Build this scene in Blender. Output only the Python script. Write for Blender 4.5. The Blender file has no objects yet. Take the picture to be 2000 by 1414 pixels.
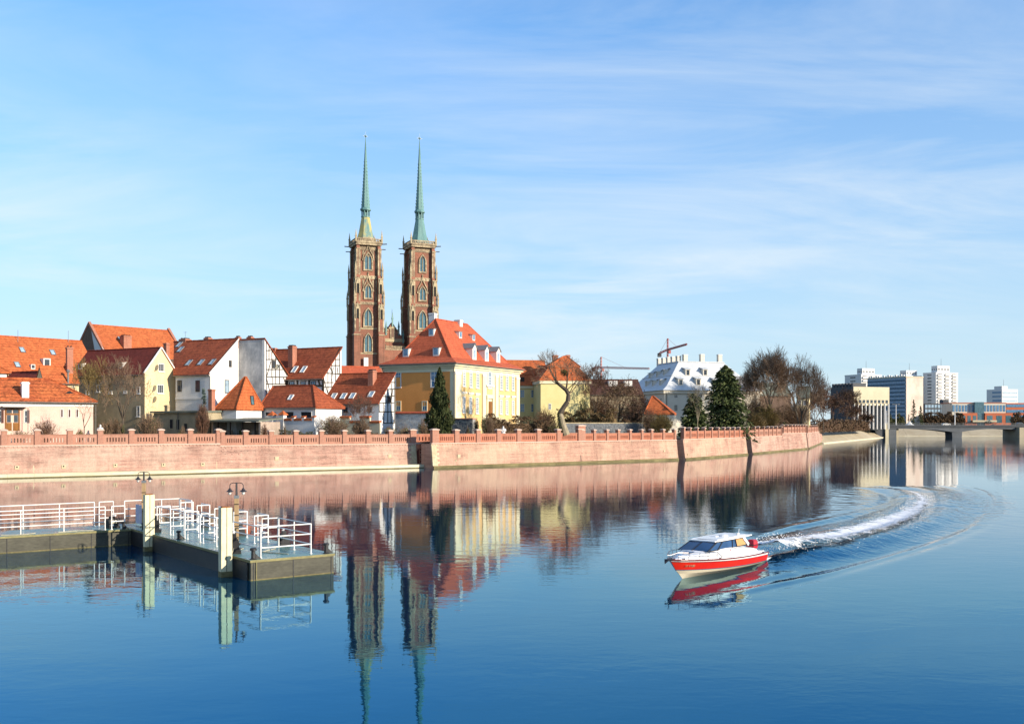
import bpy, bmesh, math, random
import numpy as np
from mathutils import Vector, Matrix

# ------------------------------------------------------------------ camera, sky, sun, exposure
SC = bpy.context.scene
COL = SC.collection
R = math.radians
FPX, CX, HY, CH = 2000.0, 1000.0, 829.0, 7.6      # focal length (photo px), centre column, horizon row, eye height

cam_d = bpy.data.cameras.new('camera')
cam = bpy.data.objects.new('camera', cam_d)
COL.objects.link(cam)
cam.location = (0, 0, CH)
cam.rotation_euler = (R(90), 0, 0)
cam_d.sensor_width = 36
cam_d.sensor_fit = 'HORIZONTAL'
cam_d.lens = 36.0
cam_d.shift_y = (HY - 707.0) / 2000.0
cam_d.clip_start = 0.5
cam_d.clip_end = 30000
SC.camera = cam

SUN_AZ, SUN_EL = 121.0, 17.5        # azimuth clockwise from +Y
sdir = Vector((math.sin(R(SUN_AZ)) * math.cos(R(SUN_EL)), math.cos(R(SUN_AZ)) * math.cos(R(SUN_EL)), math.sin(R(SUN_EL))))
sun_d = bpy.data.lights.new('sun', 'SUN')
sun_d.energy = 4.6
sun_d.angle = R(0.53)
sun_d.color = (1.0, 0.88, 0.72)
sun = bpy.data.objects.new('sun', sun_d)
COL.objects.link(sun)
sun.rotation_euler = (-sdir).to_track_quat('-Z', 'Y').to_euler()
sun.location = (200, -100, 120)

world = bpy.data.worlds.new('World')
SC.world = world
world.use_nodes = True
nt = world.node_tree
nt.nodes.clear()


def N(tree, kind, **kw):
    n = tree.nodes.new(kind)
    for k, v in kw.items():
        if k in n.inputs.keys():
            n.inputs[k].default_value = v
        else:
            setattr(n, k, v)
    return n


def LK(tree, a, b):
    tree.links.new(a, b)


sky = N(nt, 'ShaderNodeTexSky', sky_type='NISHITA', sun_disc=False, sun_elevation=R(SUN_EL), sun_rotation=R(SUN_AZ),
        altitude=0.0, air_density=1.0, dust_density=0.0, ozone_density=6.0)
tc = N(nt, 'ShaderNodeTexCoord')
sep = N(nt, 'ShaderNodeSeparateXYZ')
LK(nt, tc.outputs['Generated'], sep.inputs[0])


def MATH(tree, op, a, b=None, c=None, clamp=False):
    n = tree.nodes.new('ShaderNodeMath')
    n.operation = op
    n.use_clamp = clamp
    for i, v in enumerate((a, b, c)):
        if v is None:
            continue
        if isinstance(v, (int, float)):
            n.inputs[i].default_value = v
        else:
            tree.links.new(v, n.inputs[i])
    return n.outputs[0]


def RAMP(tree, fac, stops, interp='LINEAR'):
    n = tree.nodes.new('ShaderNodeValToRGB')
    n.color_ramp.interpolation = interp
    while len(n.color_ramp.elements) < len(stops):
        n.color_ramp.elements.new(0.5)
    for e, (p, c) in zip(n.color_ramp.elements, stops):
        e.position = p
        e.color = (c, c, c, 1) if isinstance(c, (int, float)) else (*c, 1)
    tree.links.new(fac, n.inputs[0])
    return n.outputs[0]


# cirrus: noise on a plane high above, so it foreshortens towards the horizon
zc = MATH(nt, 'ADD', MATH(nt, 'MAXIMUM', sep.outputs['Z'], 0.0), 0.16)
ux = MATH(nt, 'DIVIDE', sep.outputs['X'], zc)
uy = MATH(nt, 'DIVIDE', sep.outputs['Y'], zc)
cmb = N(nt, 'ShaderNodeCombineXYZ')
LK(nt, ux, cmb.inputs[0]); LK(nt, uy, cmb.inputs[1])
mp = N(nt, 'ShaderNodeMapping')
mp.inputs['Rotation'].default_value = (0, 0, R(-28))
mp.inputs['Scale'].default_value = (0.75, 1.7, 1)
mp.inputs['Location'].default_value = (7.9, 4.1, 0)
LK(nt, cmb.outputs[0], mp.inputs[0])
n1 = N(nt, 'ShaderNodeTexNoise', Scale=1.25, Detail=10.0, Roughness=0.60, Distortion=0.5)
LK(nt, mp.outputs[0], n1.inputs['Vector'])
n2 = N(nt, 'ShaderNodeTexNoise', Scale=0.42, Detail=3.0, Roughness=0.5)
LK(nt, cmb.outputs[0], n2.inputs['Vector'])
wisp = RAMP(nt, n1.outputs[0], [(0.40, 0.0), (0.70, 1.0)])
broad = RAMP(nt, n2.outputs[0], [(0.40, 0.0), (0.66, 1.0)])
cl = MATH(nt, 'MULTIPLY', wisp, MATH(nt, 'MULTIPLY_ADD', broad, 0.85, 0.15))
cl = MATH(nt, 'MULTIPLY', cl, 0.85, clamp=True)
tint = N(nt, 'ShaderNodeMix', data_type='RGBA', blend_type='MULTIPLY')
tint.inputs[0].default_value = 1.0
LK(nt, sky.outputs[0], tint.inputs[6])
hz = N(nt, 'ShaderNodeValToRGB')
hz.color_ramp.elements[0].color = (0.74, 0.68, 0.74, 1)
hz.color_ramp.elements.new(0.13).color = (0.88, 0.86, 0.86, 1)
hz.color_ramp.elements[2].position = 0.36
hz.color_ramp.elements[2].color = (0.90, 1.06, 1.07, 1)
LK(nt, MATH(nt, 'MAXIMUM', sep.outputs['Z'], 0.0), hz.inputs[0])
LK(nt, hz.outputs[0], tint.inputs[7])
haze = RAMP(nt, MATH(nt, 'MAXIMUM', sep.outputs['Z'], 0.0), [(0.0, 0.80), (0.10, 0.62), (0.22, 0.32), (0.42, 0.05)])
mixh = N(nt, 'ShaderNodeMix', data_type='RGBA')
LK(nt, haze, mixh.inputs[0])
LK(nt, tint.outputs[2], mixh.inputs[6])
mixh.inputs[7].default_value = (2.50, 3.28, 3.72, 1)
mixc = N(nt, 'ShaderNodeMix', data_type='RGBA')
LK(nt, cl, mixc.inputs[0])
LK(nt, mixh.outputs[2], mixc.inputs[6])
mixc.inputs[7].default_value = (3.55, 3.82, 3.95, 1)
bg = N(nt, 'ShaderNodeBackground', Strength=0.15)
LK(nt, mixc.outputs[2], bg.inputs[0])
wo = N(nt, 'ShaderNodeOutputWorld')
LK(nt, bg.outputs[0], wo.inputs[0])

SC.view_settings.view_transform = 'Standard'
SC.view_settings.look = 'None'
SC.view_settings.exposure = 0.75
SC.view_settings.gamma = 1.0
SC.view_settings.use_curve_mapping = False
SC.render.engine = 'CYCLES'
SC.cycles.max_bounces = 6
SC.cycles.transparent_max_bounces = 12
SC.cycles.caustics_reflective = False
SC.cycles.caustics_refractive = False

rnd = random.Random(11)

# ------------------------------------------------------------------ materials
MATS = {}
KD = 0.86      # scales most base colours down so shade comes out darker under the strong sun


def dimmed(c):
    return tuple(x * KD for x in c)


def new_mat(name):
    m = bpy.data.materials.new(name)
    m.use_nodes = True
    t = m.node_tree
    t.nodes.clear()
    out = t.nodes.new('ShaderNodeOutputMaterial')
    b = t.nodes.new('ShaderNodeBsdfPrincipled')
    t.links.new(b.outputs[0], out.inputs[0])
    MATS[name] = m
    return m, t, b


def mixrgb(t, fac, a, b, mode='MIX'):
    n = t.nodes.new('ShaderNodeMix')
    n.data_type = 'RGBA'
    n.blend_type = mode
    for i, v in ((0, fac), (6, a), (7, b)):
        if isinstance(v, (int, float)):
            n.inputs[i].default_value = v
        elif isinstance(v, tuple):
            n.inputs[i].default_value = (*v, 1) if len(v) == 3 else v
        else:
            t.links.new(v, n.inputs[i])
    return n.outputs[2]


def noise(t, scale, detail=4, rough=0.6, stretch=None, vec=None, dist=0.0):
    n = t.nodes.new('ShaderNodeTexNoise')
    n.inputs['Scale'].default_value = scale
    n.inputs['Detail'].default_value = detail
    n.inputs['Roughness'].default_value = rough
    n.inputs['Distortion'].default_value = dist
    if vec is None:
        c = t.nodes.new('ShaderNodeTexCoord')
        vec = c.outputs['Object']
    if stretch:
        mpn = t.nodes.new('ShaderNodeMapping')
        mpn.inputs['Scale'].default_value = stretch
        t.links.new(vec, mpn.inputs[0])
        vec = mpn.outputs[0]
    t.links.new(vec, n.inputs['Vector'])
    return n.outputs[0]


def bump(t, b, h, strength=0.4, dist=0.05):
    n = t.nodes.new('ShaderNodeBump')
    n.inputs['Strength'].default_value = strength
    n.inputs['Distance'].default_value = dist
    t.links.new(h, n.inputs['Height'])
    t.links.new(n.outputs[0], b.inputs['Normal'])


def mat(name, c1, c2=None, scale=0.6, rough=0.8, lo=0.35, hi=0.65, fine=8.0, finev=0.12, stretch=None, metal=0.0, bmp=0.0, spec=0.3):
    """Two-tone noise surface with fine grain."""
    m, t, b = new_mat(name)
    if c2 is None:
        c2 = tuple(x * 0.75 for x in c1)
    c1, c2 = dimmed(c1), dimmed(c2)
    f = RAMP(t, noise(t, scale, 5, 0.65, stretch), [(lo, 0.0), (hi, 1.0)])
    c = mixrgb(t, f, c1, c2)
    g = noise(t, fine, 3, 0.6, stretch)
    gv = RAMP(t, g, [(0.3, 1 - finev), (0.7, 1 + finev)])
    c = mixrgb(t, 1.0, c, gv, 'MULTIPLY')
    t.links.new(c, b.inputs['Base Color'])
    b.inputs['Roughness'].default_value = rough
    b.inputs['Metallic'].default_value = metal
    b.inputs['Specular IOR Level'].default_value = spec
    if bmp:
        bump(t, b, g, bmp, 0.03)
    return m


def tile_mat(name, c1, c2, dark=0.72, row=1.0, age=0.4):
    """Clay roof tiles: courses along Z, per-tile tone, weathered patches."""
    m, t, b = new_mat(name)
    c1, c2 = dimmed(c1), dimmed(c2)
    tcn = t.nodes.new('ShaderNodeTexCoord')
    patches = RAMP(t, noise(t, 0.35, 5, 0.7), [(0.35, 0.0), (0.7, 1.0)])
    c = mixrgb(t, patches, c1, c2)
    w = t.nodes.new('ShaderNodeTexWave')
    w.wave_type = 'BANDS'; w.bands_direction = 'Z'; w.wave_profile = 'SAW'
    w.inputs['Scale'].default_value = row
    w.inputs['Distortion'].default_value = 0.25
    w.inputs['Detail'].default_value = 1.0
    t.links.new(tcn.outputs['Object'], w.inputs['Vector'])
    wl = RAMP(t, w.outputs[0], [(0.0, dark), (0.3, 1.0), (1.0, 1.06)])
    c = mixrgb(t, 1.0, c, wl, 'MULTIPLY')
    vor = t.nodes.new('ShaderNodeTexVoronoi')
    vor.inputs['Scale'].default_value = 3.2
    t.links.new(tcn.outputs['Object'], vor.inputs['Vector'])
    sepc = t.nodes.new('ShaderNodeSeparateColor')
    t.links.new(vor.outputs['Color'], sepc.inputs[0])
    tv = RAMP(t, sepc.outputs[0], [(0.0, 1 - age * 0.5), (1.0, 1 + age * 0.35)])
    c = mixrgb(t, 1.0, c, tv, 'MULTIPLY')
    st = RAMP(t, noise(t, 1.0, 4, 0.7, (1.2, 1.2, 0.25)), [(0.30, 1 - age * 0.55), (0.52, 1.0)])
    c = mixrgb(t, 1.0, c, st, 'MULTIPLY')
    t.links.new(c, b.inputs['Base Color'])
    b.inputs['Roughness'].default_value = 0.82
    b.inputs['Specular IOR Level'].default_value = 0.2
    bump(t, b, w.outputs[0], 0.5, 0.06)
    return m


def brick_mat(name, c1, c2, mortar, sx=0.26, sz=0.085, streak=0.5, stain=None, stain_amt=0.3):
    """Brickwork in the XZ / YZ plane of the object."""
    m, t, b = new_mat(name)
    c1, c2, mortar = dimmed(c1), dimmed(c2), dimmed(mortar)
    tcn = t.nodes.new('ShaderNodeTexCoord')
    s = t.nodes.new('ShaderNodeSeparateXYZ')
    t.links.new(tcn.outputs['Object'], s.inputs[0])
    cb = t.nodes.new('ShaderNodeCombineXYZ')
    t.links.new(MATH(t, 'ADD', s.outputs[0], s.outputs[1]), cb.inputs[0])
    t.links.new(s.outputs[2], cb.inputs[1])
    br = t.nodes.new('ShaderNodeTexBrick')
    br.inputs['Scale'].default_value = 1.0
    br.inputs['Brick Width'].default_value = sx
    br.inputs['Row Height'].default_value = sz
    br.inputs['Mortar Size'].default_value = 0.010
    br.inputs['Color1'].default_value = (*c1, 1)
    br.inputs['Color2'].default_value = (*c2, 1)
    br.inputs['Mortar'].default_value = (*mortar, 1)
    t.links.new(cb.outputs[0], br.inputs['Vector'])
    c = br.outputs['Color']
    sn = RAMP(t, noise(t, 1.0, 6, 0.75, (0.16, 0.16, 2.2)), [(0.32, 1 - streak * 0.5), (0.68, 1 + streak * 0.35)])
    c = mixrgb(t, 1.0, c, sn, 'MULTIPLY')
    bl = RAMP(t, noise(t, 0.14, 6, 0.7), [(0.42, 0.0), (0.60, stain_amt)])
    c = mixrgb(t, bl, c, stain or mortar)
    vs = RAMP(t, noise(t, 1.0, 5, 0.7, (1.3, 1.3, 0.10)), [(0.30, 0.72), (0.50, 1.0), (0.72, 1.10)])
    c = mixrgb(t, 0.8, c, vs, 'MULTIPLY')
    g = noise(t, 5.0, 4, 0.7)
    c = mixrgb(t, 1.0, c, RAMP(t, g, [(0.3, 0.84), (0.7, 1.14)]), 'MULTIPLY')
    t.links.new(c, b.inputs['Base Color'])
    b.inputs['Roughness'].default_value = 0.88
    b.inputs['Specular IOR Level'].default_value = 0.2
    bump(t, b, br.outputs['Fac'], -0.3, 0.02)
    return m


def glass_mat(name, c, rough=0.06):
    m, t, b = new_mat(name)
    cc = mixrgb(t, RAMP(t, noise(t, 0.9, 2), [(0.3, 0.0), (0.7, 1.0)]), c, tuple(x * 1.7 + 0.01 for x in c))
    t.links.new(cc, b.inputs['Base Color'])
    b.inputs['Roughness'].default_value = rough
    b.inputs['Specular IOR Level'].default_value = 0.6
    return m


mat('white', (0.80, 0.78, 0.73), (0.70, 0.68, 0.63), rough=0.6)
mat('white_plaster', (0.78, 0.77, 0.74), (0.66, 0.65, 0.62), 0.35, stretch=(1, 1, 0.5), bmp=0.1)
mat('cream', (0.74, 0.66, 0.47), (0.66, 0.57, 0.38), 0.4)
mat('pink_plaster', (0.68, 0.45, 0.36), (0.72, 0.54, 0.43), 0.3, finev=0.16, bmp=0.1)
mat('yellow_plaster', (0.74, 0.61, 0.36), (0.66, 0.52, 0.29), 0.3, stretch=(1, 1, 0.4), bmp=0.1)
mat('ochre_shade_side', (0.98, 0.40, 0.105), (0.88, 0.34, 0.085), 0.3, stretch=(1, 1, 0.5))  # palace's shaded side, reddened in the colour against the blue sky light
mat('palace_yellow', (0.76, 0.53, 0.23), (0.70, 0.47, 0.20), 0.4, finev=0.08)
mat('palace_cream', (0.78, 0.72, 0.50), (0.72, 0.65, 0.43), 0.4, finev=0.06)
mat('lime_plaster', (0.76, 0.66, 0.32), (0.68, 0.58, 0.26), 0.3)
mat('tan_plaster', (0.46, 0.38, 0.24), (0.28, 0.23, 0.15), 0.35, finev=0.25, bmp=0.2)
mat('shed_plaster', (0.50, 0.38, 0.30), (0.33, 0.26, 0.2), 0.4, finev=0.2)
mat('museum_plaster', (0.72, 0.66, 0.54), (0.66, 0.60, 0.49), 0.3)
mat('stone', (0.50, 0.41, 0.25), (0.33, 0.26, 0.16), 0.5, finev=0.28, fine=3.0)
mat('stone_light', (0.62, 0.54, 0.36), (0.46, 0.38, 0.23), 0.6, finev=0.2, fine=3.0)
mat('tower_stone', (0.50, 0.40, 0.25), (0.22, 0.165, 0.105), 0.45, finev=0.35, fine=2.5, lo=0.42, hi=0.6)
mat('ledge_stone', (0.80, 0.72, 0.52), (0.62, 0.54, 0.36), 0.25, finev=0.15, stretch=(0.5, 1, 3))
mat('plinth_moss', (0.24, 0.20, 0.09), (0.12, 0.10, 0.04), 0.5, finev=0.35, stretch=(0.6, 1, 3))
mat('coping', (0.66, 0.50, 0.40), (0.56, 0.40, 0.31), 0.5)
mat('timber', (0.065, 0.05, 0.035), (0.04, 0.032, 0.025), 1.2)
mat('dark_wood', (0.05, 0.035, 0.028), rough=0.7)
mat('door_wood', (0.30, 0.13, 0.03), (0.20, 0.08, 0.02), 2.0, stretch=(4, 4, 0.6))
mat('shutter', (0.10, 0.04, 0.03))
mat('metal_grey', (0.30, 0.31, 0.31), rough=0.45, metal=0.4)
mat('gutter', (0.22, 0.20, 0.17), rough=0.5, metal=0.3)
mat('flat_roof', (0.19, 0.20, 0.15), (0.12, 0.13, 0.10), 0.4, finev=0.2)
mat('zinc_roof', (0.62, 0.64, 0.64), (0.55, 0.57, 0.58), 0.4, rough=0.45, stretch=(2, 2, 0.3))
mat('dark_interior', (0.02, 0.02, 0.022))
mat('blue_stone', (0.18, 0.19, 0.20), (0.10, 0.11, 0.12), 2.2, finev=0.35, fine=4.0, bmp=0.5)
mat('rubble_stone', (0.40, 0.38, 0.34), (0.22, 0.22, 0.21), 2.6, finev=0.35, fine=4.0, bmp=0.5)
mat('crane_red', (0.62, 0.19, 0.17), rough=0.5)
mat('crane_pale', (0.75, 0.33, 0.28), rough=0.5)
mat('concrete', (0.66, 0.58, 0.40), (0.58, 0.51, 0.35), 0.15, finev=0.12)
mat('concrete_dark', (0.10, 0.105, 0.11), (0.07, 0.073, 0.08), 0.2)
mat('bank_concrete', (0.50, 0.43, 0.30), (0.40, 0.33, 0.22), 0.12, finev=0.16, stretch=(1, 1, 1))
mat('tower_white', (0.78, 0.76, 0.72), (0.72, 0.70, 0.67), 0.1)
mat('slab_plaster', (0.68, 0.58, 0.48), (0.60, 0.44, 0.36), 0.06, lo=0.45, hi=0.6, finev=0.1)
mat('brick_orange', (0.58, 0.17, 0.08), (0.50, 0.14, 0.065), 0.3)
tile_mat('tile_dark', (0.11, 0.050, 0.036), (0.08, 0.038, 0.03), age=0.5)
mat('girder', (0.13, 0.14, 0.15), (0.10, 0.11, 0.12), 0.2)
mat('ground_soil', (0.10, 0.085, 0.045), (0.06, 0.07, 0.025), 0.15, finev=0.3, fine=2.0)
mat('bark', (0.11, 0.085, 0.06), (0.07, 0.055, 0.04), 1.5, finev=0.25, stretch=(3, 3, 0.5))
mat('bark_pale', (0.40, 0.33, 0.22), (0.22, 0.18, 0.11), 1.5, finev=0.25, stretch=(3, 3, 0.5))
mat('twig', (0.21, 0.135, 0.085), (0.25, 0.165, 0.10), 0.8)
mat('twig_red', (0.20, 0.10, 0.06), (0.14, 0.08, 0.055), 0.8)
mat('twig_gold', (0.26, 0.18, 0.06), (0.18, 0.13, 0.05), 0.8)
mat('leaf_brown', (0.13, 0.075, 0.035), (0.08, 0.05, 0.025), 0.7, finev=0.3)
mat('leaf_dry', (0.20, 0.13, 0.055), (0.12, 0.08, 0.035), 0.5, finev=0.3)
mat('leaf_olive', (0.10, 0.10, 0.03), (0.055, 0.06, 0.02), 0.6, finev=0.3)
mat('leaf_yellow', (0.25, 0.20, 0.04), (0.16, 0.15, 0.04), 0.6, finev=0.3)
mat('leaf_pale', (0.30, 0.29, 0.16), (0.20, 0.20, 0.11), 0.6, finev=0.3)
mat('needle', (0.095, 0.115, 0.030), (0.036, 0.055, 0.018), 0.6, finev=0.35)
mat('needle_thuja', (0.060, 0.072, 0.018), (0.028, 0.040, 0.012), 0.7, finev=0.35)
mat('needle_blue', (0.13, 0.17, 0.15), (0.08, 0.11, 0.10), 0.8, finev=0.3)
mat('mistletoe', (0.10, 0.10, 0.03))
mat('moss', (0.10, 0.11, 0.02), (0.06, 0.06, 0.02), 2.0)
mat('gate_iron', (0.20, 0.055, 0.035), (0.14, 0.04, 0.03), 1.0)
mat('dish', (0.72, 0.66, 0.50), rough=0.5)
tile_mat('tile_orange', (0.56, 0.155, 0.050), (0.44, 0.105, 0.036), dark=0.70, row=0.60, age=0.48)
tile_mat('tile_old', (0.58, 0.16, 0.050), (0.40, 0.09, 0.034), dark=0.45, row=0.55, age=0.75)
tile_mat('tile_orange_dim', (0.38, 0.095, 0.038), (0.28, 0.066, 0.030), dark=0.70, row=0.60, age=0.55)  # orange tile with the dullness of grazing light put into the colour
tile_mat('tile_maroon', (0.20, 0.040, 0.026), (0.16, 0.034, 0.024), age=0.4)
tile_mat('tile_red', (0.55, 0.125, 0.055), (0.46, 0.098, 0.045), dark=0.76, row=0.60, age=0.36)
brick_mat('brick_wall', (0.46, 0.235, 0.17), (0.37, 0.18, 0.128), (0.50, 0.39, 0.32), streak=1.05, stain=(0.56, 0.42, 0.32), stain_amt=0.45)
brick_mat('brick_wall_pale', (0.48, 0.25, 0.175), (0.40, 0.20, 0.138), (0.52, 0.40, 0.31), streak=0.8, stain=(0.58, 0.42, 0.29), stain_amt=0.5)
brick_mat('brick_parapet', (0.46, 0.20, 0.135), (0.42, 0.175, 0.115), (0.45, 0.30, 0.22), streak=0.25, stain_amt=0.25)
brick_mat('brick_parapet_red', (0.48, 0.155, 0.085), (0.44, 0.135, 0.075), (0.45, 0.26, 0.18), streak=0.25, stain_amt=0.2)
brick_mat('brick_tower', (0.40, 0.15, 0.095), (0.29, 0.10, 0.065), (0.36, 0.23, 0.15), 0.3, 0.1, streak=0.4, stain=(0.12, 0.07, 0.05), stain_amt=0.5)
brick_mat('brick_chimney', (0.46, 0.16, 0.09), (0.38, 0.12, 0.07), (0.42, 0.26, 0.19), streak=0.3, stain_amt=0.25)
brick_mat('brick_gable', (0.20, 0.11, 0.08), (0.15, 0.085, 0.06), (0.2, 0.15, 0.11), streak=0.3)
glass_mat('glass', (0.03, 0.04, 0.05))
glass_mat('glass_blue', (0.07, 0.15, 0.24))
mat('spandrel_blue', (0.07, 0.15, 0.22), (0.05, 0.11, 0.17), rough=0.4)
glass_mat('glass_sky', (0.22, 0.30, 0.36), 0.12)
glass_mat('glass_teal', (0.05, 0.10, 0.12))


def grey_stain():
    m, t, b = new_mat('stained_plaster')
    f = noise(t, 0.28, 7, 0.72, (1, 1, 0.7))
    f2 = noise(t, 1.6, 5, 0.7, (1, 1, 0.35))
    c = mixrgb(t, RAMP(t, f, [(0.36, 0.0), (0.62, 1.0)]), (0.70, 0.66, 0.60), (0.26, 0.26, 0.26))
    c = mixrgb(t, RAMP(t, f2, [(0.45, 0.0), (0.75, 0.6)]), c, (0.42, 0.40, 0.38))
    t.links.new(c, b.inputs['Base Color'])
    b.inputs['Roughness'].default_value = 0.9


grey_stain()


def copper(name, lich):
    m, t, b = new_mat(name)
    f = noise(t, 0.5, 6, 0.7, (1.6, 1.6, 0.25))
    c = mixrgb(t, RAMP(t, f, [(0.35, 0.0), (0.65, 1.0)]), (0.15, 0.28, 0.255), (0.08, 0.18, 0.175))
    if lich:
        c = mixrgb(t, RAMP(t, noise(t, 0.3, 4, 0.6, (1, 1, 0.4)), [(0.40, 0.0), (0.55, 0.85)]), c, (0.46, 0.36, 0.09))
    t.links.new(c, b.inputs['Base Color'])
    b.inputs['Roughness'].default_value = 0.6


copper('copper', False)
copper('copper_lichen', True)

# ------------------------------------------------------------------ mesh helpers


class MB:
    def __init__(s):
        s.v = []; s.f = []

    def add(s, vs, fs):
        n = len(s.v)
        s.v += [tuple(v) for v in vs]
        s.f += [tuple(i + n for i in f) for f in fs]
        return s

    def box(s, x0, x1, y0, y1, z0, z1):
        return s.add([(x0, y0, z0), (x1, y0, z0), (x1, y1, z0), (x0, y1, z0), (x0, y0, z1), (x1, y0, z1), (x1, y1, z1), (x0, y1, z1)],
                     [(3, 2, 1, 0), (4, 5, 6, 7), (0, 1, 5, 4), (1, 2, 6, 5), (2, 3, 7, 6), (3, 0, 4, 7)])

    def hexa(s, b, t):
        return s.add(list(b) + list(t), [(3, 2, 1, 0), (4, 5, 6, 7), (0, 1, 5, 4), (1, 2, 6, 5), (2, 3, 7, 6), (3, 0, 4, 7)])

    def ext(s, pts, vec):
        n = len(pts)
        v = Vector(vec)
        top = [Vector(p) + v for p in pts]
        fs = [tuple(range(n - 1, -1, -1)), tuple(range(n, 2 * n))]
        fs += [(i, (i + 1) % n, n + (i + 1) % n, n + i) for i in range(n)]
        return s.add(list(pts) + top, fs)

    def slab(s, pts, t):
        return s.ext(pts, (0, 0, -t))

    def ring(s, outer, inner, vec):
        n = len(outer)
        v = Vector(vec)
        P = [Vector(p) for p in outer] + [Vector(p) for p in inner]
        Q = [p + v for p in P]
        fs = []
        for i in range(n):
            j = (i + 1) % n
            fs += [(i, j, n + j, n + i), (2 * n + i, 3 * n + i, 3 * n + j, 2 * n + j),
                   (i, 2 * n + i, 2 * n + j, j), (n + i, n + j, 3 * n + j, 3 * n + i)]
        return s.add(P + Q, fs)

    def tube(s, p0, p1, r0, r1=None, n=6, caps=True):
        p0 = Vector(p0); p1 = Vector(p1)
        r1 = r0 if r1 is None else r1
        d = p1 - p0
        if d.length < 1e-6:
            return s
        d.normalize()
        a = d.orthogonal().normalized()
        b = d.cross(a)
        vs = []
        for p, r in ((p0, r0), (p1, r1)):
            for i in range(n):
                t = 2 * math.pi * i / n
                vs.append(p + a * (r * math.cos(t)) + b * (r * math.sin(t)))
        fs = [(i, (i + 1) % n, n + (i + 1) % n, n + i) for i in range(n)]
        if caps:
            fs += [tuple(range(n - 1, -1, -1)), tuple(range(n, 2 * n))]
        return s.add(vs, fs)

    def path(s, pts, r, n=6):
        for a, b in zip(pts[:-1], pts[1:]):
            s.tube(a, b, r, r, n)
        return s

    def bar(s, p0, p1, w, h, up=(0, 0, 1)):
        """Rectangular bar: w sideways, h along up."""
        p0 = Vector(p0); p1 = Vector(p1)
        d = (p1 - p0).normalized()
        side = d.cross(Vector(up))
        if side.length < 1e-5:
            side = d.orthogonal()
        side.normalize()
        u = side.cross(d).normalized()
        b = [p0 + side * (sx * w / 2) + u * (sz * h / 2) for sx, sz in ((-1, -1), (1, -1), (1, 1), (-1, 1))]
        return s.ext(b, p1 - p0)

    def lathe(s, prof, n=12, c=(0, 0, 0), rot=0.0, sx=1.0, sy=1.0):
        vs = []
        for r, z in prof:
            for i in range(n):
                t = 2 * math.pi * i / n + rot
                vs.append((c[0] + sx * r * math.cos(t), c[1] + sy * r * math.sin(t), c[2] + z))
        fs = []
        for k in range(len(prof) - 1):
            for i in range(n):
                j = (i + 1) % n
                fs.append((k * n + i, k * n + j, (k + 1) * n + j, (k + 1) * n + i))
        fs += [tuple(range(n - 1, -1, -1)), tuple(range((len(prof) - 1) * n, len(prof) * n))]
        return s.add(vs, fs)

    def mesh(s, name, m, smooth=False, fix=True):
        me = bpy.data.meshes.new(name)
        me.from_pydata(s.v, [], s.f)
        if m:
            me.materials.append(MATS[m] if isinstance(m, str) else m)
        if fix and len(s.f) < 30000:
            bm = bmesh.new(); bm.from_mesh(me)
            bmesh.ops.recalc_face_normals(bm, faces=bm.faces)
            bm.to_mesh(me); bm.free()
        if smooth:
            me.polygons.foreach_set('use_smooth', [True] * len(me.polygons))
        me.update()
        return me

    def build(s, name, m, parent=None, smooth=False, fix=True, **props):
        return link(name, s.mesh(name, m, smooth, fix), parent, **props)


def link(name, me, parent=None, loc=(0, 0, 0), rot=(0, 0, 0), scale=None, **props):
    o = bpy.data.objects.new(name, me)
    COL.objects.link(o)
    if parent is not None:
        o.parent = parent
    o.location = loc
    o.rotation_euler = rot
    if scale:
        o.scale = scale
    for k, v in props.items():
        if v:
            o['category' if k == 'cat' else k] = v
    return o


def thing(name, label, cat, loc=(0, 0, 0), yaw=0.0, group=None):
    o = bpy.data.objects.new(name, None)
    COL.objects.link(o)
    o.empty_display_size = 0.5
    o.location = loc
    o.rotation_euler = (0, 0, yaw)
    o['label'] = label
    o['category'] = cat
    if group:
        o['group'] = group
    return o


def gp(px, py=None, d=None, z=0.0):
    """World point on height z seen at photo pixel (px, py), or at depth d."""
    if d is None:
        d = (CH - z) * FPX / (py - HY)
    return Vector(((px - CX) / FPX * d, d, z))


def zat(py, d):
    return CH - (py - HY) / FPX * d


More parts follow.
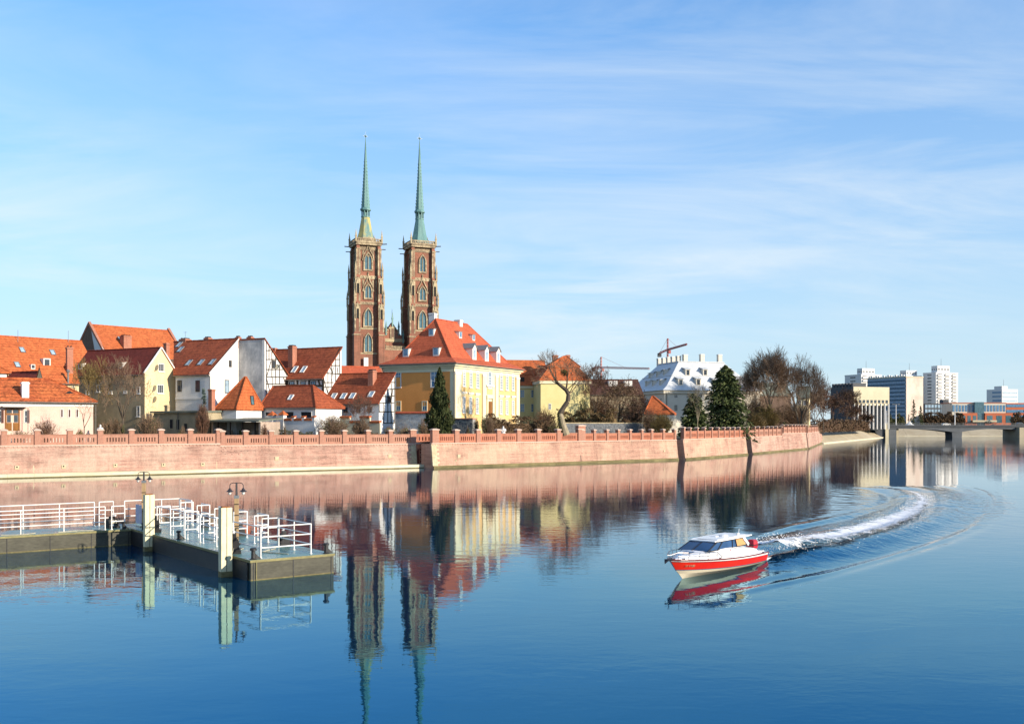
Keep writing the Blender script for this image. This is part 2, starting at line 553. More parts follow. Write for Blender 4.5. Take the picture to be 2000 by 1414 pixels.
class Place:
    """A thing with its own frame: origin seen at column px at depth d, turned by yaw; +y points away from the viewer."""

    def __init__(s, name, label, cat, px, d, yaw, z0, group=None):
        s.X = (px - CX) / FPX * d; s.Y = d; s.z0 = z0
        s.a = R(yaw); s.c = math.cos(s.a); s.s = math.sin(s.a)
        s.e = thing(name, label, cat, (s.X, s.Y, z0), s.a, group)

    def rx(s, px, y=0.0):
        k = (px - CX) / FPX
        X = s.X - y * s.s; Y = s.Y + y * s.c
        return (k * Y - X) / (s.c - k * s.s)

    def ry(s, px, x=0.0):
        k = (px - CX) / FPX
        X = s.X + x * s.c; Y = s.Y + x * s.s
        return (k * Y - X) / (-s.s - k * s.c)

    def z(s, py, x=0.0, y=0.0):
        d = s.Y + x * s.s + y * s.c
        return zat(py, d) - s.z0

    def hit(s, px, py, pt, nrm):
        """Local point where the sight line through (px, py) meets a local plane."""
        dx, dy, dz = (px - CX) / FPX, 1.0, -(py - HY) / FPX
        o = Vector((-s.X * s.c - s.Y * s.s, s.X * s.s - s.Y * s.c, CH - s.z0))
        d = Vector((dx * s.c + dy * s.s, -dx * s.s + dy * s.c, dz))
        n = Vector(nrm)
        t = (Vector(pt) - o).dot(n) / d.dot(n)
        return o + d * t

    def F(s, px, py, y=0.0):
        return s.hit(px, py, (0, y, 0), (0, 1, 0))

    def S(s, px, py, x=0.0):
        return s.hit(px, py, (x, 0, 0), (1, 0, 0))

    def W(s, x, y, z=0.0):
        return Vector((s.X + x * s.c - y * s.s, s.Y + x * s.s + y * s.c, s.z0 + z))


# ------------------------------------------------------------------ windows, chimneys, skylights
def outline(kind, w, h, b=0.0):
    """Closed outline in XZ, base centre at origin."""
    if kind == 'rect':
        return [(-w / 2, 0, b), (w / 2, 0, b), (w / 2, 0, h), (-w / 2, 0, h)]
    pts = [(-w / 2, 0, b), (w / 2, 0, b)]
    if kind == 'round':
        s = h - w / 2
        for i in range(0, 9):
            t = math.pi * i / 8
            pts.append((w / 2 * math.cos(t), 0, s + w / 2 * math.sin(t)))
    else:
        rise = w * 0.95
        s = h - rise
        for i in range(0, 5):
            t = i / 4
            pts.append((w / 2 * (1 - t ** 1.7), 0, s + rise * (t ** 0.85)))
        for i in range(3, -1, -1):
            t = i / 4
            pts.append((-w / 2 * (1 - t ** 1.7), 0, s + rise * (t ** 0.85)))
    return pts


FACE = {'F': 0.0, 'S': math.pi / 2, 'L': -math.pi / 2}
WC = {}


def window(parent, loc, w, h, face='F', kind='rect', fm='white', pm='glass', nx=2, nz=2, fw=0.12, proud=0.08, mw=0.05, sill=False, pane_kids=True):
    key = (round(w, 2), round(h, 2), kind, fm, nx, nz, fw, proud, mw, sill)
    if key not in WC:
        b = MB()
        out = outline(kind, w, h)
        inn = outline(kind, w - 2 * fw, h - fw, fw)
        b.ring([(x, -proud, z) for x, y, z in out], [(x, -proud, z) for x, y, z in inn], (0, proud + 0.06, 0))
        iw = w - 2 * fw
        top = h - fw
        for i in range(1, nx):
            x = -iw / 2 + iw * i / nx
            tz = top if kind == 'rect' else top - 0.12 * w
            b.box(x - mw / 2, x + mw / 2, -proud * 0.75, 0.03, fw * 0.9, tz)
        for j in range(1, nz):
            z = fw + (top - fw) * j / nz
            if kind != 'rect' and z > h - w * 0.55:
                continue
            b.box(-iw / 2 - 0.01, iw / 2 + 0.01, -proud * 0.7, 0.025, z - mw / 2, z + mw / 2)
        if sill:
            b.box(-w / 2 - 0.12, w / 2 + 0.12, -proud - 0.12, 0.02, -0.12, -0.002)
        WC[key] = b.mesh('window', fm)
    pk = (round(w, 2), round(h, 2), kind, pm, fw)
    if pk not in WC:
        inn = outline(kind, w - 2 * fw + 0.02, h - fw + 0.01, fw - 0.01)
        p = MB().ext([(x, -0.022, z) for x, y, z in inn], (0, 0.06, 0))
        WC[pk] = p.mesh('pane', pm)
    o = link('window', WC[key], parent, loc, (0, 0, FACE[face] if isinstance(face, str) else face))
    link('pane', WC[pk], o)
    return o


def skylight(parent, loc, w, h, pitch, rz=0.0, pm='glass_sky', fm='metal_grey'):
    key = ('sky', round(w, 2), round(h, 2), fm)
    if key not in WC:
        b = MB()
        f = 0.12
        o = [(-w / 2, -h / 2, -0.1), (w / 2, -h / 2, -0.1), (w / 2, h / 2, -0.1), (-w / 2, h / 2, -0.1)]
        i = [(-w / 2 + f, -h / 2 + f, -0.1), (w / 2 - f, -h / 2 + f, -0.1), (w / 2 - f, h / 2 - f, -0.1), (-w / 2 + f, h / 2 - f, -0.1)]
        b.ring(o, i, (0, 0, 0.26))
        WC[key] = b.mesh('skylight', fm)
        WC[key + ('p',)] = MB().box(-w / 2 + f - 0.01, w / 2 - f + 0.01, -h / 2 + f - 0.01, h / 2 - f + 0.01, -0.05, 0.09).mesh('pane', pm)
    o = link('skylight', WC[key], parent, loc, (pitch, 0, rz))
    link('pane', WC[key + ('p',)], o)
    return o


def chimney(parent, p, w, dpt, top, m='brick_chimney', capm=None, flues=0, below=1.2):
    b = MB().box(-w / 2, w / 2, -dpt / 2, dpt / 2, -below, top - p[2])
    o = b.build('chimney', m, parent, loc=p)
    h = top - p[2]
    MB().box(-w / 2 - 0.1, w / 2 + 0.1, -dpt / 2 - 0.1, dpt / 2 + 0.1, h - 0.32, h - 0.12).build('chimney_cap', capm or m, o)
    if flues:
        f = MB()
        for i in range(flues):
            x = -w / 2 + w * (i + 0.5) / flues
            f.box(x - 0.1, x + 0.1, -dpt / 2 + 0.1, dpt / 2 - 0.1, h - 0.01, h + 0.22)
        f.build('flue', 'dark_wood', o)
    return o


def gutter(parent, pts, r=0.09):
    MB().path(pts, r, 6).build('gutter', 'gutter', parent)
# ------------------------------------------------------------------ the river with the boat's wake
def curve_xy(px):
    return np.array([[*gp(a, b)[:2]] for a, b in px])


def resample(p, n=70):
    s = np.r_[0, np.cumsum(np.hypot(*np.diff(p, axis=0).T))]
    # Catmull-like smoothing by dense interpolation and averaging
    t = np.linspace(0, s[-1], 400)
    q = np.c_[np.interp(t, s, p[:, 0]), np.interp(t, s, p[:, 1])]
    k = 35
    pad = np.r_[np.repeat(q[:1], k, 0), q, np.repeat(q[-1:], k, 0)]
    ker = np.ones(2 * k + 1) / (2 * k + 1)
    q = np.c_[np.convolve(pad[:, 0], ker, 'valid'), np.convolve(pad[:, 1], ker, 'valid')]
    idx = np.linspace(0, 399, n).astype(int)
    return q[idx]


WK_C = resample(curve_xy([(1466, 1097), (1512, 1083), (1560, 1071), (1650, 1053), (1720, 1033), (1772, 1010), (1803, 988), (1802, 973), (1775, 959), (1735, 952), (1690, 949)]))
WK_O = resample(curve_xy([(1352, 1172), (1440, 1162), (1504, 1148), (1597, 1122), (1659, 1106), (1721, 1089), (1798, 1066), (1876, 1043), (1919, 1018), (1938, 987), (1932, 965), (1901, 951), (1845, 943)]))
WK_I = resample(curve_xy([(1462, 1060), (1504, 1036), (1560, 1026), (1616, 1015), (1659, 1004), (1705, 993), (1743, 981), (1757, 972), (1746, 964), (1721, 957), (1690, 952)]))


def vnoise(x, y, seed):
    """Cheap smooth value noise on arrays."""
    r = np.random.RandomState(seed).rand(64, 64)
    xi = np.floor(x).astype(int); yi = np.floor(y).astype(int)
    fx = x - xi; fy = y - yi
    fx = fx * fx * (3 - 2 * fx); fy = fy * fy * (3 - 2 * fy)
    g = lambda a, b: r[a % 64, b % 64]
    return (g(xi, yi) * (1 - fx) + g(xi + 1, yi) * fx) * (1 - fy) + (g(xi, yi + 1) * (1 - fx) + g(xi + 1, yi + 1) * fx) * fy


GX0, GX1, GY0, GY1, GS = -4.0, 84.0, 41.0, 145.0, 0.24
gx = np.arange(GX0, GX1 + 1e-6, GS); gy = np.arange(GY0, GY1 + 1e-6, GS)
XX, YY = np.meshgrid(gx, gy)
XX = XX.ravel(); YY = YY.ravel()


def nearest(curve):
    best = np.full(XX.shape, 1e9); arg = np.zeros(XX.shape)
    n = len(curve) - 1
    for i in range(n):
        a = curve[i]; d = curve[i + 1] - a
        L2 = d @ d + 1e-9
        t = np.clip(((XX - a[0]) * d[0] + (YY - a[1]) * d[1]) / L2, 0, 1)
        q = np.hypot(XX - a[0] - t * d[0], YY - a[1] - t * d[1])
        m = q < best
        best[m] = q[m]; arg[m] = (i + t[m]) / n
    return best, arg


def wave_line(curve, amp, w, lam, t0=0.06, t1=0.55):
    amp *= 1.6
    d, t = nearest(curve)
    wig = 0.75 + 0.5 * vnoise(XX * 0.25, YY * 0.25, 3)
    tap = np.clip(t / t0, 0, 1) * np.clip((1.0 - t) / (1 - t1), 0, 1)
    return amp * tap * wig * np.exp(-(d / w) ** 2) * np.cos(2 * np.pi * d / lam)


HH = np.zeros(XX.shape)
for f, amp, w, lam in ((1.0, 0.035, 0.7, 1.8), (0.80, 0.035, 1.3, 3.0), (0.58, 0.070, 2.0, 4.2), (0.36, 0.190, 2.6, 6.0), (0.20, 0.130, 2.4, 5.6)):
    HH += wave_line(WK_C * (1 - f) + WK_O * f, amp, w, lam, t1=0.75)
for f, amp, w, lam in ((1.0, 0.040, 0.9, 2.4), (0.62, 0.075, 1.8, 3.8), (0.24, 0.220, 2.6, 6.0)):
    HH += wave_line(WK_C * (1 - f) + WK_I * f, amp, w, lam, t0=0.22, t1=0.75)
DC, TC_ = nearest(WK_C)
fan = np.exp(-(DC / (2.0 + 9.0 * np.clip(TC_, 0, 0.7))) ** 2) * np.clip(TC_ / 0.04, 0, 1) * np.clip((1 - TC_) / 0.35, 0, 1)
HH += fan * 0.06 * (vnoise(XX * 1.1 + YY * 0.3, YY * 0.7, 5) - 0.5) + fan * 0.03 * (vnoise(XX * 2.1, YY * 1.7, 6) - 0.5)
HH -= 0.10 * np.exp(-(DC / 2.2) ** 2) * np.clip((0.5 - TC_) / 0.5, 0, 1) * np.clip(TC_ / 0.03, 0, 1)
edge = np.minimum.reduce([XX - GX0, GX1 - XX, YY - GY0, GY1 - YY])
HH *= np.clip(edge / 3.0, 0, 1)
HG = HH.reshape(len(gy), len(gx))


def water_z(x, y):
    """Height of the water surface at a point of the wake."""
    i = min(max(int((x - GX0) / GS), 0), len(gx) - 2); j = min(max(int((y - GY0) / GS), 0), len(gy) - 2)
    return float(max(HG[j, i], HG[j, i + 1], HG[j + 1, i], HG[j + 1, i + 1]))


# the grid's own rim must meet the flat sheet exactly
nx_, ny_ = len(gx), len(gy)
ii = np.arange(nx_ * ny_).reshape(ny_, nx_)
quads = np.stack([ii[:-1, :-1], ii[:-1, 1:], ii[1:, 1:], ii[1:, :-1]], -1).reshape(-1, 4)
vv = np.c_[XX, YY, HH]
ox0, ox1, oy0, oy1 = -700.0, 3000.0, -60.0, 3000.0
gx0, gx1, gy0, gy1 = gx[0], gx[-1], gy[0], gy[-1]
ex = [ox0, gx0, gx1, ox1]; ey = [oy0, gy0, gy1, oy1]
extra = [(x, y, 0) for y in ey for x in ex]
nb = len(vv)
ring = [(nb + j * 4 + i, nb + j * 4 + i + 1, nb + j * 4 + i + 5, nb + j * 4 + i + 4) for j in range(3) for i in range(3) if not (i == 1 and j == 1)]
me = bpy.data.meshes.new('river')
allv = np.vstack([vv, np.array(extra)])
allq = np.vstack([quads, np.array(ring)])
me.vertices.add(len(allv)); me.vertices.foreach_set('co', allv.ravel())
me.loops.add(allq.size); me.loops.foreach_set('vertex_index', allq.ravel().astype(np.int32))
me.polygons.add(len(allq)); me.polygons.foreach_set('loop_start', np.arange(0, allq.size, 4, dtype=np.int32))
me.polygons.foreach_set('use_smooth', np.ones(len(allq), bool))
me.update(calc_edges=True)
DO, _a = nearest(WK_C * .5 + WK_O * .5)
DI, _b = nearest(WK_C * .5 + WK_I * .5)
chop = np.maximum(np.exp(-(DO / (1.2 + 4.2 * np.clip(_a, 0, .6))) ** 2) * np.clip(_a / .10, 0, 1) * np.clip((1.0 - _a) / .3, 0, 1), np.exp(-(DI / (1.0 + 4.0 * np.clip(_b, 0, .6))) ** 2) * np.clip(_b / .25, 0, 1) * np.clip((1.0 - _b) / .3, 0, 1))
chop = np.maximum(chop, np.exp(-(DC / (1.5 + 4 * np.clip(TC_, 0, .6))) ** 2) * np.clip(TC_ / .05, 0, 1) * np.clip((1 - TC_) / .25, 0, 1))
chop *= np.clip(edge / 4.0, 0, 1)
at_ = me.attributes.new('chop', 'FLOAT', 'POINT')
at_.data.foreach_set('value', np.r_[chop, np.zeros(len(allv) - len(chop))].astype(np.float32))

m, t, b = new_mat('river_water')
tcn = t.nodes.new('ShaderNodeTexCoord')
OBJ = tcn.outputs['Object']
big = RAMP(t, noise(t, 0.020, 3, 0.5, (1, 0.6, 1), OBJ), [(0.36, 0.25), (0.64, 1.0)])
h1 = noise(t, 0.9, 3, 0.55, (0.7, 1.25, 1), OBJ, 0.4)
h2 = noise(t, 3.2, 2, 0.5, (0.7, 1.2, 1), OBJ)
h3 = noise(t, 0.22, 2, 0.5, (0.8, 1.2, 1), OBJ)
hh = MATH(t, 'ADD', MATH(t, 'MULTIPLY', h1, 0.60), MATH(t, 'MULTIPLY', h2, 0.17))
hh = MATH(t, 'MULTIPLY', hh, big)
hh = MATH(t, 'ADD', hh, MATH(t, 'MULTIPLY', h3, 0.6))
atn = t.nodes.new('ShaderNodeAttribute'); atn.attribute_name = 'chop'
h4 = noise(t, 1.5, 3, 0.55, (1.0, 1.0, 1), OBJ, 0.6)
hh = MATH(t, 'ADD', hh, MATH(t, 'MULTIPLY', MATH(t, 'MULTIPLY', h4, 3.2), atn.outputs['Fac']))
bn = t.nodes.new('ShaderNodeBump')
bn.inputs['Strength'].default_value = 1.0
bn.inputs['Distance'].default_value = 0.019
t.links.new(hh, bn.inputs['Height'])
t.nodes.remove(b)
fr = t.nodes.new('ShaderNodeFresnel'); fr.inputs['IOR'].default_value = 2.05
t.links.new(bn.outputs[0], fr.inputs['Normal'])
gl = t.nodes.new('ShaderNodeBsdfGlossy')
rc = t.nodes.new('ShaderNodeValToRGB')     # blue tint put on steep reflections to deepen the mirrored sky
rc.color_ramp.elements[0].position = 0.26; rc.color_ramp.elements[0].color = (0.17, 0.67, 1.0, 1)
rc.color_ramp.elements.new(0.47).color = (0.60, 0.92, 1.0, 1)
rc.color_ramp.elements[2].position = 0.62; rc.color_ramp.elements[2].color = (0.96, 0.985, 1.0, 1)
t.links.new(fr.outputs[0], rc.inputs[0]); t.links.new(rc.outputs[0], gl.inputs['Color'])
gl.inputs['Color'].default_value = (0.86, 0.97, 1.0, 1); gl.inputs['Roughness'].default_value = 0.02
t.links.new(bn.outputs[0], gl.inputs['Normal'])
df = t.nodes.new('ShaderNodeBsdfDiffuse')
df.inputs['Color'].default_value = (0.0, 0.018, 0.050, 1)
mx = t.nodes.new('ShaderNodeMixShader')
t.links.new(fr.outputs[0], mx.inputs[0]); t.links.new(df.outputs[0], mx.inputs[1]); t.links.new(gl.outputs[0], mx.inputs[2])
t.links.new(mx.outputs[0], t.nodes['Material Output'].inputs[0])
me.materials.append(m)
link('river', me, None, kind='structure')

# ------------------------------------------------------------------ ground behind the wall, banks
GZ = 4.4
S2p = Place('x', '', '', 857, 178.8, 40.4, 0); bpy.data.objects.remove(S2p.e)
front = []


def gadd(px, d, yaw, back=2.4):
    a = R(yaw)
    X = (px - CX) / FPX * d
    front.append((X - back * math.sin(a), d + back * math.cos(a)))


front.append((-600.0, -190.0))
gadd(-330, 135.2, 32.5); gadd(812, 181.6, 32.5); gadd(857, 178.8, 40.4); gadd(1322, 219.6, 40.4)
gadd(1457, 257.6, 59.0); gadd(1573, 316.7, 61.5); gadd(1605, 410.0, 71.0)
front += [(162.0, 524.0), (214.0, 588.0), (224.0, 645.0), (251.0, 690.0), (340.0, 672.0), (620.0, 640.0), (3000.0, 640.0), (9000.0, 12000.0), (-9000.0, 12000.0), (-3000.0, -150.0)]
gm = MB()
gm.add([(x, y, GZ) for x, y in front], [tuple(range(len(front)))])
gm.build('ground', 'ground_soil', None, kind='structure')

# ------------------------------------------------------------------ brick river wall
def pier_mesh(w, d, h, capw, m):
    key = ('pier', round(w, 2), round(h, 2), m)
    if key not in WC:
        WC[key] = MB().box(-w / 2, w / 2, 0, d, 0, h).mesh('pier', m)
        c = capw / 2
        WC[key + ('c',)] = MB().box(-c, c, -0.12, d + 0.12, h + 0.002, h + 0.16).hexa(
            [(-c + .03, -.09, h + .161), (c - .03, -.09, h + .161), (c - .03, d + .09, h + .161), (-c + .03, d + .09, h + .161)],
            [(-c * .4, d * .3, h + .30), (c * .4, d * .3, h + .30), (c * .4, d * .7, h + .30), (-c * .4, d * .7, h + .30)]).mesh('pier_cap', 'coping')
    return WC[key], WC[key + ('c',)]


def panel(P, x0, x1, zs, zt, slots, m, y0=0.22, th=0.34):
    b = MB()
    h = zt - zs
    zl, zu = zs + h * 0.26, zs + h * 0.70
    b.box(x0, x1, y0, y0 + th, zs, zl)
    b.box(x0, x1, y0, y0 + th, zu, zt)
    L = x1 - x0
    e = L * 0.10
    sw = (L - 2 * e) / slots * 0.40
    pit = (L - 2 * e) / slots
    b.box(x0, x0 + e + pit / 2 - sw / 2, y0, y0 + th, zl, zu)
    for i in range(slots - 1):
        a = x0 + e + pit * (i + 0.5) + sw / 2
        b.box(a, a + pit - sw, y0, y0 + th, zl, zu)
    b.box(x1 - e - pit / 2 + sw / 2, x1, y0, y0 + th, zl, zu)
    o = b.build('balustrade_panel', m, P.e)
    MB().box(x0, x1, y0 - 0.06, y0 + th + 0.06, zt + 0.002, zt + 0.10).build('coping', 'brick_parapet', P.e)
    return o


def parapet(P, pxs, zs, zt, pm, m, big=(), slots=7, w=0.78, tall=0.0, startx=None, endx=None, capy=None):
    xs = [P.rx(p, 0.2) for p in pxs]
    for i, x in enumerate(xs):
        bigp = i in big
        ww = w * (1.45 if bigp else 1.0)
        hh_ = (zt - zs) + (0.62 if not bigp else 0.72) + (tall if bigp else 0)
        a, c = pier_mesh(ww, 0.78, hh_, ww + 0.24, pm)
        o = link('pier', a, P.e, (x, 0.02, zs))
        link('pier_cap', c, o)
    for (i, a), b_ in zip(enumerate(xs[:-1]), xs[1:]):
        wa = w * (0.725 if i in big else 0.5); wb = w * (0.725 if i + 1 in big else 0.5)
        if b_ - a > 1.2:
            panel(P, a + wa, b_ - wb, zs, zt, slots, m)
    if startx is not None:
        panel(P, startx, xs[0] - w * 0.5, zs, zt, slots, m)
    if endx is not None:
        panel(P, xs[-1] + w * 0.5, endx, zs, zt, slots, m)


def wall_body(P, x0, x1, zs, m, batter=0.55, back=3.0, plinth=True, dent=True, base=-1.0, skew=0.0):
    pr = [(-batter * (zs - base) / zs, base), (0, zs), (back, zs), (back, base)]
    MB().ext([(x0, y, z) for y, z in pr], (x1 - x0, 0, 0)).build('wall_body', m, P.e)
    b = MB()
    b.box(x0, x1, -0.10, 0.5, zs + 0.002, zs + 0.16)
    b.build('string_course', 'coping', P.e)
    if dent:
        dm = MB()
        n = int((x1 - x0) / 0.55)
        for i in range(n):
            x = x0 + (i + 0.3) * (x1 - x0) / n
            dm.box(x, x + 0.26, -0.08, 0.03, zs - 0.24, zs - 0.004)
        dm.build('dentil_course', m, P.e, kind='stuff')
    if plinth:
        yb = -batter
        pr = [(yb - 0.16, base), (yb - 0.14, 0.34), (yb + 0.02, 0.42), (yb + 0.2, 0.42), (yb + 0.2, base)]
        MB().ext([(x0 + 0.03, y, z) for y, z in pr], (x1 - x0 - 0.06, 0, 0)).build('plinth', 'plinth_moss', P.e)


def drain(P, px, py, batter, zs, hole=True, s=0.55):
    p = P.hit(px, py, (0, -batter, 0), (0, -zs, batter))
    o = MB().box(-s / 2, s / 2, -0.10, 0.2, -s / 2, s / 2).build('drain_block', 'stone_light', P.e, loc=p)
    if hole:
        MB().box(-s * .17, s * .17, -0.115, -0.05, -s * .05, s * .3).build('drain_hole', 'dark_interior', o)


# left stretch
W1 = Place('brick_river_wall', 'long red brick river wall with pillared parapet rising from the white stone ledge', 'wall', 0, 146.0, 32.5, 0)
zs1, zt1, zs2, zt2 = 4.46, 6.05, 4.12, 5.80
xa, xb, xc = W1.rx(-330), W1.rx(430), W1.rx(812)
wall_body(W1, xa, xb - 0.002, zs1, 'brick_wall', plinth=False)
wall_body(W1, xb, xc, zs2, 'brick_wall', plinth=False)
parapet(W1, [-290, -205, -128, -60, 8, 73, 137, 196, 257, 315, 372, 427], zs1 + 0.162, zt1, 'brick_parapet', 'brick_parapet')
parapet(W1, [434, 480, 530, 578, 628, 673, 719, 763, 807], zs2 + 0.162, zt2, 'brick_parapet', 'brick_parapet', big=(8,))
gx_ = W1.rx(831, 0.9)
wall_body(W1, xc + 0.002, gx_ + 3, zs2 + 0.05, 'brick_parapet_red', batter=0.0, plinth=False, dent=False)
panel(W1, W1.rx(807, .2) + 0.62, gx_ + 1.0, zs2 + 0.22, zt2 + 0.05, 4, 'brick_parapet_red')
for py_ in (-20, 65, 422):
    p0 = W1.hit(py_, 870, (0, -.55, 0), (0, -zs1, 0.55))
    x = p0[0]
    zt_ = zs1 if py_ < 430 else zs2
    MB().ext([(x - .045, -.555 * 1.12 - .012, -.5), (x - .045, -.012, zt_ - .3), (x - .045, .05, zt_ - .3), (x - .045, -.5, -.5)], (.09, 0, 0)).build('expansion_joint', 'stone_light', W1.e)
for px_, py_ in ((-60, 914.5), (33, 913), (124, 911.5), (225, 909), (319, 908), (396, 906.8)):
    drain(W1, px_, py_, 0.55, zs1)
for px_, py_ in ((540.5, 895.5), (761, 891)):
    drain(W1, px_, py_, 0.55, zs2, hole=False, s=0.62)
# putlog holes near the step of the string course
hm = MB()
for row, (y_, n_) in enumerate(((875.3, 8), (880.6, 9), (887, 7))):
    for i in range(n_):
        p = W1.hit(362 + 13 * row + i * 13 + (row % 2) * 5, y_, (0, -.55, 0), (0, -zs2, 0.55))
        hm.box(p[0] - .05, p[0] + .05, p[1] - .015, p[1] + .1, p[2] - .05, p[2] + .05)
hm.build('putlog_hole', 'dark_interior', W1.e, kind='stuff')
# stone quoins at the end by the gate
for i in range(9):
    wq = 1.35 if i % 2 else 0.95
    z0 = 0.5 + i * 0.40
    y0 = -0.55 * (1 - z0 / zs2)
    MB().hexa([(xc - wq, y0 - .03, z0), (xc + .02, y0 - .03, z0), (xc + .02, y0 + .3, z0), (xc - wq, y0 + .3, z0)],
              [(xc - wq, y0 + .019, z0 + .385), (xc + .02, y0 + .019, z0 + .385), (xc + .02, y0 + .33, z0 + .385), (xc - wq, y0 + .33, z0 + .385)]).build('quoin', 'stone_light', W1.e)
# iron gate
g = thing('river_gate', 'rusty red iron gate with crossed bars in the recess of the brick wall', 'gate', W1.W(W1.rx(821, 0.0), -0.03, 0.55), W1.a)
gw, gh = 1.75, 2.75
gm_ = MB(); o_ = outline('round', gw, gh); i_ = outline('round', gw - .24, gh - .12, 0.12)
gm_.ring([(x, -.1, z) for x, y, z in o_], [(x, -.1, z) for x, y, z in i_], (0, .12, 0)).build('gate_frame', 'gate_iron', g)
MB().ext([(x, -.02, z) for x, y, z in i_], (0, .03, 0)).build('gate_panel', 'gate_iron', g)
MB().box(-.3, -.12, -.13, -.02, .1, gh - .15).build('gate_post', 'brick_parapet_red', g)
for k in range(3):
    z0 = .15 + k * .78
    MB().bar((-.1, -.07, z0), (gw / 2 - .1, -.07, z0 + .7), .06, .06).bar((-.1, -.075, z0 + .7), (gw / 2 - .1, -.075, z0), .06, .06).build('cross_bar', 'coping', g)
    MB().bar((-gw / 2 + .1, -.07, z0 + .7), (gw / 2 - .1, -.07, z0 + .7), .07, .07).build('crossrail', 'gate_iron', g)

# white stone ledge at the foot of the wall
LG = thing('stone_ledge', 'pale stone ledge along the waterline at the foot of the brick wall', 'ledge', W1.W(0, 0, 0), W1.a)
xl = W1.rx(858, -2.4)
step = (xl - xa) / 26
for i in range(26):
    x0 = xa + i * step
    MB().box(x0 + .008, x0 + step - .008, -2.75, 0.4, 0.13, 0.60).build('ledge_block', 'ledge_stone', LG)
MB().box(xa, xl - .1, -2.66, 0.3, -1.0, 0.128).build('ledge_footing', 'plinth_moss', LG)

# second stretch
W2 = Place('brick_river_wall', 'pale brick river wall with a tall pillar midway along its pillared parapet', 'wall', 857, 178.8, 40.4, 0)
x0, x1 = -1.6, W2.rx(1322)
zs, zt = 4.22, 5.88
wall_body(W2, x0, x1 - .1, zs, 'brick_wall_pale')
parapet(W2, [850, 892, 934, 974, 1013, 1052, 1091, 1133], zs + .162, zt, 'brick_parapet', 'brick_parapet_red', big=(0, 7), w=0.95, tall=0.0)
xt = W2.rx(1133, .2)
a_, c_ = pier_mesh(1.9, 0.9, 2.9, 2.15, 'brick_parapet')
link('pier_cap', c_, link('pier', a_, W2.e, (xt + .3, -0.05, zs + .16)))
parapet(W2, [1138, 1161, 1186, 1208, 1231, 1254, 1273, 1296, 1318], zs + .162, zt - .1, 'brick_parapet', 'brick_parapet_red', w=0.62)
xj = W2.hit(1134, 890, (0, -.55, 0), (0, -zs, 0.55))[0]
MB().ext([(xj - .06, -.64, -.5), (xj - .06, -.012, zs - .3), (xj - .06, .05, zs - .3), (xj - .06, -.5, -.5)], (.12, 0, 0)).build('expansion_joint', 'dark_interior', W2.e)
drain(W2, 896, 891, 0.55, zs, hole=False, s=.62); drain(W2, 890, 899.5, 0.55, zs, s=.3); drain(W2, 1297, 881, 0.55, zs, hole=False, s=.4)
for i in range(10):
    wq = 1.5 if i % 2 else 1.05
    z0 = 0.42 + i * 0.375
    y0 = -0.55 * (1 - z0 / zs)
    MB().hexa([(x0 - .025, y0 - .03, z0), (x0 + wq, y0 - .03, z0), (x0 + wq, y0 + .3, z0), (x0 - .025, y0 + .3, z0)],
              [(x0 - .025, y0 + .016, z0 + .36), (x0 + wq, y0 + .016, z0 + .36), (x0 + wq, y0 + .33, z0 + .36), (x0 - .025, y0 + .33, z0 + .36)]).build('quoin', 'stone_light', W2.e)
# third, fourth and fifth stretches
W3 = Place('brick_river_wall', 'brick river wall stretch below the big dark spruce whose boughs hang over it', 'wall', 1334, 220.3, 59.0, 0)
wall_body(W3, 0, W3.rx(1456.5), 4.3, 'brick_wall_pale', dent=False)
parapet(W3, [1336, 1348, 1362, 1376, 1390, 1403, 1414.5, 1424.5, 1434, 1444, 1454], 4.3 + .162, 6.1, 'brick_parapet', 'brick_parapet_red', big=(0,), w=0.62)
drain(W3, 1343, 888, 0.55, 4.3, hole=True, s=.5)
W4 = Place('brick_river_wall', 'brick river wall stretch with a stepped parapet beneath the tall bare trees', 'wall', 1466, 262.0, 61.5, 0)
xm = W4.rx(1528)
wall_body(W4, 0, xm, 4.3, 'brick_wall', dent=False)
wall_body(W4, xm + .002, W4.rx(1574), 4.95, 'brick_wall', dent=False)
parapet(W4, [1461.5, 1474, 1482, 1492, 1501, 1509, 1517, 1526], 4.3 + .162, 6.25, 'brick_parapet', 'brick_parapet', w=0.6)
parapet(W4, [1530, 1538, 1546, 1552, 1557, 1562, 1568, 1572.5], 4.95 + .162, 6.75, 'brick_parapet', 'brick_parapet', w=0.6, slots=5)
W5 = Place('brick_river_wall', 'farthest brick river wall stretch curving away to the concrete bank', 'wall', 1576, 318.0, 71.0, 0)
xe = W5.rx(1605)
wall_body(W5, 0, xe, 4.75, 'brick_wall', dent=False)
parapet(W5, [1577, 1584, 1590, 1595, 1599, 1603.5], 4.75 + .162, 6.55, 'brick_parapet', 'brick_parapet', w=0.6, slots=9)

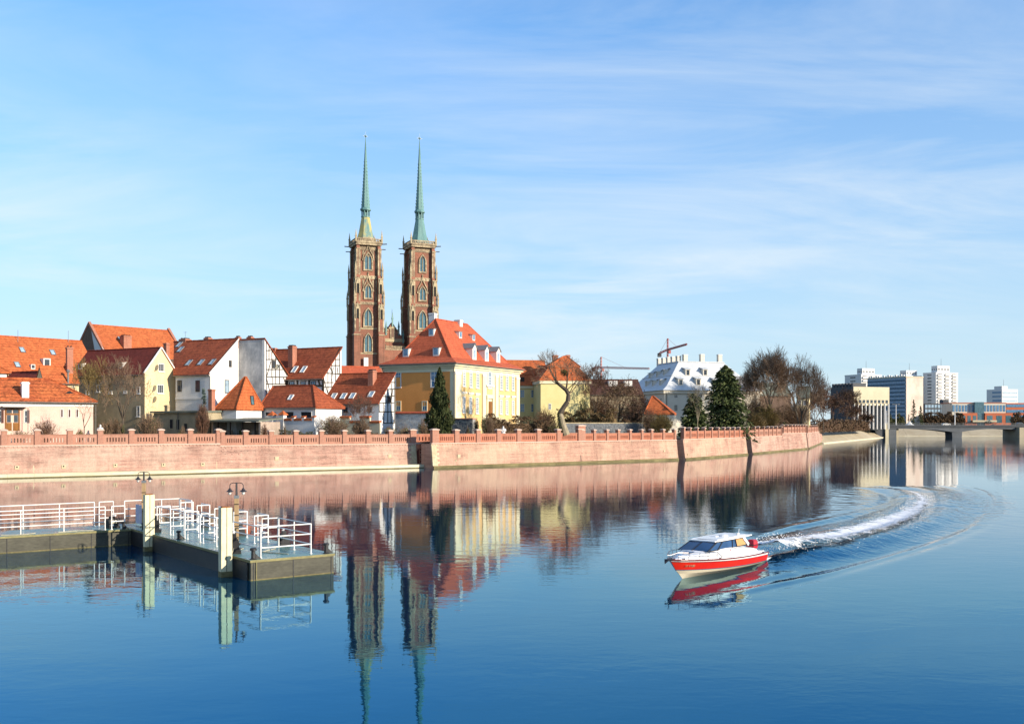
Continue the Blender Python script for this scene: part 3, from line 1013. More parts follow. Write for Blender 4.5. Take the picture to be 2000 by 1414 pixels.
# ------------------------------------------------------------------ far concrete bank, bridge
bk = MB()
A0, A1 = Vector((124.5, 411.0, 0)), Vector((214.0, 592.0, 0))
u = (A1 - A0).normalized(); v = Vector((-u.y, u.x, 0))
pts = lambda s, o, z: A0 + u * s + v * o + Vector((0, 0, z))
L_ = (A1 - A0).length
nb_ = 12
bank = thing('river_bank', 'sloped pale concrete bank beyond the end of the brick wall', 'embankment', tuple(A0))
for i in range(nb_):
    s0, s1 = L_ * i / nb_ + .05, L_ * (i + 1) / nb_ - .05
    q = [pts(s0, 0, .35) - A0, pts(s1, 0, .35) - A0, pts(s1, 9, 5.0) - A0, pts(s0, 9, 5.0) - A0]
    MB().slab(q, 0.4).build('bank_slab', 'bank_concrete', bank)
MB().hexa([pts(0, -.6, -1) - A0, pts(L_, -.6, -1) - A0, pts(L_, 1, -1) - A0, pts(0, 1, -1) - A0],
          [pts(0, -.6, .3) - A0, pts(L_, -.6, .3) - A0, pts(L_, 1, .3) - A0, pts(0, 1, .3) - A0]).build('bank_kerb', 'ledge_stone', bank)
MB().hexa([pts(0, .9, -1) - A0, pts(L_, .9, -1) - A0, pts(L_, 14, -1) - A0, pts(0, 14, -1) - A0],
          [pts(0, 1.2, .2) - A0, pts(L_, 1.2, .2) - A0, pts(L_, 14, 4.9) - A0, pts(0, 14, 4.9) - A0]).build('bank_core', 'bank_concrete', bank)
fe = thing('riverside_fence', 'thin grey metal fence along the top of the concrete bank', 'fence', tuple(pts(0, 9.6, 4.95)))
for i in range(56):
    s_ = L_ * (i + .5) / 56
    MB().box(-.08, .08, -.08, .08, 0, 1.5).build('post', 'metal_grey', fe, loc=pts(s_, 9.6, 4.95) - pts(0, 9.6, 4.95))
for z_ in (.5, 1.0, 1.5):
    MB().bar((0, 0, z_), u * L_ + Vector((0, 0, z_)), .08, .08).build('rail', 'metal_grey', fe)

# bank seen under the bridge
fb = thing('river_bank', 'pale concrete bank seen beneath the arches of the bridge', 'embankment', (251, 690, 0))
P0, P1 = Vector((236, 665, 0)), Vector((640, 640, 0))
uu = (P1 - P0).normalized(); vv_ = Vector((-uu.y, uu.x, 0)); LL = (P1 - P0).length
ref = Vector((251, 690, 0))
for i in range(20):
    s0, s1 = LL * i / 20 + .05, LL * (i + 1) / 20 - .05
    q = [P0 + uu * s0 + Vector((0, 0, .3)), P0 + uu * s1 + Vector((0, 0, .3)), P0 + uu * s1 + vv_ * 10 + Vector((0, 0, 5.2)), P0 + uu * s0 + vv_ * 10 + Vector((0, 0, 5.2))]
    MB().slab([p - ref for p in q], .5).build('bank_slab', 'bank_concrete', fb)
MB().hexa([P0 - ref - vv_ * .5 + Vector((0, 0, -1)), P1 - ref - vv_ * .5 + Vector((0, 0, -1)), P1 - ref + vv_ + Vector((0, 0, -1)), P0 - ref + vv_ + Vector((0, 0, -1))],
          [P0 - ref - vv_ * .5 + Vector((0, 0, .28)), P1 - ref - vv_ * .5 + Vector((0, 0, .28)), P1 - ref + vv_ + Vector((0, 0, .28)), P0 - ref + vv_ + Vector((0, 0, .28))]).build('bank_kerb', 'ledge_stone', fb)

BR = Place('road_bridge', 'low grey concrete road bridge with haunched girders crossing the river', 'bridge', 1727, 606.0, 3.0, 0)
bx = lambda px: BR.rx(px)
xL, xP, xR = bx(1735), bx(1871), bx(1988)
xEnd = bx(2110)
MB().box(bx(1700), xEnd, 0, 16, 6.1, 6.95).build('deck', 'girder', BR.e)
MB().box(bx(1700), xEnd, -0.5, 0.5, 6.96, 7.35).build('kerb', 'girder', BR.e)


def haunch(x0, x1, lo0, lo1, mid):
    n = 20
    top = 6.095
    pr = []
    for i in range(n + 1):
        t_ = i / n
        z = mid - ((lo0 - 0) * (1 - t_) ** 3 + lo1 * t_ ** 3)
        pr.append((x0 + (x1 - x0) * t_, .8, z))
    return MB().ext([(x0, .8, top)] + pr + [(x1, .8, top)], (0, 14, 0))


haunch(xL - 6, xP, .6, 2.7, 5.4).build('girder', 'girder', BR.e)
haunch(xP, xR + 3, 2.7, 1.2, 5.4).build('girder', 'girder', BR.e)
haunch(xR + 3, xEnd, 1.2, .3, 5.4).build('girder', 'girder', BR.e)
MB().box(bx(1735.5), bx(1752.5), 1.2, 14, -1, 5.5).build('pier', 'girder', BR.e)
MB().box(bx(1752.6), bx(1758.5), 2.5, 14, -1, 5.5).build('pier_end', 'bank_concrete', BR.e)
MB().ext([(xP - 2.8, 1.0, -1), (xP + 2.8, 1.0, -1), (xP + 3.1, 1.0, 3.4), (xP - 3.1, 1.0, 3.4)], (0, 9, 0)).build('pier', 'girder', BR.e)
MB().box(bx(1986), bx(2060), -3, 16, -1, 5.8).build('abutment', 'bank_concrete', BR.e)
MB().box(bx(1728), bx(1734.3), -1.0, 15, -1, 8.6).build('abutment_pylon', 'concrete', BR.e)
MB().ext([(bx(1698), 0, 7.2), (bx(1727.9), 0, 7.2), (bx(1727.9), 0, -1), (bx(1722), 0, -1)], (0, 12, 0)).build('abutment', 'concrete_dark', BR.e)
rl = MB()
for z_ in (7.7, 8.05, 8.4):
    MB().bar((bx(1736), 0, z_), (xEnd, 0, z_), .05, .05).build('rail', 'metal_grey', BR.e)
for i in range(44):
    x = bx(1736) + (xEnd - bx(1736)) * i / 44
    MB().box(-.04, .04, -.04, .04, 7.36, 8.45).build('railing_post', 'metal_grey', BR.e, loc=(x, 0, 0))


def lamp_mast(px, d, ytop, ybase, label):
    z0 = zat(ybase, d)
    p = gp(px, d=d, z=z0)
    e = thing('street_lamp', label, 'street lamp', p, 0, 'tall lamp posts by the bridge')
    h = zat(ytop, d) - z0
    MB().tube((0, 0, 0), (0, 0, h), .32, .18, 6).build('pole', 'tower_white', e)
    MB().bar((-1.6, 0, h), (1.6, 0, h + .1), .2, .2).build('arm', 'metal_grey', e)
    for s_ in (-1, 1):
        MB().box(s_ * 1.7 - .6, s_ * 1.7 + .6, -.3, .3, h - .05, h + .25).build('lamp_head', 'metal_grey', e)


lamp_mast(1750, 625, 790, 831, 'tall pale lamp post in front of the blue glass slab building')
lamp_mast(1865, 612, 791, 831, 'tall pale lamp post on the bridge above its middle pier')
lamp_mast(1731.5, 600, 802, 829, 'tall pale lamp post beside the pylon at the bridge end')


def car(px, d, label, body, L=4.6, z=6.98, flip=1, tall=1.0):
    p = gp(px, d=d, z=z)
    e = thing('car', label, 'car', p, R(3))
    k = tall
    prof = [(-L / 2, .35), (L / 2, .35), (L / 2, .75), (L / 2 - .2, .95), (L * .22, 1.02), (-L / 2 + .1, 1.0), (-L / 2, .8)]
    MB().ext([(x, -.9, z_) for x, z_ in prof], (0, 1.8, 0)).build('body', body, e)
    cab = [(-L * .44, 1.0), (L * .24, 1.0), (L * .08, 1.48 * k), (-L * .30, 1.48 * k)]
    MB().ext([(x, -.78, z_) for x, z_ in cab], (0, 1.56, 0)).build('window', 'glass', e)
    MB().box(-L * .31, L * .09, -.8, .8, 1.482 * k, 1.56 * k).build('roof', body, e)
    for sx in (-.32, .32):
        for y_ in (-.92, .70):
            w_ = MB().tube((sx * L, y_, .34), (sx * L, y_ + .22, .34), .34, .34, 10).build('wheel', 'dark_interior', e)
            MB().tube((sx * L, y_ - .012, .34), (sx * L, y_ + .232, .34), .18, .18, 8).build('rim', 'metal_grey', w_)


car(1848, 612.5, 'white car crossing the bridge', 'white', 4.9)
car(1993, 612.5, 'dark van crossing the bridge at its right end', 'dark_interior', 5.4, tall=1.3)
tp = gp(1776.5, d=640, z=6.0)
tent = thing('tent', 'small white peaked tent behind the bridge railing', 'tent', tp)
MB().lathe([(4.0, 0), (3.9, 1.0), (1.8, 1.9), (.3, 3.5), (.02, 3.8)], 8).build('canopy', 'white', tent)
MB().tube((0, 0, 3.6), (0, 0, 4.1), .12, .04, 6).build('finial', 'metal_grey', tent)
# ------------------------------------------------------------------ house builders
def crop(x0, y0, k):
    return lambda x, y: (x0 + x / k, y0 + y / k)


c1 = crop(0, 600, 5.437); c2 = crop(320, 600, 5.439); c3 = crop(640, 560, 4.7125)
c4 = crop(980, 640, 5.5556); c5 = crop(1220, 640, 4.762); c6 = crop(1600, 690, 5.0); c9 = crop(880, 690, 8.8375)


class House(Place):
    def gable(s, x0, x1, W, ez, rz, wm, rm, half=False, over=0.45, ox=0.2, wall=True, ridge=True, back=True, rl=None):
        """Gabled walls and roof, ridge along x (half: single slope up to a wall at the back)."""
        s.W_, s.ez, s.rz, s.run = W, ez, rz, (W if half else W / 2)
        rl = x0 if rl is None else rl
        pr = [(0, 0), (0, ez)] + ([(W, rz), (W, 0)] if half else [(W / 2, rz), (W, ez), (W, 0)])
        if wall:
            MB().ext([(x0, y, z) for y, z in pr], (x1 - x0, 0, 0)).build('wall', wm, s.e)
        k = (rz - ez) / s.run
        t = 0.24
        s.lift = t + 0.04
        f = [(x0 - ox, -over, ez - over * k + s.lift), (x1 + ox, -over, ez - over * k + s.lift), (x1 + ox, s.run, rz + s.lift), (rl - ox, s.run, rz + s.lift)]
        MB().slab(f, t).build('roof', rm, s.e)
        if not half and back:
            g = [(x0 - ox, W + over, ez - over * k + s.lift), (x1 + ox, W + over, ez - over * k + s.lift), (x1 + ox, s.run + .002, rz + s.lift), (rl - ox, s.run + .002, rz + s.lift)]
            MB().slab(g[::-1], t).build('roof', rm, s.e)
        if ridge:
            n = max(4, int((x1 - rl) / 1.2))
            b = MB()
            for i in range(n):
                xa_ = rl - ox + (x1 - rl + 2 * ox) * i / n
                b.tube((xa_, s.run, rz + s.lift + .02), (xa_ + (x1 - rl + 2 * ox) / n * 1.02, s.run, rz + s.lift + .02), .17, .14, 6)
            b.build('ridge_cap', rm, s.e)
        s.pp = (0, 0, ez + s.lift)
        s.pn = (0, -(rz - ez), s.run)
        s.pitch = math.atan2(rz - ez, s.run)
        gutter(s.e, [(x0 - ox, -over - .05, ez - over * k + s.lift - .22), (x1 + ox, -over - .05, ez - over * k + s.lift - .22)])
        return s

    def onroof(s, px, py):
        return s.hit(px, py, s.pp, s.pn)

    def sky(s, px, py, w=0.9, h=1.5, **k):
        p = s.onroof(px, py)
        return skylight(s.e, p, w, h, s.pitch, **k)

    def chim(s, px0, px1, ytop, ybase, dpt=None, m='brick_chimney', flues=0, plane=None, below=1.4, capm=None):
        p = s.hit((px0 + px1) / 2, ybase, *(plane or (s.pp, s.pn)))
        d = s.W(p[0], p[1]).y
        w = (px1 - px0) / FPX * d
        return chimney(s.e, p + Vector((0, (dpt or w) * .3, 0)), w * .86, dpt or w * .8, s.z(ytop, p[0], p[1]), m, capm, flues, below)

    def win(s, face, cx, top, bot, wpx, x=0.0, y=0.0, **k):
        """Window seen centred at column cx between rows top and bot, wpx photo pixels wide."""
        a = s.F(cx, bot, y) if face == 'F' else s.S(cx, bot, x)
        if face == 'F':
            l, r = s.F(cx - wpx / 2, bot, y), s.F(cx + wpx / 2, bot, y)
            w = abs(r[0] - l[0])
            h = s.F(cx, top, y)[2] - a[2]
        else:
            l, r = s.S(cx - wpx / 2, bot, x), s.S(cx + wpx / 2, bot, x)
            w = abs(r[1] - l[1])
            h = s.S(cx, top, x)[2] - a[2]
        return window(s.e, a, w, h, face, **k)

    def beams(s, face, lines, w=0.2, x=0.0, y=0.0, name='timber_beam'):
        for i, ((ax, ay), (bx_, by_)) in enumerate(lines):
            a = s.F(ax, ay, y) if face == 'F' else s.S(ax, ay, x)
            b = s.F(bx_, by_, y) if face == 'F' else s.S(bx_, by_, x)
            off = 0.03 + 0.012 * (i % 5)
            if face == 'F':
                MB().bar(a + Vector((0, -off + .05, 0)), b + Vector((0, -off + .05, 0)), w, .14, up=(0, 1, 0)).build(name, 'timber', s.e)
            else:
                MB().bar(a + Vector((off - .05, 0, 0)), b + Vector((off - .05, 0, 0)), w, .14, up=(1, 0, 0)).build(name, 'timber', s.e)


def hip_roof(H, x0, x1, y0, y1, ez, A, B, rm, over=0.5, fascia='white', th=0.28):
    """Hipped roof over a rectangle; ridge from A to B (local points)."""
    A = Vector(A); B = Vector(B)
    X0, X1, Y0, Y1 = x0 - over, x1 + over, y0 - over, y1 + over
    c = [Vector((X0, Y0, ez)), Vector((X1, Y0, ez)), Vector((X1, Y1, ez)), Vector((X0, Y1, ez))]
    lo = [p - Vector((0, 0, th)) for p in c]
    along_x = abs(B.x - A.x) >= abs(B.y - A.y)
    if along_x:
        if A.x > B.x: A, B = B, A
        fs = [(0, 1, 5, 4), (1, 2, 5), (2, 3, 4, 5), (3, 0, 4)]
    else:
        if A.y > B.y: A, B = B, A
        fs = [(0, 1, 4), (1, 2, 5, 4), (2, 3, 5), (3, 0, 4, 5)]
    b = MB()
    b.add(c + [A, B] + lo, fs + [(0, 6, 7, 1), (1, 7, 8, 2), (2, 8, 9, 3), (3, 9, 6, 0), (9, 8, 7, 6)])
    b.build('roof', rm, H.e)
    cap = MB()
    for q, r in ((0, A), (1, A if not along_x else B), (2, B), (3, B if not along_x else A)):
        cap.tube(c[q] + Vector((0, 0, .03)), r + Vector((0, 0, .03)), .14, .14, 6)
    if (B - A).length > .3:
        cap.tube(A + Vector((0, 0, .03)), B + Vector((0, 0, .03)), .15, .15, 6)
    cap.build('ridge_cap', rm, H.e)


def frustum(b, x0, x1, y0, y1, z0, X0, X1, Y0, Y1, z1):
    return b.hexa([(x0, y0, z0), (x1, y0, z0), (x1, y1, z0), (x0, y1, z0)], [(X0, Y0, z1), (X1, Y0, z1), (X1, Y1, z1), (X0, Y1, z1)])


# ------------------------------------------------------------------ left group of houses
# pink cottage in front
H = House('cottage', 'low pink cottage with weathered orange tiled roof and wooden double door', 'house', 182, 168.0, 35.0, GZ)
L = H.rx(-150); z0 = H.z(788)
MB().box(L, 0, 0, 9.0, 0, z0).build('wall', 'pink_plaster', H.e)
rzc = H.z(741, -5.6, 4.5)
hip_roof(H, L, 0, 0, 9.0, z0 + .25, (L + 5.5, 4.5, rzc), (H.rx(99, 4.5), 4.5, rzc), 'tile_old', over=.55)
H.pp = (0, -.55, z0 + .25); H.pn = (0, -(rzc - z0 - .25), 5.05)
gutter(H.e, [(L, -.62, z0 + .05), (.6, -.62, z0 + .05)], .11)
MB().tube((.35, -.2, 0), (.35, -.2, z0), .07, .07, 6).build('downpipe', 'gutter', H.e)
MB().box(L, .02, -.08, .02, z0 - .55, z0 - .08).build('cornice', 'white', H.e)
H.chim(42, 57, 746, 775, m='white_plaster', dpt=1.1)
for cx in (120.7, 135.6, 150.7):
    H.win('F', cx, 799, 815.5, 5.4, fm='white_plaster', pm='shutter', nx=1, nz=1, fw=.08)
for cx in (0, 50.5):
    H.win('F', cx, 801, 826, 6.5, fm='white_plaster', pm='glass', nx=1, nz=2, fw=.1)
    p = H.F(cx + 4.6, 826)
    MB().box(p[0] - .18, p[0] + .18, -.1, .02, p[2], p[2] + 2.05).build('shutter', 'shutter', H.e)
a, b_ = H.F(10, 841), H.F(38.5, 841)
dw = b_[0] - a[0]; dx = (a[0] + b_[0]) / 2; dh = H.F(24, 798)[2] - a[2]
dr = MB().ring([(-dw / 2, -.12, 0), (dw / 2, -.12, 0), (dw / 2, -.12, dh), (-dw / 2, -.12, dh)],
               [(-dw / 2 + .18, -.12, .01), (dw / 2 - .18, -.12, .01), (dw / 2 - .18, -.12, dh - .15), (-dw / 2 + .18, -.12, dh - .15)], (0, .16, 0)).build('door', 'door_wood', H.e, loc=(dx, 0, a[2]))
MB().box(-dw / 2 + .17, dw / 2 - .17, -.14, .02, dh * .72, dh * .78).build('transom', 'door_wood', dr)
for s_ in (-1, 1):
    q = s_ * dw * .24
    MB().box(q - dw * .19, q + dw * .19, -.07, .02, .02, dh * .36).build('door_panel', 'door_wood', dr)
    MB().box(q - dw * .13, q + dw * .13, -.05, .02, dh * .38, dh * .70).build('pane', 'glass', dr)
    MB().box(q - dw * .2, q + dw * .2, -.04, .02, dh * .79, dh * .94).build('pane', 'glass', dr)
MB().box(dx - dw * .75, dx + dw * 1.0, -1.5, 0, a[2] + dh + .25, a[2] + dh + .38).build('porch_roof', 'white', H.e)
MB().tube((dx + dw * .96, -1.4, 0), (dx + dw * .96, -1.4, a[2] + dh + .25), .05, .05, 6).build('porch_post', 'metal_grey', H.e)
p = H.hit(135.5, 768.5, H.pp, H.pn)
d_ = MB()
prof = [(-1.15, 0), (-.75, .18), (-.4, .45), (0, .56), (.4, .45), (.75, .18), (1.15, 0)]
d_.ext([(x, 0, z) for x, z in prof], (0, 1.4, 0)).build('eyebrow_dormer', 'tile_old', H.e, loc=p)
MB().ext([(x * .62, -.05, z * .72) for x, z in prof], (0, .1, 0)).build('dormer_opening', 'dark_interior', H.e, loc=p)

# maroon-roofed cross house right behind the cottage
H = House('house', 'small house with dark maroon roof peeping over the cottage ridge', 'house', 101, 186.0, -27.4, GZ)
H.gable(H.rx(2), 0, 5.0, H.z(746), H.z(727, 0, 2.5), 'white_plaster', 'tile_maroon')
p = H.S(101, 741)
MB().ext([(.22, 0, H.ez + .2), (.22, H.W_ / 2, H.rz + .55), (.22, H.W_, H.ez + .2), (.22, H.W_, H.ez - .2), (.22, H.W_ / 2, H.rz - .1), (.22, 0, H.ez - .2)], (.3, 0, 0)).build('gable_coping', 'coping', H.e)
# hipped house cut by the left edge
H = House('house', 'house with orange hipped roof and white wall cut by the left edge of the view', 'house', 13, 190.0, 35.0, GZ)
ez = H.z(729)
MB().box(-22, 0, 0, 12, 0, ez).build('wall', 'white_plaster', H.e)
hip_roof(H, -22, 0, 0, 12, ez + .2, (-16, 6, H.z(682, -6, 6)), (-6, 6, H.z(682, -6, 6)), 'tile_orange')
for i in range(5):
    window(H.e, (-2.5 - i * 3.4, 0, ez - 3.6), 1.1, 1.8, 'F', sill=True)
# big orange roof
H = House('long_house', 'long house with a big bright orange roof full of small skylights at left', 'house', 191, 209.5, 50.0, GZ)
H.gable(-48, 0, 14.0, 13.3, H.z(669, -0.01, 7), 'yellow_plaster', 'tile_orange')
for x, y in (c1(235, 455), c1(558, 482), c1(183, 612)):
    H.sky(x, y, 1.0, 1.5)
for x, y, s_ in ((*c1(497, 600), 1.4), (*c1(350, 640), .8), (*c1(683, 660), .8)):
    p = H.onroof(x, y + 3 * s_)
    dm = MB().box(-s_ / 2, s_ / 2, 0, 1.5 * s_, -.3, s_ * 1.05).build('dormer', 'white', H.e, loc=p + Vector((0, -.1, 0)))
    MB().box(-s_ * .36, s_ * .36, -.03, .1, .08, s_ * .9).build('pane', 'glass', dm)
for i in range(8):
    window(H.e, (-3 - i * 3.6, 0, 9.6), 1.1, 1.8, 'F', sill=True)
for x, y in ((190, 640), (725, 662)):
    q = H.onroof(*c1(x, 370 if x < 300 else 372))
    MB().tube(q, q + Vector((0, 0, 2.4)), .05, .04, 5).build('antenna', 'metal_grey', H.e)
# tall gable house (church-like) with parapets
H = House('steep_roofed_hall', 'tall hall with steep orange roof between two raised gable parapets', 'house', 208.5, 226.9, 50.0, GZ)
HW = 16.0
rz = H.z(632, 0, 8); ez = rz - 7.6
xr = H.rx(331, 8)
H.gable(0, xr, HW, ez, rz - .5, 'brick_gable', 'tile_orange', over=.3, ox=-.35)
for x0 in (-.1, xr - .5):
    MB().ext([(x0, -.5, ez - .6), (x0, 8, rz + .45), (x0, 16.5, ez - .6), (x0, 16.5, ez - 1.2), (x0, 8, rz - .4), (x0, -.5, ez - 1.2)], (.6, 0, 0)).build('gable_parapet', 'brick_chimney', H.e)
pa = [H.hit(x, y, (0, 0, 0), (1, 0, 0)) for x, y in (c1(970, 235), c1(1112, 470), c1(1010, 470))]
MB().ext([q + Vector((-.06, 0, 0)) for q in pa], (.08, 0, 0)).build('plaster_panel', 'white_plaster', H.e)
H.chim(239, 258, 656, 681, flues=3)
H.sky(235, 661.5, 1.1, 1.2)
# yellow house fragment with the tall brick chimney
H = House('house', 'narrow yellow house with an orange roof strip and a very tall brick chimney', 'house', 154, 186.0, 40.0, GZ)
ez = H.z(747)
H.gable(-6, 0, 5, ez, H.z(720, -1, 2.5), 'yellow_plaster', 'tile_orange', ox=.1)
H.win('F', 143, 750, 757, 5, nx=2, nz=1)
p = H.onroof(137, 729)
chimney(H.e, p + Vector((0, .4, 0)), 1.05, .9, H.z(678, p[0], p[1]), 'brick_chimney', None, 2)
p = H.F(133, 752, -.3)
fl = MB().tube(p, p + Vector((0, 0, 2.3)), .16, .16, 8)
fl.build('flue_pipe', 'metal_grey', H.e)
MB().lathe([(.30, 0), (.34, .25), (.1, .5)], 8, p + Vector((0, 0, 2.3))).build('flue_cowl', 'metal_grey', H.e)

# dark-roofed house with yellow gable
H = House('gabled_house', 'house with dark maroon roof and a pale yellow gable carrying satellite dishes', 'house', 282, 190.0, -27.4, GZ)
HW = H.ry(344)
L = H.rx(140)
H.gable(L, 0, HW, H.z(728), H.z(682, 0, HW / 2), 'tan_plaster', 'tile_maroon')
# pale gable skin
MB().ext([(.03, 0, 0), (.03, 0, H.ez + .02), (.03, HW / 2, H.rz + .02), (.03, HW, H.ez + .02), (.03, HW, 0)], (.06, 0, 0)).build('gable_plaster', 'yellow_plaster', H.e)
MB().bar((.25, -.4, H.ez - .1), (.25, HW / 2, H.rz + .32), .14, .24).bar((.25, HW + .4, H.ez - .1), (.25, HW / 2 + .003, H.rz + .32), .14, .24).build('verge_board', 'white', H.e)
H.win('S', 314.5, 710, 726, 11, x=.09, nx=3, nz=1, sill=True)
H.win('S', 313, 751, 768.5, 12, x=.09, nx=3, nz=1, sill=True)
for x, y in ((305, 719.5), (300.5, 759.5), (301, 781)):
    p = H.S(x, y, .09)
    dsh = MB().lathe([(.02, 0), (.35, .05), (.62, .22), (.64, .24), (.35, .09), (.02, .04)], 12)
    MB().tube((0, 0, 0), (.5, -.1, -.05), .04).build('dish_arm', 'metal_grey', H.e, loc=p)
    dsh.build('satellite_dish', 'dish', H.e, loc=None or (p[0] + .5, p[1] - .1, p[2])).rotation_euler = (R(75), 0, R(-10))
for x, t, b_ in ((171, 752, 771), (192, 752, 766), (216, 764, 769), (270.5, 755, 769), (270.5, 793, 814), (245, 763, 768)):
    H.win('F', x, t, b_, 6.5, nx=2, nz=2, sill=True)
for x, y in ((158, 719), (237, 717)):
    p = H.onroof(x, y)
    dm = MB().box(-.5, .5, -.2, 1.6, -.6, 1.0).build('dormer', 'white', H.e, loc=p)
    MB().slab([(-.7, -.4, 1.0), (.7, -.4, 1.0), (.7, 1.9, 1.35), (-.7, 1.9, 1.35)], .12).build('dormer_roof', 'tile_maroon', dm)
    MB().box(-.32, .32, -.24, -.1, 0, .75).build('pane', 'glass', dm)
chimney(H.e, Vector((-.5, HW * .75, H.rz - 1.0)), .8, .8, H.rz + 1.3, 'brick_chimney')

# white house with brown roof, and its cut-off half-timbered end
H = House('white_house', 'white house with reddish brown roof, three skylights and a row of ridge chimneys', 'house', 410, 190.5, -27.4, GZ)
L = H.rx(343)
rz = H.z(664.5, 0, 7.65)
H.gable(L, 0, 15.3, H.z(729.5), rz, 'white_plaster', 'tile_orange_dim', rl=H.rx(341, 7.65))
for x, y in ((369, 709), (392.6, 708.2), (414.5, 707.5), (352.5, 683), (350, 673.5)):
    H.sky(x, y, .95, 1.75, pm='glass_sky', fm='metal_grey')
rp = ((0, 7.65, rz), (0, 1, 0))
for a, b_, t in ((348, 367, 662), (397, 410, 659.5), (459, 468, 658)):
    H.chim(a, b_, t, 668.5 if a < 400 else 666, plane=rp, flues=2)
q = H.hit(362, 662, *rp)
MB().tube(q, q + Vector((0, 0, 1.5)), .04, .03, 5).bar(q + Vector((-.5, 0, 1.3)), q + Vector((.5, 0, 1.3)), .04, .04).build('antenna', 'metal_grey', H.e)
for x in (351, 386.3):
    H.win('F', x, 743, 765, 8.2, fm='timber', nx=2, nz=2)
pz = H.F(365, 780)[2]
MB().box(L, -.02 + .0, -.12, .02, pz, pz + .28).build('cornice', 'white_plaster', H.e)
MB().box(L, 0, -.16, .02, H.ez - .5, H.ez - .12).build('eaves_cornice', 'white', H.e)
H.win('S', 449.5, 704, 717, 5.2, fm='timber', nx=2, nz=2)
H.win('S', 443, 742, 768, 8.4, fm='timber', pm='glass_sky', nx=2, nz=1)
MB().bar((.2, -.3, H.ez), (.2, 7.6, rz + .25), .1, .26).build('verge_board', 'white', H.e)
MB().path([(.18, -.55, H.ez - .15), (.18, -.15, H.ez - .7), (.18, -.12, .5)], .06, 6).build('downpipe', 'gutter', H.e)

H = House('half_timbered_house', 'tall grey stained house end with a narrow half-timbered gable falling to the right', 'house', 517, 194.4, -27.4, GZ)
L = H.rx(467.5); HW = H.ry(561)
tz = H.z(662.5); ez = H.z(731, 0, HW)
MB().ext([(L, y, z) for y, z in ((0, 0), (0, tz), (HW, ez), (HW, 0))], (-L, 0, 0)).build('wall', 'white_plaster', H.e)
MB().box(L - .02, -.55, -.09, 0, 0, tz - .02).build('stained_wall', 'stained_plaster', H.e)
MB().box(-.547, .04, -.08, 0, 0, tz - .02).build('corner_strip', 'white', H.e)
k = (ez - tz) / HW
MB().slab([(L - .1, -.2, tz + .25), (.25, -.2, tz + .25), (.25, HW + .5, ez + k * .5 + .25), (L - .1, HW + .5, ez + k * .5 + .25)], .22).build('roof', 'tile_orange_dim', H.e)
chimney(H.e, Vector((H.rx(489, .8), .8, tz)), 1.0, .8, H.z(657.5, -3, .8), 'brick_chimney', None, 2)
tb = [((1085, 462), (1150, 458)), ((1085, 556), (1205, 556)), ((1085, 662), (1262, 662)), ((1085, 742), (1306, 742)), ((1083, 815), (1300, 818)), ((1080, 893), (1136, 893)),
      ((1116, 415), (1116, 556)), ((1146, 470), (1146, 742)), ((1186, 530), (1186, 742)), ((1226, 610), (1226, 820)), ((1150, 742), (1150, 860)), ((1188, 742), (1188, 820)),
      ((1136, 575), (1092, 735)), ((1088, 750), (1122, 888)), ((1268, 742), (1290, 818)), ((1088, 355), (1088, 985)), ((1300, 730), (1300, 828))]
H.beams('S', [(c2(*a), c2(*b)) for a, b in tb], .17)
H.beams('S', [(c2(1078, 345), c2(1308, 722))], .26)
H.win('S', *c2(1165, 565), c2(0, 650)[1], 6.5, fm='timber', nx=2, nz=2)
p = H.S(*c2(1195, 635), .1)
MB().lathe([(.02, 0), (.3, .05), (.5, .18), (.3, .08)], 10).build('satellite_dish', 'dish', H.e, loc=p + Vector((.25, 0, 0))).rotation_euler = (R(75), 0, R(10))

# second half-timbered house
H = House('half_timbered_house', 'half-timbered house with two skylights and a broad brick chimney on its brown roof', 'house', 631, 196.0, -27.4, GZ)
HW = H.ry(667); L = H.rx(536, HW)
H.gable(L, 0, HW, H.z(737), H.z(681, 0, HW), 'white_plaster', 'tile_orange_dim', half=True)
MB().box(L, -.02, -.06, 0, 0, H.ez - .05).build('shaded_wall', 'white_plaster', H.e)
H.sky(575.5, 722, 1.0, 1.8, fm='white'); H.sky(593, 722, 1.0, 1.8, fm='white')
H.chim(562, 575, 676, 716, flues=3, dpt=1.3)
q = H.onroof(567, 690)
chimney(H.e, Vector((H.rx(536, HW), HW, H.rz - .3)), .9, .8, H.rz + .7, 'brick_chimney')
tb = [((1695, 800), (1800, 800)), ((1700, 850), (1850, 850)), ((1715, 700), (1860, 710)), ((1765, 620), (1865, 620)), ((1820, 555), (1868, 555)),
      ((1742, 680), (1742, 920)), ((1782, 600), (1782, 850)), ((1822, 545), (1822, 790)), ((1866, 470), (1866, 740)), ((1760, 630), (1790, 700)), ((1800, 640), (1778, 780)), ((1700, 770), (1738, 910)), ((1840, 640), (1850, 720)), ((1698, 742), (1698, 925))]
H.beams('S', [(c2(*a), c2(*b)) for a, b in tb], .17)
H.beams('S', [(c2(1690, 752), c2(1880, 440))], .24)
tb = [((1310, 762), (1688, 768)), ((1310, 830), (1688, 836)), ((1315, 770), (1315, 832)), ((1420, 770), (1420, 832)), ((1545, 770), (1545, 832)), ((1640, 770), (1660, 832)), ((1690, 750), (1690, 930))]
H.beams('F', [(c2(*a), c2(*b)) for a, b in tb], .4, y=-.06)
for x in (1360, 1480, 1590):
    px, py = c2(x, 785)
    H.win('F', px, py, c2(0, 826)[1], 10, y=-.06, fm='timber', pm='glass_blue', nx=2, nz=1)

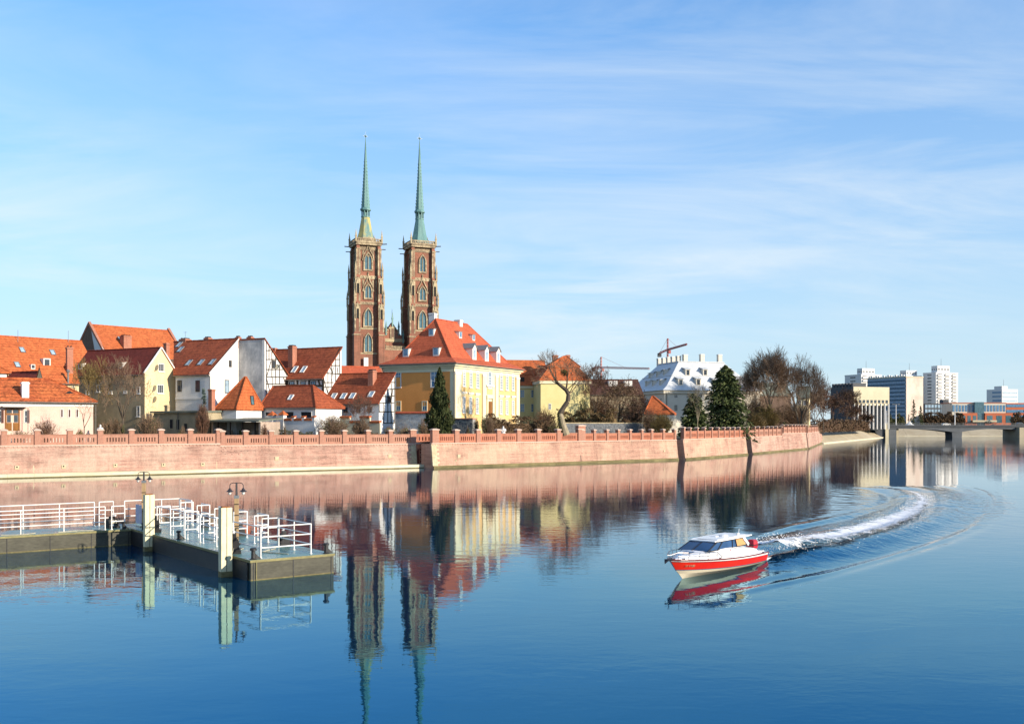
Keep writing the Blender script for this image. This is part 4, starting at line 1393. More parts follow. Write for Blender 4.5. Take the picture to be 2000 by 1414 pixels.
# white hipped house in front
H = House('white_house', 'white house with orange-brown hipped roof and dark openings beside red-coped garden wall', 'house', 616, 184.0, -27.4, GZ)
HW = H.ry(667.5); L = H.rx(512)
ez = H.z(797)
MB().box(L, 0, 0, HW, 0, ez).build('wall', 'white_plaster', H.e)
rz = H.z(752.5, -1, HW / 2)
hip_roof(H, L, 0, 0, HW, ez + .22, (H.rx(534, HW / 2), HW / 2, rz), (H.rx(611.5, HW / 2), HW / 2, rz), 'tile_orange_dim', over=.45)
H.pp = (0, -.45, ez + .22); H.pn = (0, -(rz - ez - .22), HW / 2 + .45); H.pitch = math.atan2(rz - ez, HW / 2)
H.sky(568, 776.5, .9, 1.3, fm='white')
for a, b_, t, bt in ((519, 539.5, 805, 812), (552, 574, 804, 816), (588, 609, 804, 816)):
    H.win('F', (a + b_) / 2, t, bt, b_ - a, fm='white_plaster', pm='dark_interior', nx=1, nz=1, fw=.05)
gutter(H.e, [(L, -.52, ez), (.4, -.52, ez)])
MB().tube((.1, -.2, 0), (.1, -.2, ez), .06).build('downpipe', 'gutter', H.e)
# crenellated garden wall
G = House('garden_wall', 'low white garden wall with stepped red tile coping and tiled pillars', 'wall', 614, 180.0, -27.4, GZ)
L = G.rx(555)
MB().box(L, 0, 0, .4, 0, G.z(821)).build('wall_body', 'white_plaster', G.e)
n = 3
for i in range(n):
    a = L + (0 - L) * i / n; b_ = L + (0 - L) * (i + 1) / n
    z_ = G.z(819.5)
    MB().slab([(a + .03, -.15, z_ + .18), (b_ - .53, -.15, z_ + .18), (b_ - .53, .55, z_ + .3), (a + .03, .55, z_ + .3)], .36).build('coping_tile', 'tile_orange', G.e)
    MB().box(b_ - .5, b_, -.05, .45, z_ - .3, z_ + .45).build('merlon', 'white_plaster', G.e)
    MB().slab([(b_ - .6, -.15, z_ + .55), (b_ + .1, -.15, z_ + .55), (b_ + .1, .55, z_ + .7), (b_ - .6, .55, z_ + .7)], .2).build('coping_tile', 'tile_orange', G.e)
for px, tp in ((551, 803), (530, 804)):
    x = G.rx(px)
    zt_ = G.z(tp + 7.5, x)
    pl = MB().box(x - .45, x + .45, -.2, .7, 0, zt_).build('pillar', 'white_plaster', G.e)
    MB().lathe([(.95, 0), (.9, .12), (.03, .8)], 4, (x, .25, zt_), rot=math.pi / 4).build('pillar_cap', 'tile_orange', G.e)

# pyramid-roofed house
H = House('pavilion', 'small white pavilion under a steep orange pyramid roof with one skylight', 'house', 461.5, 183.0, -27.4, GZ)
HW = H.ry(511); L = H.rx(424)
ez = H.z(799.5)
MB().box(L, 0, 0, HW, 0, ez).build('wall', 'white_plaster', H.e)
ap = H.hit(479.6, 736, (0, HW / 2, 0), (0, 1, 0))
hip_roof(H, L, 0, 0, HW, ez + .15, (ap[0] - .15, HW / 2, ap[2]), (ap[0] + .15, HW / 2, ap[2]), 'tile_orange', over=.35)
nrm = (ap[2] - ez, 0, -ap[0] + .35)
p = H.hit(492, 782, (.35, 0, ez + .15), nrm)
skylight(H.e, p, .9, 1.7, math.atan2(ap[2] - ez, -ap[0]), math.pi / 2, pm='glass_teal', fm='dark_wood')
p = H.F(413.5, 794, -1.0)
chimney(H.e, p, .85, .85, H.z(760, p[0], -1), 'brick_chimney', None, 0, below=8)

# third half-timbered house near the palace
H = House('half_timbered_house', 'low half-timbered house with four skylights next to the yellow palace', 'house', 740, 190.0, -27.4, GZ)
HW = H.ry(771.5); L = H.rx(664, HW)
H.gable(L, 0, HW, H.z(786), H.z(731, 0, HW), 'white_plaster', 'tile_orange_dim', half=True)
for x, y in ((652, 774), (671, 774), (688.5, 773.5), (725, 770.5)):
    H.sky(x, y, 1.1, 1.5, fm='white', pm='glass_sky')
H.chim(718, 731.5, 723.5, 751, flues=3, dpt=1.3)
tb = [((470, 1068), (614, 1068)), ((510, 1010), (616, 1005)), ((545, 945), (617, 940)), ((580, 880), (618, 880)), ((478, 1150), (612, 1150)), ((510, 1255), (612, 1255)),
      ((515, 1070), (515, 1250)), ((552, 950), (552, 1250)), ((583, 890), (583, 1250)), ((598, 940), (580, 1065)), ((614, 830), (614, 1255)), ((474, 1070), (474, 1160)), ((520, 960), (540, 1060))]
H.beams('S', [(c3(*a), c3(*b)) for a, b in tb], .17)
H.beams('S', [(c3(470, 1062), c3(618, 806))], .24)
H.win('S', c3(562, 0)[0], c3(0, 1012)[1], c3(0, 1062)[1], 6.5, fm='timber', pm='shutter', nx=1, nz=1)
for x in (675, 700, 722):
    H.win('F', x, 795, 806, 8, nx=2, nz=1, fm='timber')
G = House('garden_wall', 'low cream garden wall with red tile coping below the half-timbered house', 'wall', 742, 183.0, -27.4, GZ)
L = G.rx(664)
MB().box(L, 0, 0, .4, 0, G.z(826)).build('wall_body', 'cream', G.e)
for i in range(4):
    a = L * (1 - i / 4); b_ = L * (1 - (i + 1) / 4)
    z_ = G.z(825)
    hgt = .9 if i % 2 == 0 else 0
    MB().box(a + .01, b_ - .01, .02, .38, z_ - .5, z_ + hgt - .01).build('wall_step', 'cream', G.e)
    MB().slab([(a + .02, -.2, z_ + hgt + .22), (b_ - .02, -.2, z_ + hgt + .22), (b_ - .02, .6, z_ + hgt + .34), (a + .02, .6, z_ + hgt + .34)], .32).build('coping_tile', 'tile_orange', G.e)
# red roof glimpsed behind
H = House('house', 'house far behind showing only a strip of bright red roof below the cathedral', 'house', 750, 262.0, 20.0, GZ)
H.gable(H.rx(655), 0, 12, H.z(742), H.z(719, 0, 6), 'white_plaster', 'tile_red')

# flat-roofed annexes
H = House('annex', 'flat-roofed tan annex overgrown with dry creeper behind the parapet', 'shed', 393, 180.0, -27.4, GZ)
HW = H.ry(457); L = H.rx(300)
ez = H.z(806)
MB().box(L, 0, 0, HW, 0, ez).build('wall', 'tan_plaster', H.e)
MB().slab([(L - .3, -.6, ez + .3), (.25, -.6, ez + .3), (.25, HW + .3, ez + .55), (L - .3, HW + .3, ez + .55)], .3).build('roof', 'flat_roof', H.e)
for x, t, b_ in ((335, 818, 838), (348, 818, 840), (363, 826, 845)):
    H.win('F', x, t, b_, 8, fm='tan_plaster', pm='dark_interior', nx=1, nz=1)
H.win('S', 404, 823, 832, 5, fm='tan_plaster', pm='dark_interior', nx=1, nz=1)
MB().tube((H.rx(348), -.12, 0), (H.rx(348), -.12, ez), .08).build('downpipe', 'gutter', H.e)
chimney(H.e, Vector((H.rx(326, 3), 3, ez + .4)), .7, .5, ez + 1.5, 'stone')
S_ = House('shed', 'low open-fronted shed with a grey slab roof behind the parapet', 'shed', 509, 176.0, -27.4, GZ)
HW = S_.ry(547); L = S_.rx(413)
ez = S_.z(824)
MB().box(L, L + .4, 0, HW, 0, ez).box(-.4, 0, 0, HW, 0, ez).box(L + .41, -.41, HW - .4, HW, 0, ez).build('wall', 'shed_plaster', S_.e)
MB().slab([(L - .4, -.8, ez + .28), (.3, -.8, ez + .28), (.3, HW + .4, ez + .75), (L - .4, HW + .4, ez + .75)], .26).build('roof', 'flat_roof', S_.e)
for i in range(4):
    x = L + (0 - L) * (i + .5) / 4
    MB().box(x - .1, x + .1, .1, .3, 0, ez).build('post', 'dark_wood', S_.e)
    MB().box(x + .2, x + 1.3, 2.2, 2.4, 0, 2.2).build('door', ('shed_plaster', 'moss')[i % 2], S_.e)
# ------------------------------------------------------------------ yellow palace
H = House('palace', 'yellow baroque palace with white pilasters and a big red hipped roof', 'building', 887, 206.0, -27.5, GZ)
L = H.rx(751); HW = H.ry(1013)
ez = H.z(711)
MB().box(L, 0, 0, HW, 0, ez).build('wall', 'ochre_shade_side', H.e)
MB().box(0.002, 0.06, .02, HW - .02, 0, ez - .02).build('wall_facing', 'palace_yellow', H.e)
mid = L / 2
rz = H.z(623, mid, 6.6)
A = (mid, 6.6, rz); B = (mid, HW - 8.6, rz)
ov = 1.0
kx = 1.6     # bell-cast eaves: a flatter skirt round the foot of the roof
hip_roof(H, L + kx, -kx, kx, HW - kx, ez + 1.55, A, B, 'tile_red', over=.02, th=.4)
sk = MB()
o4 = [(L - ov, -ov), (ov, -ov), (ov, HW + ov), (L - ov, HW + ov)]
i4 = [(L + kx - .02, kx - .02), (-kx + .02, kx - .02), (-kx + .02, HW - kx + .02), (L + kx - .02, HW - kx + .02)]
sk.add([(x, y, ez + .35) for x, y in o4] + [(x, y, ez + 1.56) for x, y in i4] + [(x, y, ez + .12) for x, y in o4],
       [(0, 1, 5, 4), (1, 2, 6, 5), (2, 3, 7, 6), (3, 0, 4, 7), (0, 8, 9, 1), (1, 9, 10, 2), (2, 10, 11, 3), (3, 11, 8, 0), (11, 10, 9, 8)])
sk.build('roof_skirt', 'tile_red', H.e)
cn = MB()
for z0, z1, o in ((ez - 1.5, ez - .75, .16), (ez - .748, ez - .35, .4), (ez - .348, ez + .115, .78)):
    cn.box(L - o, o, -o, HW + o, z0, z1)
cn.build('cornice', 'palace_cream', H.e)
gutter(H.e, [(L - ov, -ov - .08, ez + .12), (ov + .08, -ov - .08, ez + .12), (ov + .08, HW + ov, ez + .12)], .12)
MB().path([(.35, -.75, ez), (.1, -.18, ez - 1.7), (.1, -.18, .2)], .09, 6).build('downpipe', 'gutter', H.e)
MB().path([(L - .3, -.75, ez), (L, -.18, ez - 1.7), (L, -.18, .2)], .09, 6).build('downpipe', 'gutter', H.e)
# right façade: pilasters and centre bay
yy = lambda p: H.ry(p, .06)
for a, b_ in ((887.0, 899), (941, 947.2), (966, 971.6), (1006.7, 1013)):
    y0, y1 = max(yy(a), -.06), min(yy(b_), HW + .04)
    pl = MB().box(.06, .34, y0, y1, 0, ez - 1.52).build('pilaster', 'palace_cream', H.e)
    MB().box(.06, .42, y0 - .08, y1 + .08, ez - 2.0, ez - 1.54).build('capital', 'white', pl)
    MB().box(.06, .46, y0 - .1, y1 + .1, 0, 1.5).build('pilaster_base', 'palace_cream', pl)
MB().box(.06, .14, yy(947.4), yy(965.8), 0, ez - 1.52).build('centre_bay', 'palace_cream', H.e)
MB().box(-.9, .02, -.10, 0, 0, ez - 1.52).build('corner_pilaster', 'palace_cream', H.e)
up = [(906, 720.6, 755), (919, 722, 757), (932.3, 723.5, 758.5), (956, 725, 758.5), (978.7, 728, 762), (990, 728.7, 762.5), (1001.6, 729.3, 763)]
for i, (cx, t, b_) in enumerate(up):
    H.win('S', cx, t, b_, 6.6 if i == 3 else 5.8 - max(0, i - 3) * .15, x=.062 if i != 3 else .142, kind='round', fm='white', pm='glass_blue', nx=3, nz=6, fw=.2, proud=.12, mw=.09, sill=True)
for cx, t, b_ in ((905.5, 773.7, 806.5), (918.5, 775, 807.5), (931.5, 776.5, 808), (978, 780.5, 809), (989.5, 781, 809.5), (1001.6, 781.7, 809.8)):
    w_ = H.win('S', cx, t, b_, 5.6 if cx < 950 else 4.9, x=.062, fm='white', pm='glass_blue', nx=3, nz=6, fw=.2, proud=.12, mw=.09, sill=True)
    q = H.S(cx, t - 2.0, .06); q2 = H.S(cx, t - 8.6, .06)
    MB().box(.06, .16, q[1] - .8, q[1] + .8, q[2], q2[2] - .35).build('window_apron', 'palace_cream', H.e)
    MB().box(.06, .36, q[1] - 1.0, q[1] + 1.0, q2[2] - .348, q2[2]).build('window_hood', 'white', H.e)
a, b_ = H.S(951.8, 815, .142), H.S(960.5, 815, .142)
dt = H.S(956, 784, .142)[2]
y0, y1 = a[1], b_[1]
MB().box(.14, .42, y0 - .45, y0, a[2], dt + .6).box(.14, .42, y1, y1 + .45, a[2], dt + .6).box(.14, .5, y0 - .6, y1 + .6, dt + .602, dt + 1.3).build('door_surround', 'palace_cream', H.e)
dd = MB().box(.14, .24, y0 + .02, y1 - .02, a[2], dt).build('door', 'door_wood', H.e)
MB().box(.24, .28, (y0 + y1) / 2 - .05, (y0 + y1) / 2 + .05, a[2], dt).build('door_edge', 'dark_wood', dd)
MB().box(.14, .5, y0 - .7, y1 + .7, dt + 3.1, dt + 3.5).build('door_hood', 'white', H.e)
MB().box(.14, .24, y0 - .2, y1 + .2, dt + 1.5, dt + 2.9).build('cartouche', 'palace_yellow', H.e)
st = MB()
for i in range(7):
    MB().box(.5, 2.5 + i * .35, y0 - .8, y1 + .8, a[2] - (i + 1) * .22, a[2] - i * .22 - .002).build('door_step', 'stone_light', H.e)
# left façade windows
for cx, t, b_, k_, wp in ((778.2, 721, 758, 'round', 11.5), (849, 720, 757, 'round', 16)):
    H.win('F', cx, t, b_, wp, kind=k_, fm='white', pm='glass_blue', nx=2, nz=3, fw=.22, proud=.12, mw=.1)
q = H.F(778.2, 757.5); q2 = H.F(778.2, 737)
MB().box(q[0] - .52, q[0] + .52, -.1, .0, q[2] + .1, q2[2]).build('blind_panel', 'ochre_shade_side', H.e)
for cx in (778, 829.5):
    H.win('F', cx, 783, 803, 11, fm='palace_cream', pm='glass_blue', nx=2, nz=2, fw=.2, proud=.1, mw=.1)
    q = H.F(cx, 792.5); q2 = H.F(cx, 785)
    MB().box(q[0] - .42, q[0] + .42, -.07, .0, q[2], q2[2]).build('roller_blind', 'ochre_shade_side', H.e)
# dormers on the front hip
def hipdormer(px, py, s_, plane, face):
    p = H.hit(px, py, *plane)
    e = MB()
    if face == 'F':
        o = MB().box(-s_ / 2, s_ / 2, -.1, 1.8 * s_, -.5, s_ * 1.1).build('dormer', 'white', H.e, loc=p)
    else:
        o = MB().box(-s_ / 2, s_ / 2, -.1, 1.8 * s_, -.5, s_ * 1.1).build('dormer', 'white', H.e, loc=p)
        o.rotation_euler = (0, 0, math.pi / 2)
    MB().slab([(-s_ * .62, -.25, s_ * 1.12), (s_ * .62, -.25, s_ * 1.12), (s_ * .62, 2 * s_, s_ * 1.3), (-s_ * .62, 2 * s_, s_ * 1.3)], .1).build('dormer_roof', 'metal_grey', o)
    MB().box(-s_ * .34, s_ * .34, -.16, 0, s_ * .12, s_ * .95).build('pane', 'glass_blue', o)
    return o


fp = ((mid, kx, ez + 1.55), (0, -(rz - ez - 1.55), 6.6 - kx))
for x, y, s_ in ((955, 448, 1.25), (720, 640, 1.45), (998, 632, 1.45)):
    hipdormer(*c3(x, y), s_, fp, 'F')
rp_ = ((-kx, HW / 2, ez + 1.55), ((rz - ez - 1.55), 0, -kx - mid))
for x, y, s_ in ((1220, 470, 1.2), (1342, 492, 1.1)):
    hipdormer(*c3(x, y), s_, rp_, 'S')
for x, y in ((1342, 665), (1456, 680), (1562, 692)):
    p = H.hit(*c3(x, y), *rp_)
    o = MB().box(-.85, .85, -.25, 3.4, -.6, 2.3).ext([(-.85, -.25, 2.302), (.85, -.25, 2.302), (0, -.25, 3.2)], (0, 3.6, 0)).build('dormer', 'white', H.e, loc=p)
    o.rotation_euler = (0, 0, math.pi / 2)
    for s_ in (-1, 1):
        MB().slab([(s_ * 1.05, -.5, 2.25), (0, -.5, 3.38), (0, 4.4, 3.38), (s_ * 1.05, 4.4, 2.25)], .1).build('dormer_roof', 'metal_grey', o)
    MB().box(-.5, .5, -.31, -.2, .25, 1.9).build('pane', 'glass_sky', o)
for px0, px1, yt, yb in ((838, 851, 612, 628), (887, 904, 625, 632)):
    p = H.hit((px0 + px1) / 2, yb, (mid, 0, 0), (1, 0, 0))
    p.y = min(max(p.y, 7.5), HW - 9); p.z = rz - .4
    if px0 == 838:
        p = Vector((mid - 1.3, 7.6, rz - 1.2))
    chimney(H.e, p, 1.4, 1.2, H.z(yt, p[0], p[1]), 'white_plaster', 'white', 0)
MB().tube((mid, 6.6, rz), (mid, 6.6, rz + .9), .08, .03).build('finial', 'metal_grey', H.e)

# walls round the palace garden
G = House('garden_wall', 'white garden wall with red tile coping and dry ivy left of the thuja', 'wall', 838, 193.0, -27.5, GZ)
L2 = G.rx(771)
MB().box(L2, 0, 0, .5, 0, G.z(808)).build('wall_body', 'white_plaster', G.e)
z_ = G.z(807.5)
for i in range(8):
    a = L2 * (1 - i / 8); b_ = L2 * (1 - (i + 1) / 8)
    MB().slab([(a + .01, -.2, z_ + .15), (b_ - .01, -.2, z_ + .15), (b_ - .01, .7, z_ + .4), (a + .01, .7, z_ + .4)], .2).build('coping_tile', 'tile_red', G.e)
iv = MB()
for i in range(420):
    x = L2 + rnd.random() ** .8 * (-L2); z0 = rnd.uniform(.6, z_)
    if rnd.random() < (z0 / z_):
        q = Vector((x, -.03, z0)); d2 = Vector((rnd.uniform(-1, 1), 0, rnd.uniform(-.8, .6))) * rnd.uniform(.2, .7)
        iv.tube(q, q + d2, .016, .01, 3, caps=False)
iv.build('ivy', 'twig', G.e, fix=False)
G = House('retaining_wall', 'bluish rubble stone retaining wall under the palace terrace', 'wall', 923, 196.0, -27.5, GZ)
L2 = G.rx(878)
zt_ = G.z(819)
MB().box(L2, 0, .1, 1.2, 0, zt_).build('wall_body', 'rubble_stone', G.e)
MB().box(L2 - .1, .1, -.1, 1.3, zt_ + .002, zt_ + .25).build('coping', 'brick_parapet', G.e)
rs = random.Random(5)
z_ = 0.0
while z_ < zt_ - .25:
    hgt = rs.uniform(.28, .45); x = L2
    while x < -.2:
        w_ = min(rs.uniform(.35, .8), -x)
        MB().hexa([(x + .03, .03, z_ + .03), (x + w_ - .03, .03, z_ + .03), (x + w_ - .03, .3, z_ + .03), (x + .03, .3, z_ + .03)],
                  [(x + .04, .02 + rs.uniform(0, .05), z_ + hgt - .03), (x + w_ - .05, .02, z_ + hgt - .03), (x + w_ - .03, .3, z_ + hgt - .03), (x + .03, .3, z_ + hgt - .03)]).build('stone', ('rubble_stone', 'blue_stone')[rs.random() < .4], G.e)
        x += w_
    z_ += hgt
G = House('retaining_wall', 'long dark bluish stone wall topped by the brown clipped hedge', 'wall', 1277, 232.0, 25.0, GZ)
L2 = G.rx(1100)
zt_ = G.z(827)
MB().box(L2, 0, .1, 1.0, 0, zt_).build('wall_body', 'blue_stone', G.e)
z_ = 0.0
while z_ < zt_ - .3:
    hgt = rs.uniform(.4, .6); x = L2
    while x < -.3:
        w_ = min(rs.uniform(.8, 1.6), -x)
        MB().box(x + .03, x + w_ - .03, .02 + rs.uniform(0, .06), .3, z_ + .03, z_ + hgt - .03).build('stone', 'blue_stone', G.e)
        x += w_
    z_ += hgt
MB().box(L2, .05, 0, 1.1, zt_ + .002, zt_ + .2).build('coping', 'stone', G.e)

# ------------------------------------------------------------------ greenish-yellow mansard house
H = House('mansard_house', 'pale yellow house with orange mansard roof and tree shadows on its front', 'building', 1056, 250.0, 10.0, GZ)
L = H.rx(1152); ez = H.z(743)
MB().box(0, L, 0, 12, 0, ez).build('wall', 'lime_plaster', H.e)
MB().box(-.3, L + .3, -.3, 12.3, ez - .8, ez).build('cornice', 'palace_cream', H.e)
zb = H.z(718, 2, 2)
a = H.rx(1071, 1.8)
frustum(MB(), -.5, L + .5, -.5, 12.5, ez + .003, a, L - 2.2, 1.8, 10.2, zb).build('lower_roof', 'tile_orange', H.e)
ap = H.rx(1104, 6)
hip_roof(H, a, L - 2.2, 1.8, 10.2, zb + .25, (ap - .4, 6, H.z(696, ap, 6)), (ap + .4, 6, H.z(696, ap, 6)), 'tile_orange', over=.25, th=.24)
chimney(H.e, Vector((ap - 2.4, 7, H.z(706, ap, 6))), 1.3, 1.2, H.z(693.5, ap, 6), 'brick_chimney')
chimney(H.e, Vector((ap + 1.0, 7.5, H.z(702, ap, 6))), 1.0, 1.0, H.z(692.5, ap, 6), 'brick_chimney')
L0 = H.rx(985, 9)
z2 = H.z(753, -5, 9)
MB().box(L0, -.01, 9, 20, 0, z2).build('wing_wall', 'lime_plaster', H.e)
MB().box(L0, -.02, 8.7, 20.3, z2 - .7, z2 - .002).build('wing_cornice', 'palace_cream', H.e)
zm = H.z(731, -5, 11)
frustum(MB(), L0, -.02, 8.5, 20.5, z2 + .003, L0, 1.5, 10.6, 18.4, zm).build('wing_lower_roof', 'tile_orange', H.e)
zr = H.z(702.7, -8, 14.5)
MB().ext([(L0, 10.4, zm + .003), (L0, 18.6, zm + .003), (L0, 14.5, zr)], (4.0 - L0, 0, 0)).build('wing_roof', 'tile_orange', H.e)
for px in (1020, 1041):
    for t, b_ in ((761, 777), (788, 805)):
        H.win('F', px, t, b_, 9, y=9, fm='palace_cream', pm='glass_blue', nx=2, nz=3, fw=.16)
H.win('F', 1074, 788, 800, 5, fm='white', nx=2, nz=2)
q = H.F(1020, 743, 9.5)
MB().box(q[0] - .5, q[0] + .5, 9.2, 10.5, q[2] - .4, q[2] + .8).build('dormer', 'dark_wood', H.e)

# low dark roof with white chimneys behind the red-brown trees
H = House('low_house', 'long dark-roofed house with small white dormers half hidden by brown trees', 'house', 1255, 285.0, 8.0, GZ)
L = H.rx(1150)
H.gable(L, 0, 11, H.z(770), H.z(744, -1, 5.5), 'tan_plaster', 'tile_dark')
for px in (1192, 1202, 1223, 1231):
    q = H.onroof(px, 753)
    MB().box(-.5, .5, -.3, 1.2, -.5, 1.3).build('dormer', 'white', H.e, loc=q)
# small bright roof
H = House('pavilion', 'small garden house with a bright orange hipped roof in front of the white-roofed building', 'house', 1283, 240.0, -15.0, GZ)
ez = H.z(808)
MB().box(-3.4, 0, 0, 6.2, 0, ez).build('wall', 'tan_plaster', H.e)
hip_roof(H, H.rx(1261), H.rx(1312) , 0, 7, ez, (H.rx(1275, 3.5) - .2, 3.5, H.z(774, 0, 3.5)), (H.rx(1275, 3.5) + .2, 3.5, H.z(774, 0, 3.5)), 'tile_orange', over=.3)

# ------------------------------------------------------------------ white-roofed museum block
H = House('museum_building', 'large cream building with a pale metal mansard roof and tall white chimneys', 'building', 1298, 300.0, 15.0, GZ)
L, HW, a = 31.0, 31.0, 8.0
ez = H.z(762); rz = H.z(707, a, a)
MB().box(0, L, 0, HW, 0, ez).build('wall', 'museum_plaster', H.e)
MB().box(-.5, L + .5, -.5, HW + .5, ez - .9, ez).build('cornice', 'museum_plaster', H.e)
zm = ez + (rz - ez) * .16
frustum(MB(), -1.0, L + 1.0, -1.0, HW + 1.0, ez + .003, 1.3, L - 1.3, 1.3, HW - 1.3, zm).build('roof_skirt', 'zinc_roof', H.e)
frustum(MB(), 1.3, L - 1.3, 1.3, HW - 1.3, zm + .003, a, L - a, a, HW - a, rz).build('roof', 'zinc_roof', H.e)
MB().box(a - .2, L - a + .2, a - .2, HW - a + .2, rz + .003, rz + .25).build('ridge_cap', 'zinc_roof', H.e)
zs_ = zm + (rz - zm) * .42
for zz_ in (zs_,):
    f = (zz_ - zm) / (rz - zm); i_ = 1.3 + (a - 1.3) * f
    MB().box(i_ - .15, L - i_ + .15, i_ - .15, HW - i_ + .15, zz_, zz_ + .12).build('roof_band', 'zinc_roof', H.e)
for px, t in ((1340, 692), (1373, 691.5), (1407.5, 692)):
    x = H.rx(px, a)
    chimney(H.e, Vector((x, a + .8, rz - 1)), 1.25, 1.25, H.z(t, x, a), 'museum_plaster', 'white')
for i, (px, t) in enumerate(((1320, 695), (1310, 696.5), (1301, 697.5), (1292, 699), (1283, 700))):
    y = H.ry(px, a)
    chimney(H.e, Vector((a + .8, y, rz - 1)), 1.2, 1.4, H.z(t, a, y), 'museum_plaster', 'white')
fp = ((L / 2, 1.3, zm), (0, -(rz - zm), a - 1.3))
lp = ((1.3, HW / 2, zm), (-(rz - zm), 0, a - 1.3))


def mdormer(px, py, plane, w, h, rz_):
    p = H.hit(px, py, *plane)
    o = MB().box(-w / 2, w / 2, -.1, 2.2, -.6, h).build('dormer', 'museum_plaster', H.e, loc=p, rot=(0, 0, rz_))
    MB().slab([(-w * .65, -.4, h + .05), (w * .65, -.4, h + .05), (w * .65, 3.2, h + .9), (-w * .65, 3.2, h + .9)], .12).build('dormer_roof', 'zinc_roof', o)
    MB().box(-w * .3, w * .3, -.16, 0, .15, h * .85).build('pane', 'glass', o)


for x, y in ((520, 535), (686, 533), (588, 445), (750, 445), (850, 540)):
    mdormer(*c5(x, y), fp, 1.5, 1.9, 0)
for x, y in ((262, 540), (330, 535), (200, 545), (232, 470), (300, 455), (365, 440)):
    mdormer(*c5(x, y), lp, 1.3, 1.6, -math.pi / 2)
for px in (1320, 1344, 1368, 1392, 1416):
    H.win('F', px, 769.5, 777.5, 8, fm='museum_plaster', pm='glass', nx=2, nz=2, fw=.18)
    H.win('F', px, 790, 803, 8, fm='museum_plaster', pm='glass', nx=2, nz=3, fw=.18)
for i in range(6):
    for z_ in (ez - 4.4, ez - 9.5):
        window(H.e, (0, 2.5 + i * 4.6, z_), 1.3, 2.2, 'L', fm='museum_plaster', nx=2, nz=2)
MB().tube((.6, -.2, 0), (.6, -.2, ez), .12).build('downpipe', 'gutter', H.e)
# yellow house behind the bare trees
H = House('house', 'tall narrow yellow house behind the many-stemmed bare tree', 'house', 1580, 345.0, -20.0, GZ)
L = H.rx(1556)
H.gable(L, 0, 6, H.z(775), H.z(757, -2, 3), 'yellow_plaster', 'flat_roof')
for t in (782, 800, 816):
    for px in (1562, 1572):
        H.win('F', px, t, t + 9, 6, nx=2, nz=2)
H = House('house', 'grey block with dark roof behind the tall bare trees', 'house', 1545, 400.0, 5.0, GZ)
H.gable(H.rx(1452), 0, 12, H.z(772), H.z(750, 0, 6), 'brick_gable', 'flat_roof')
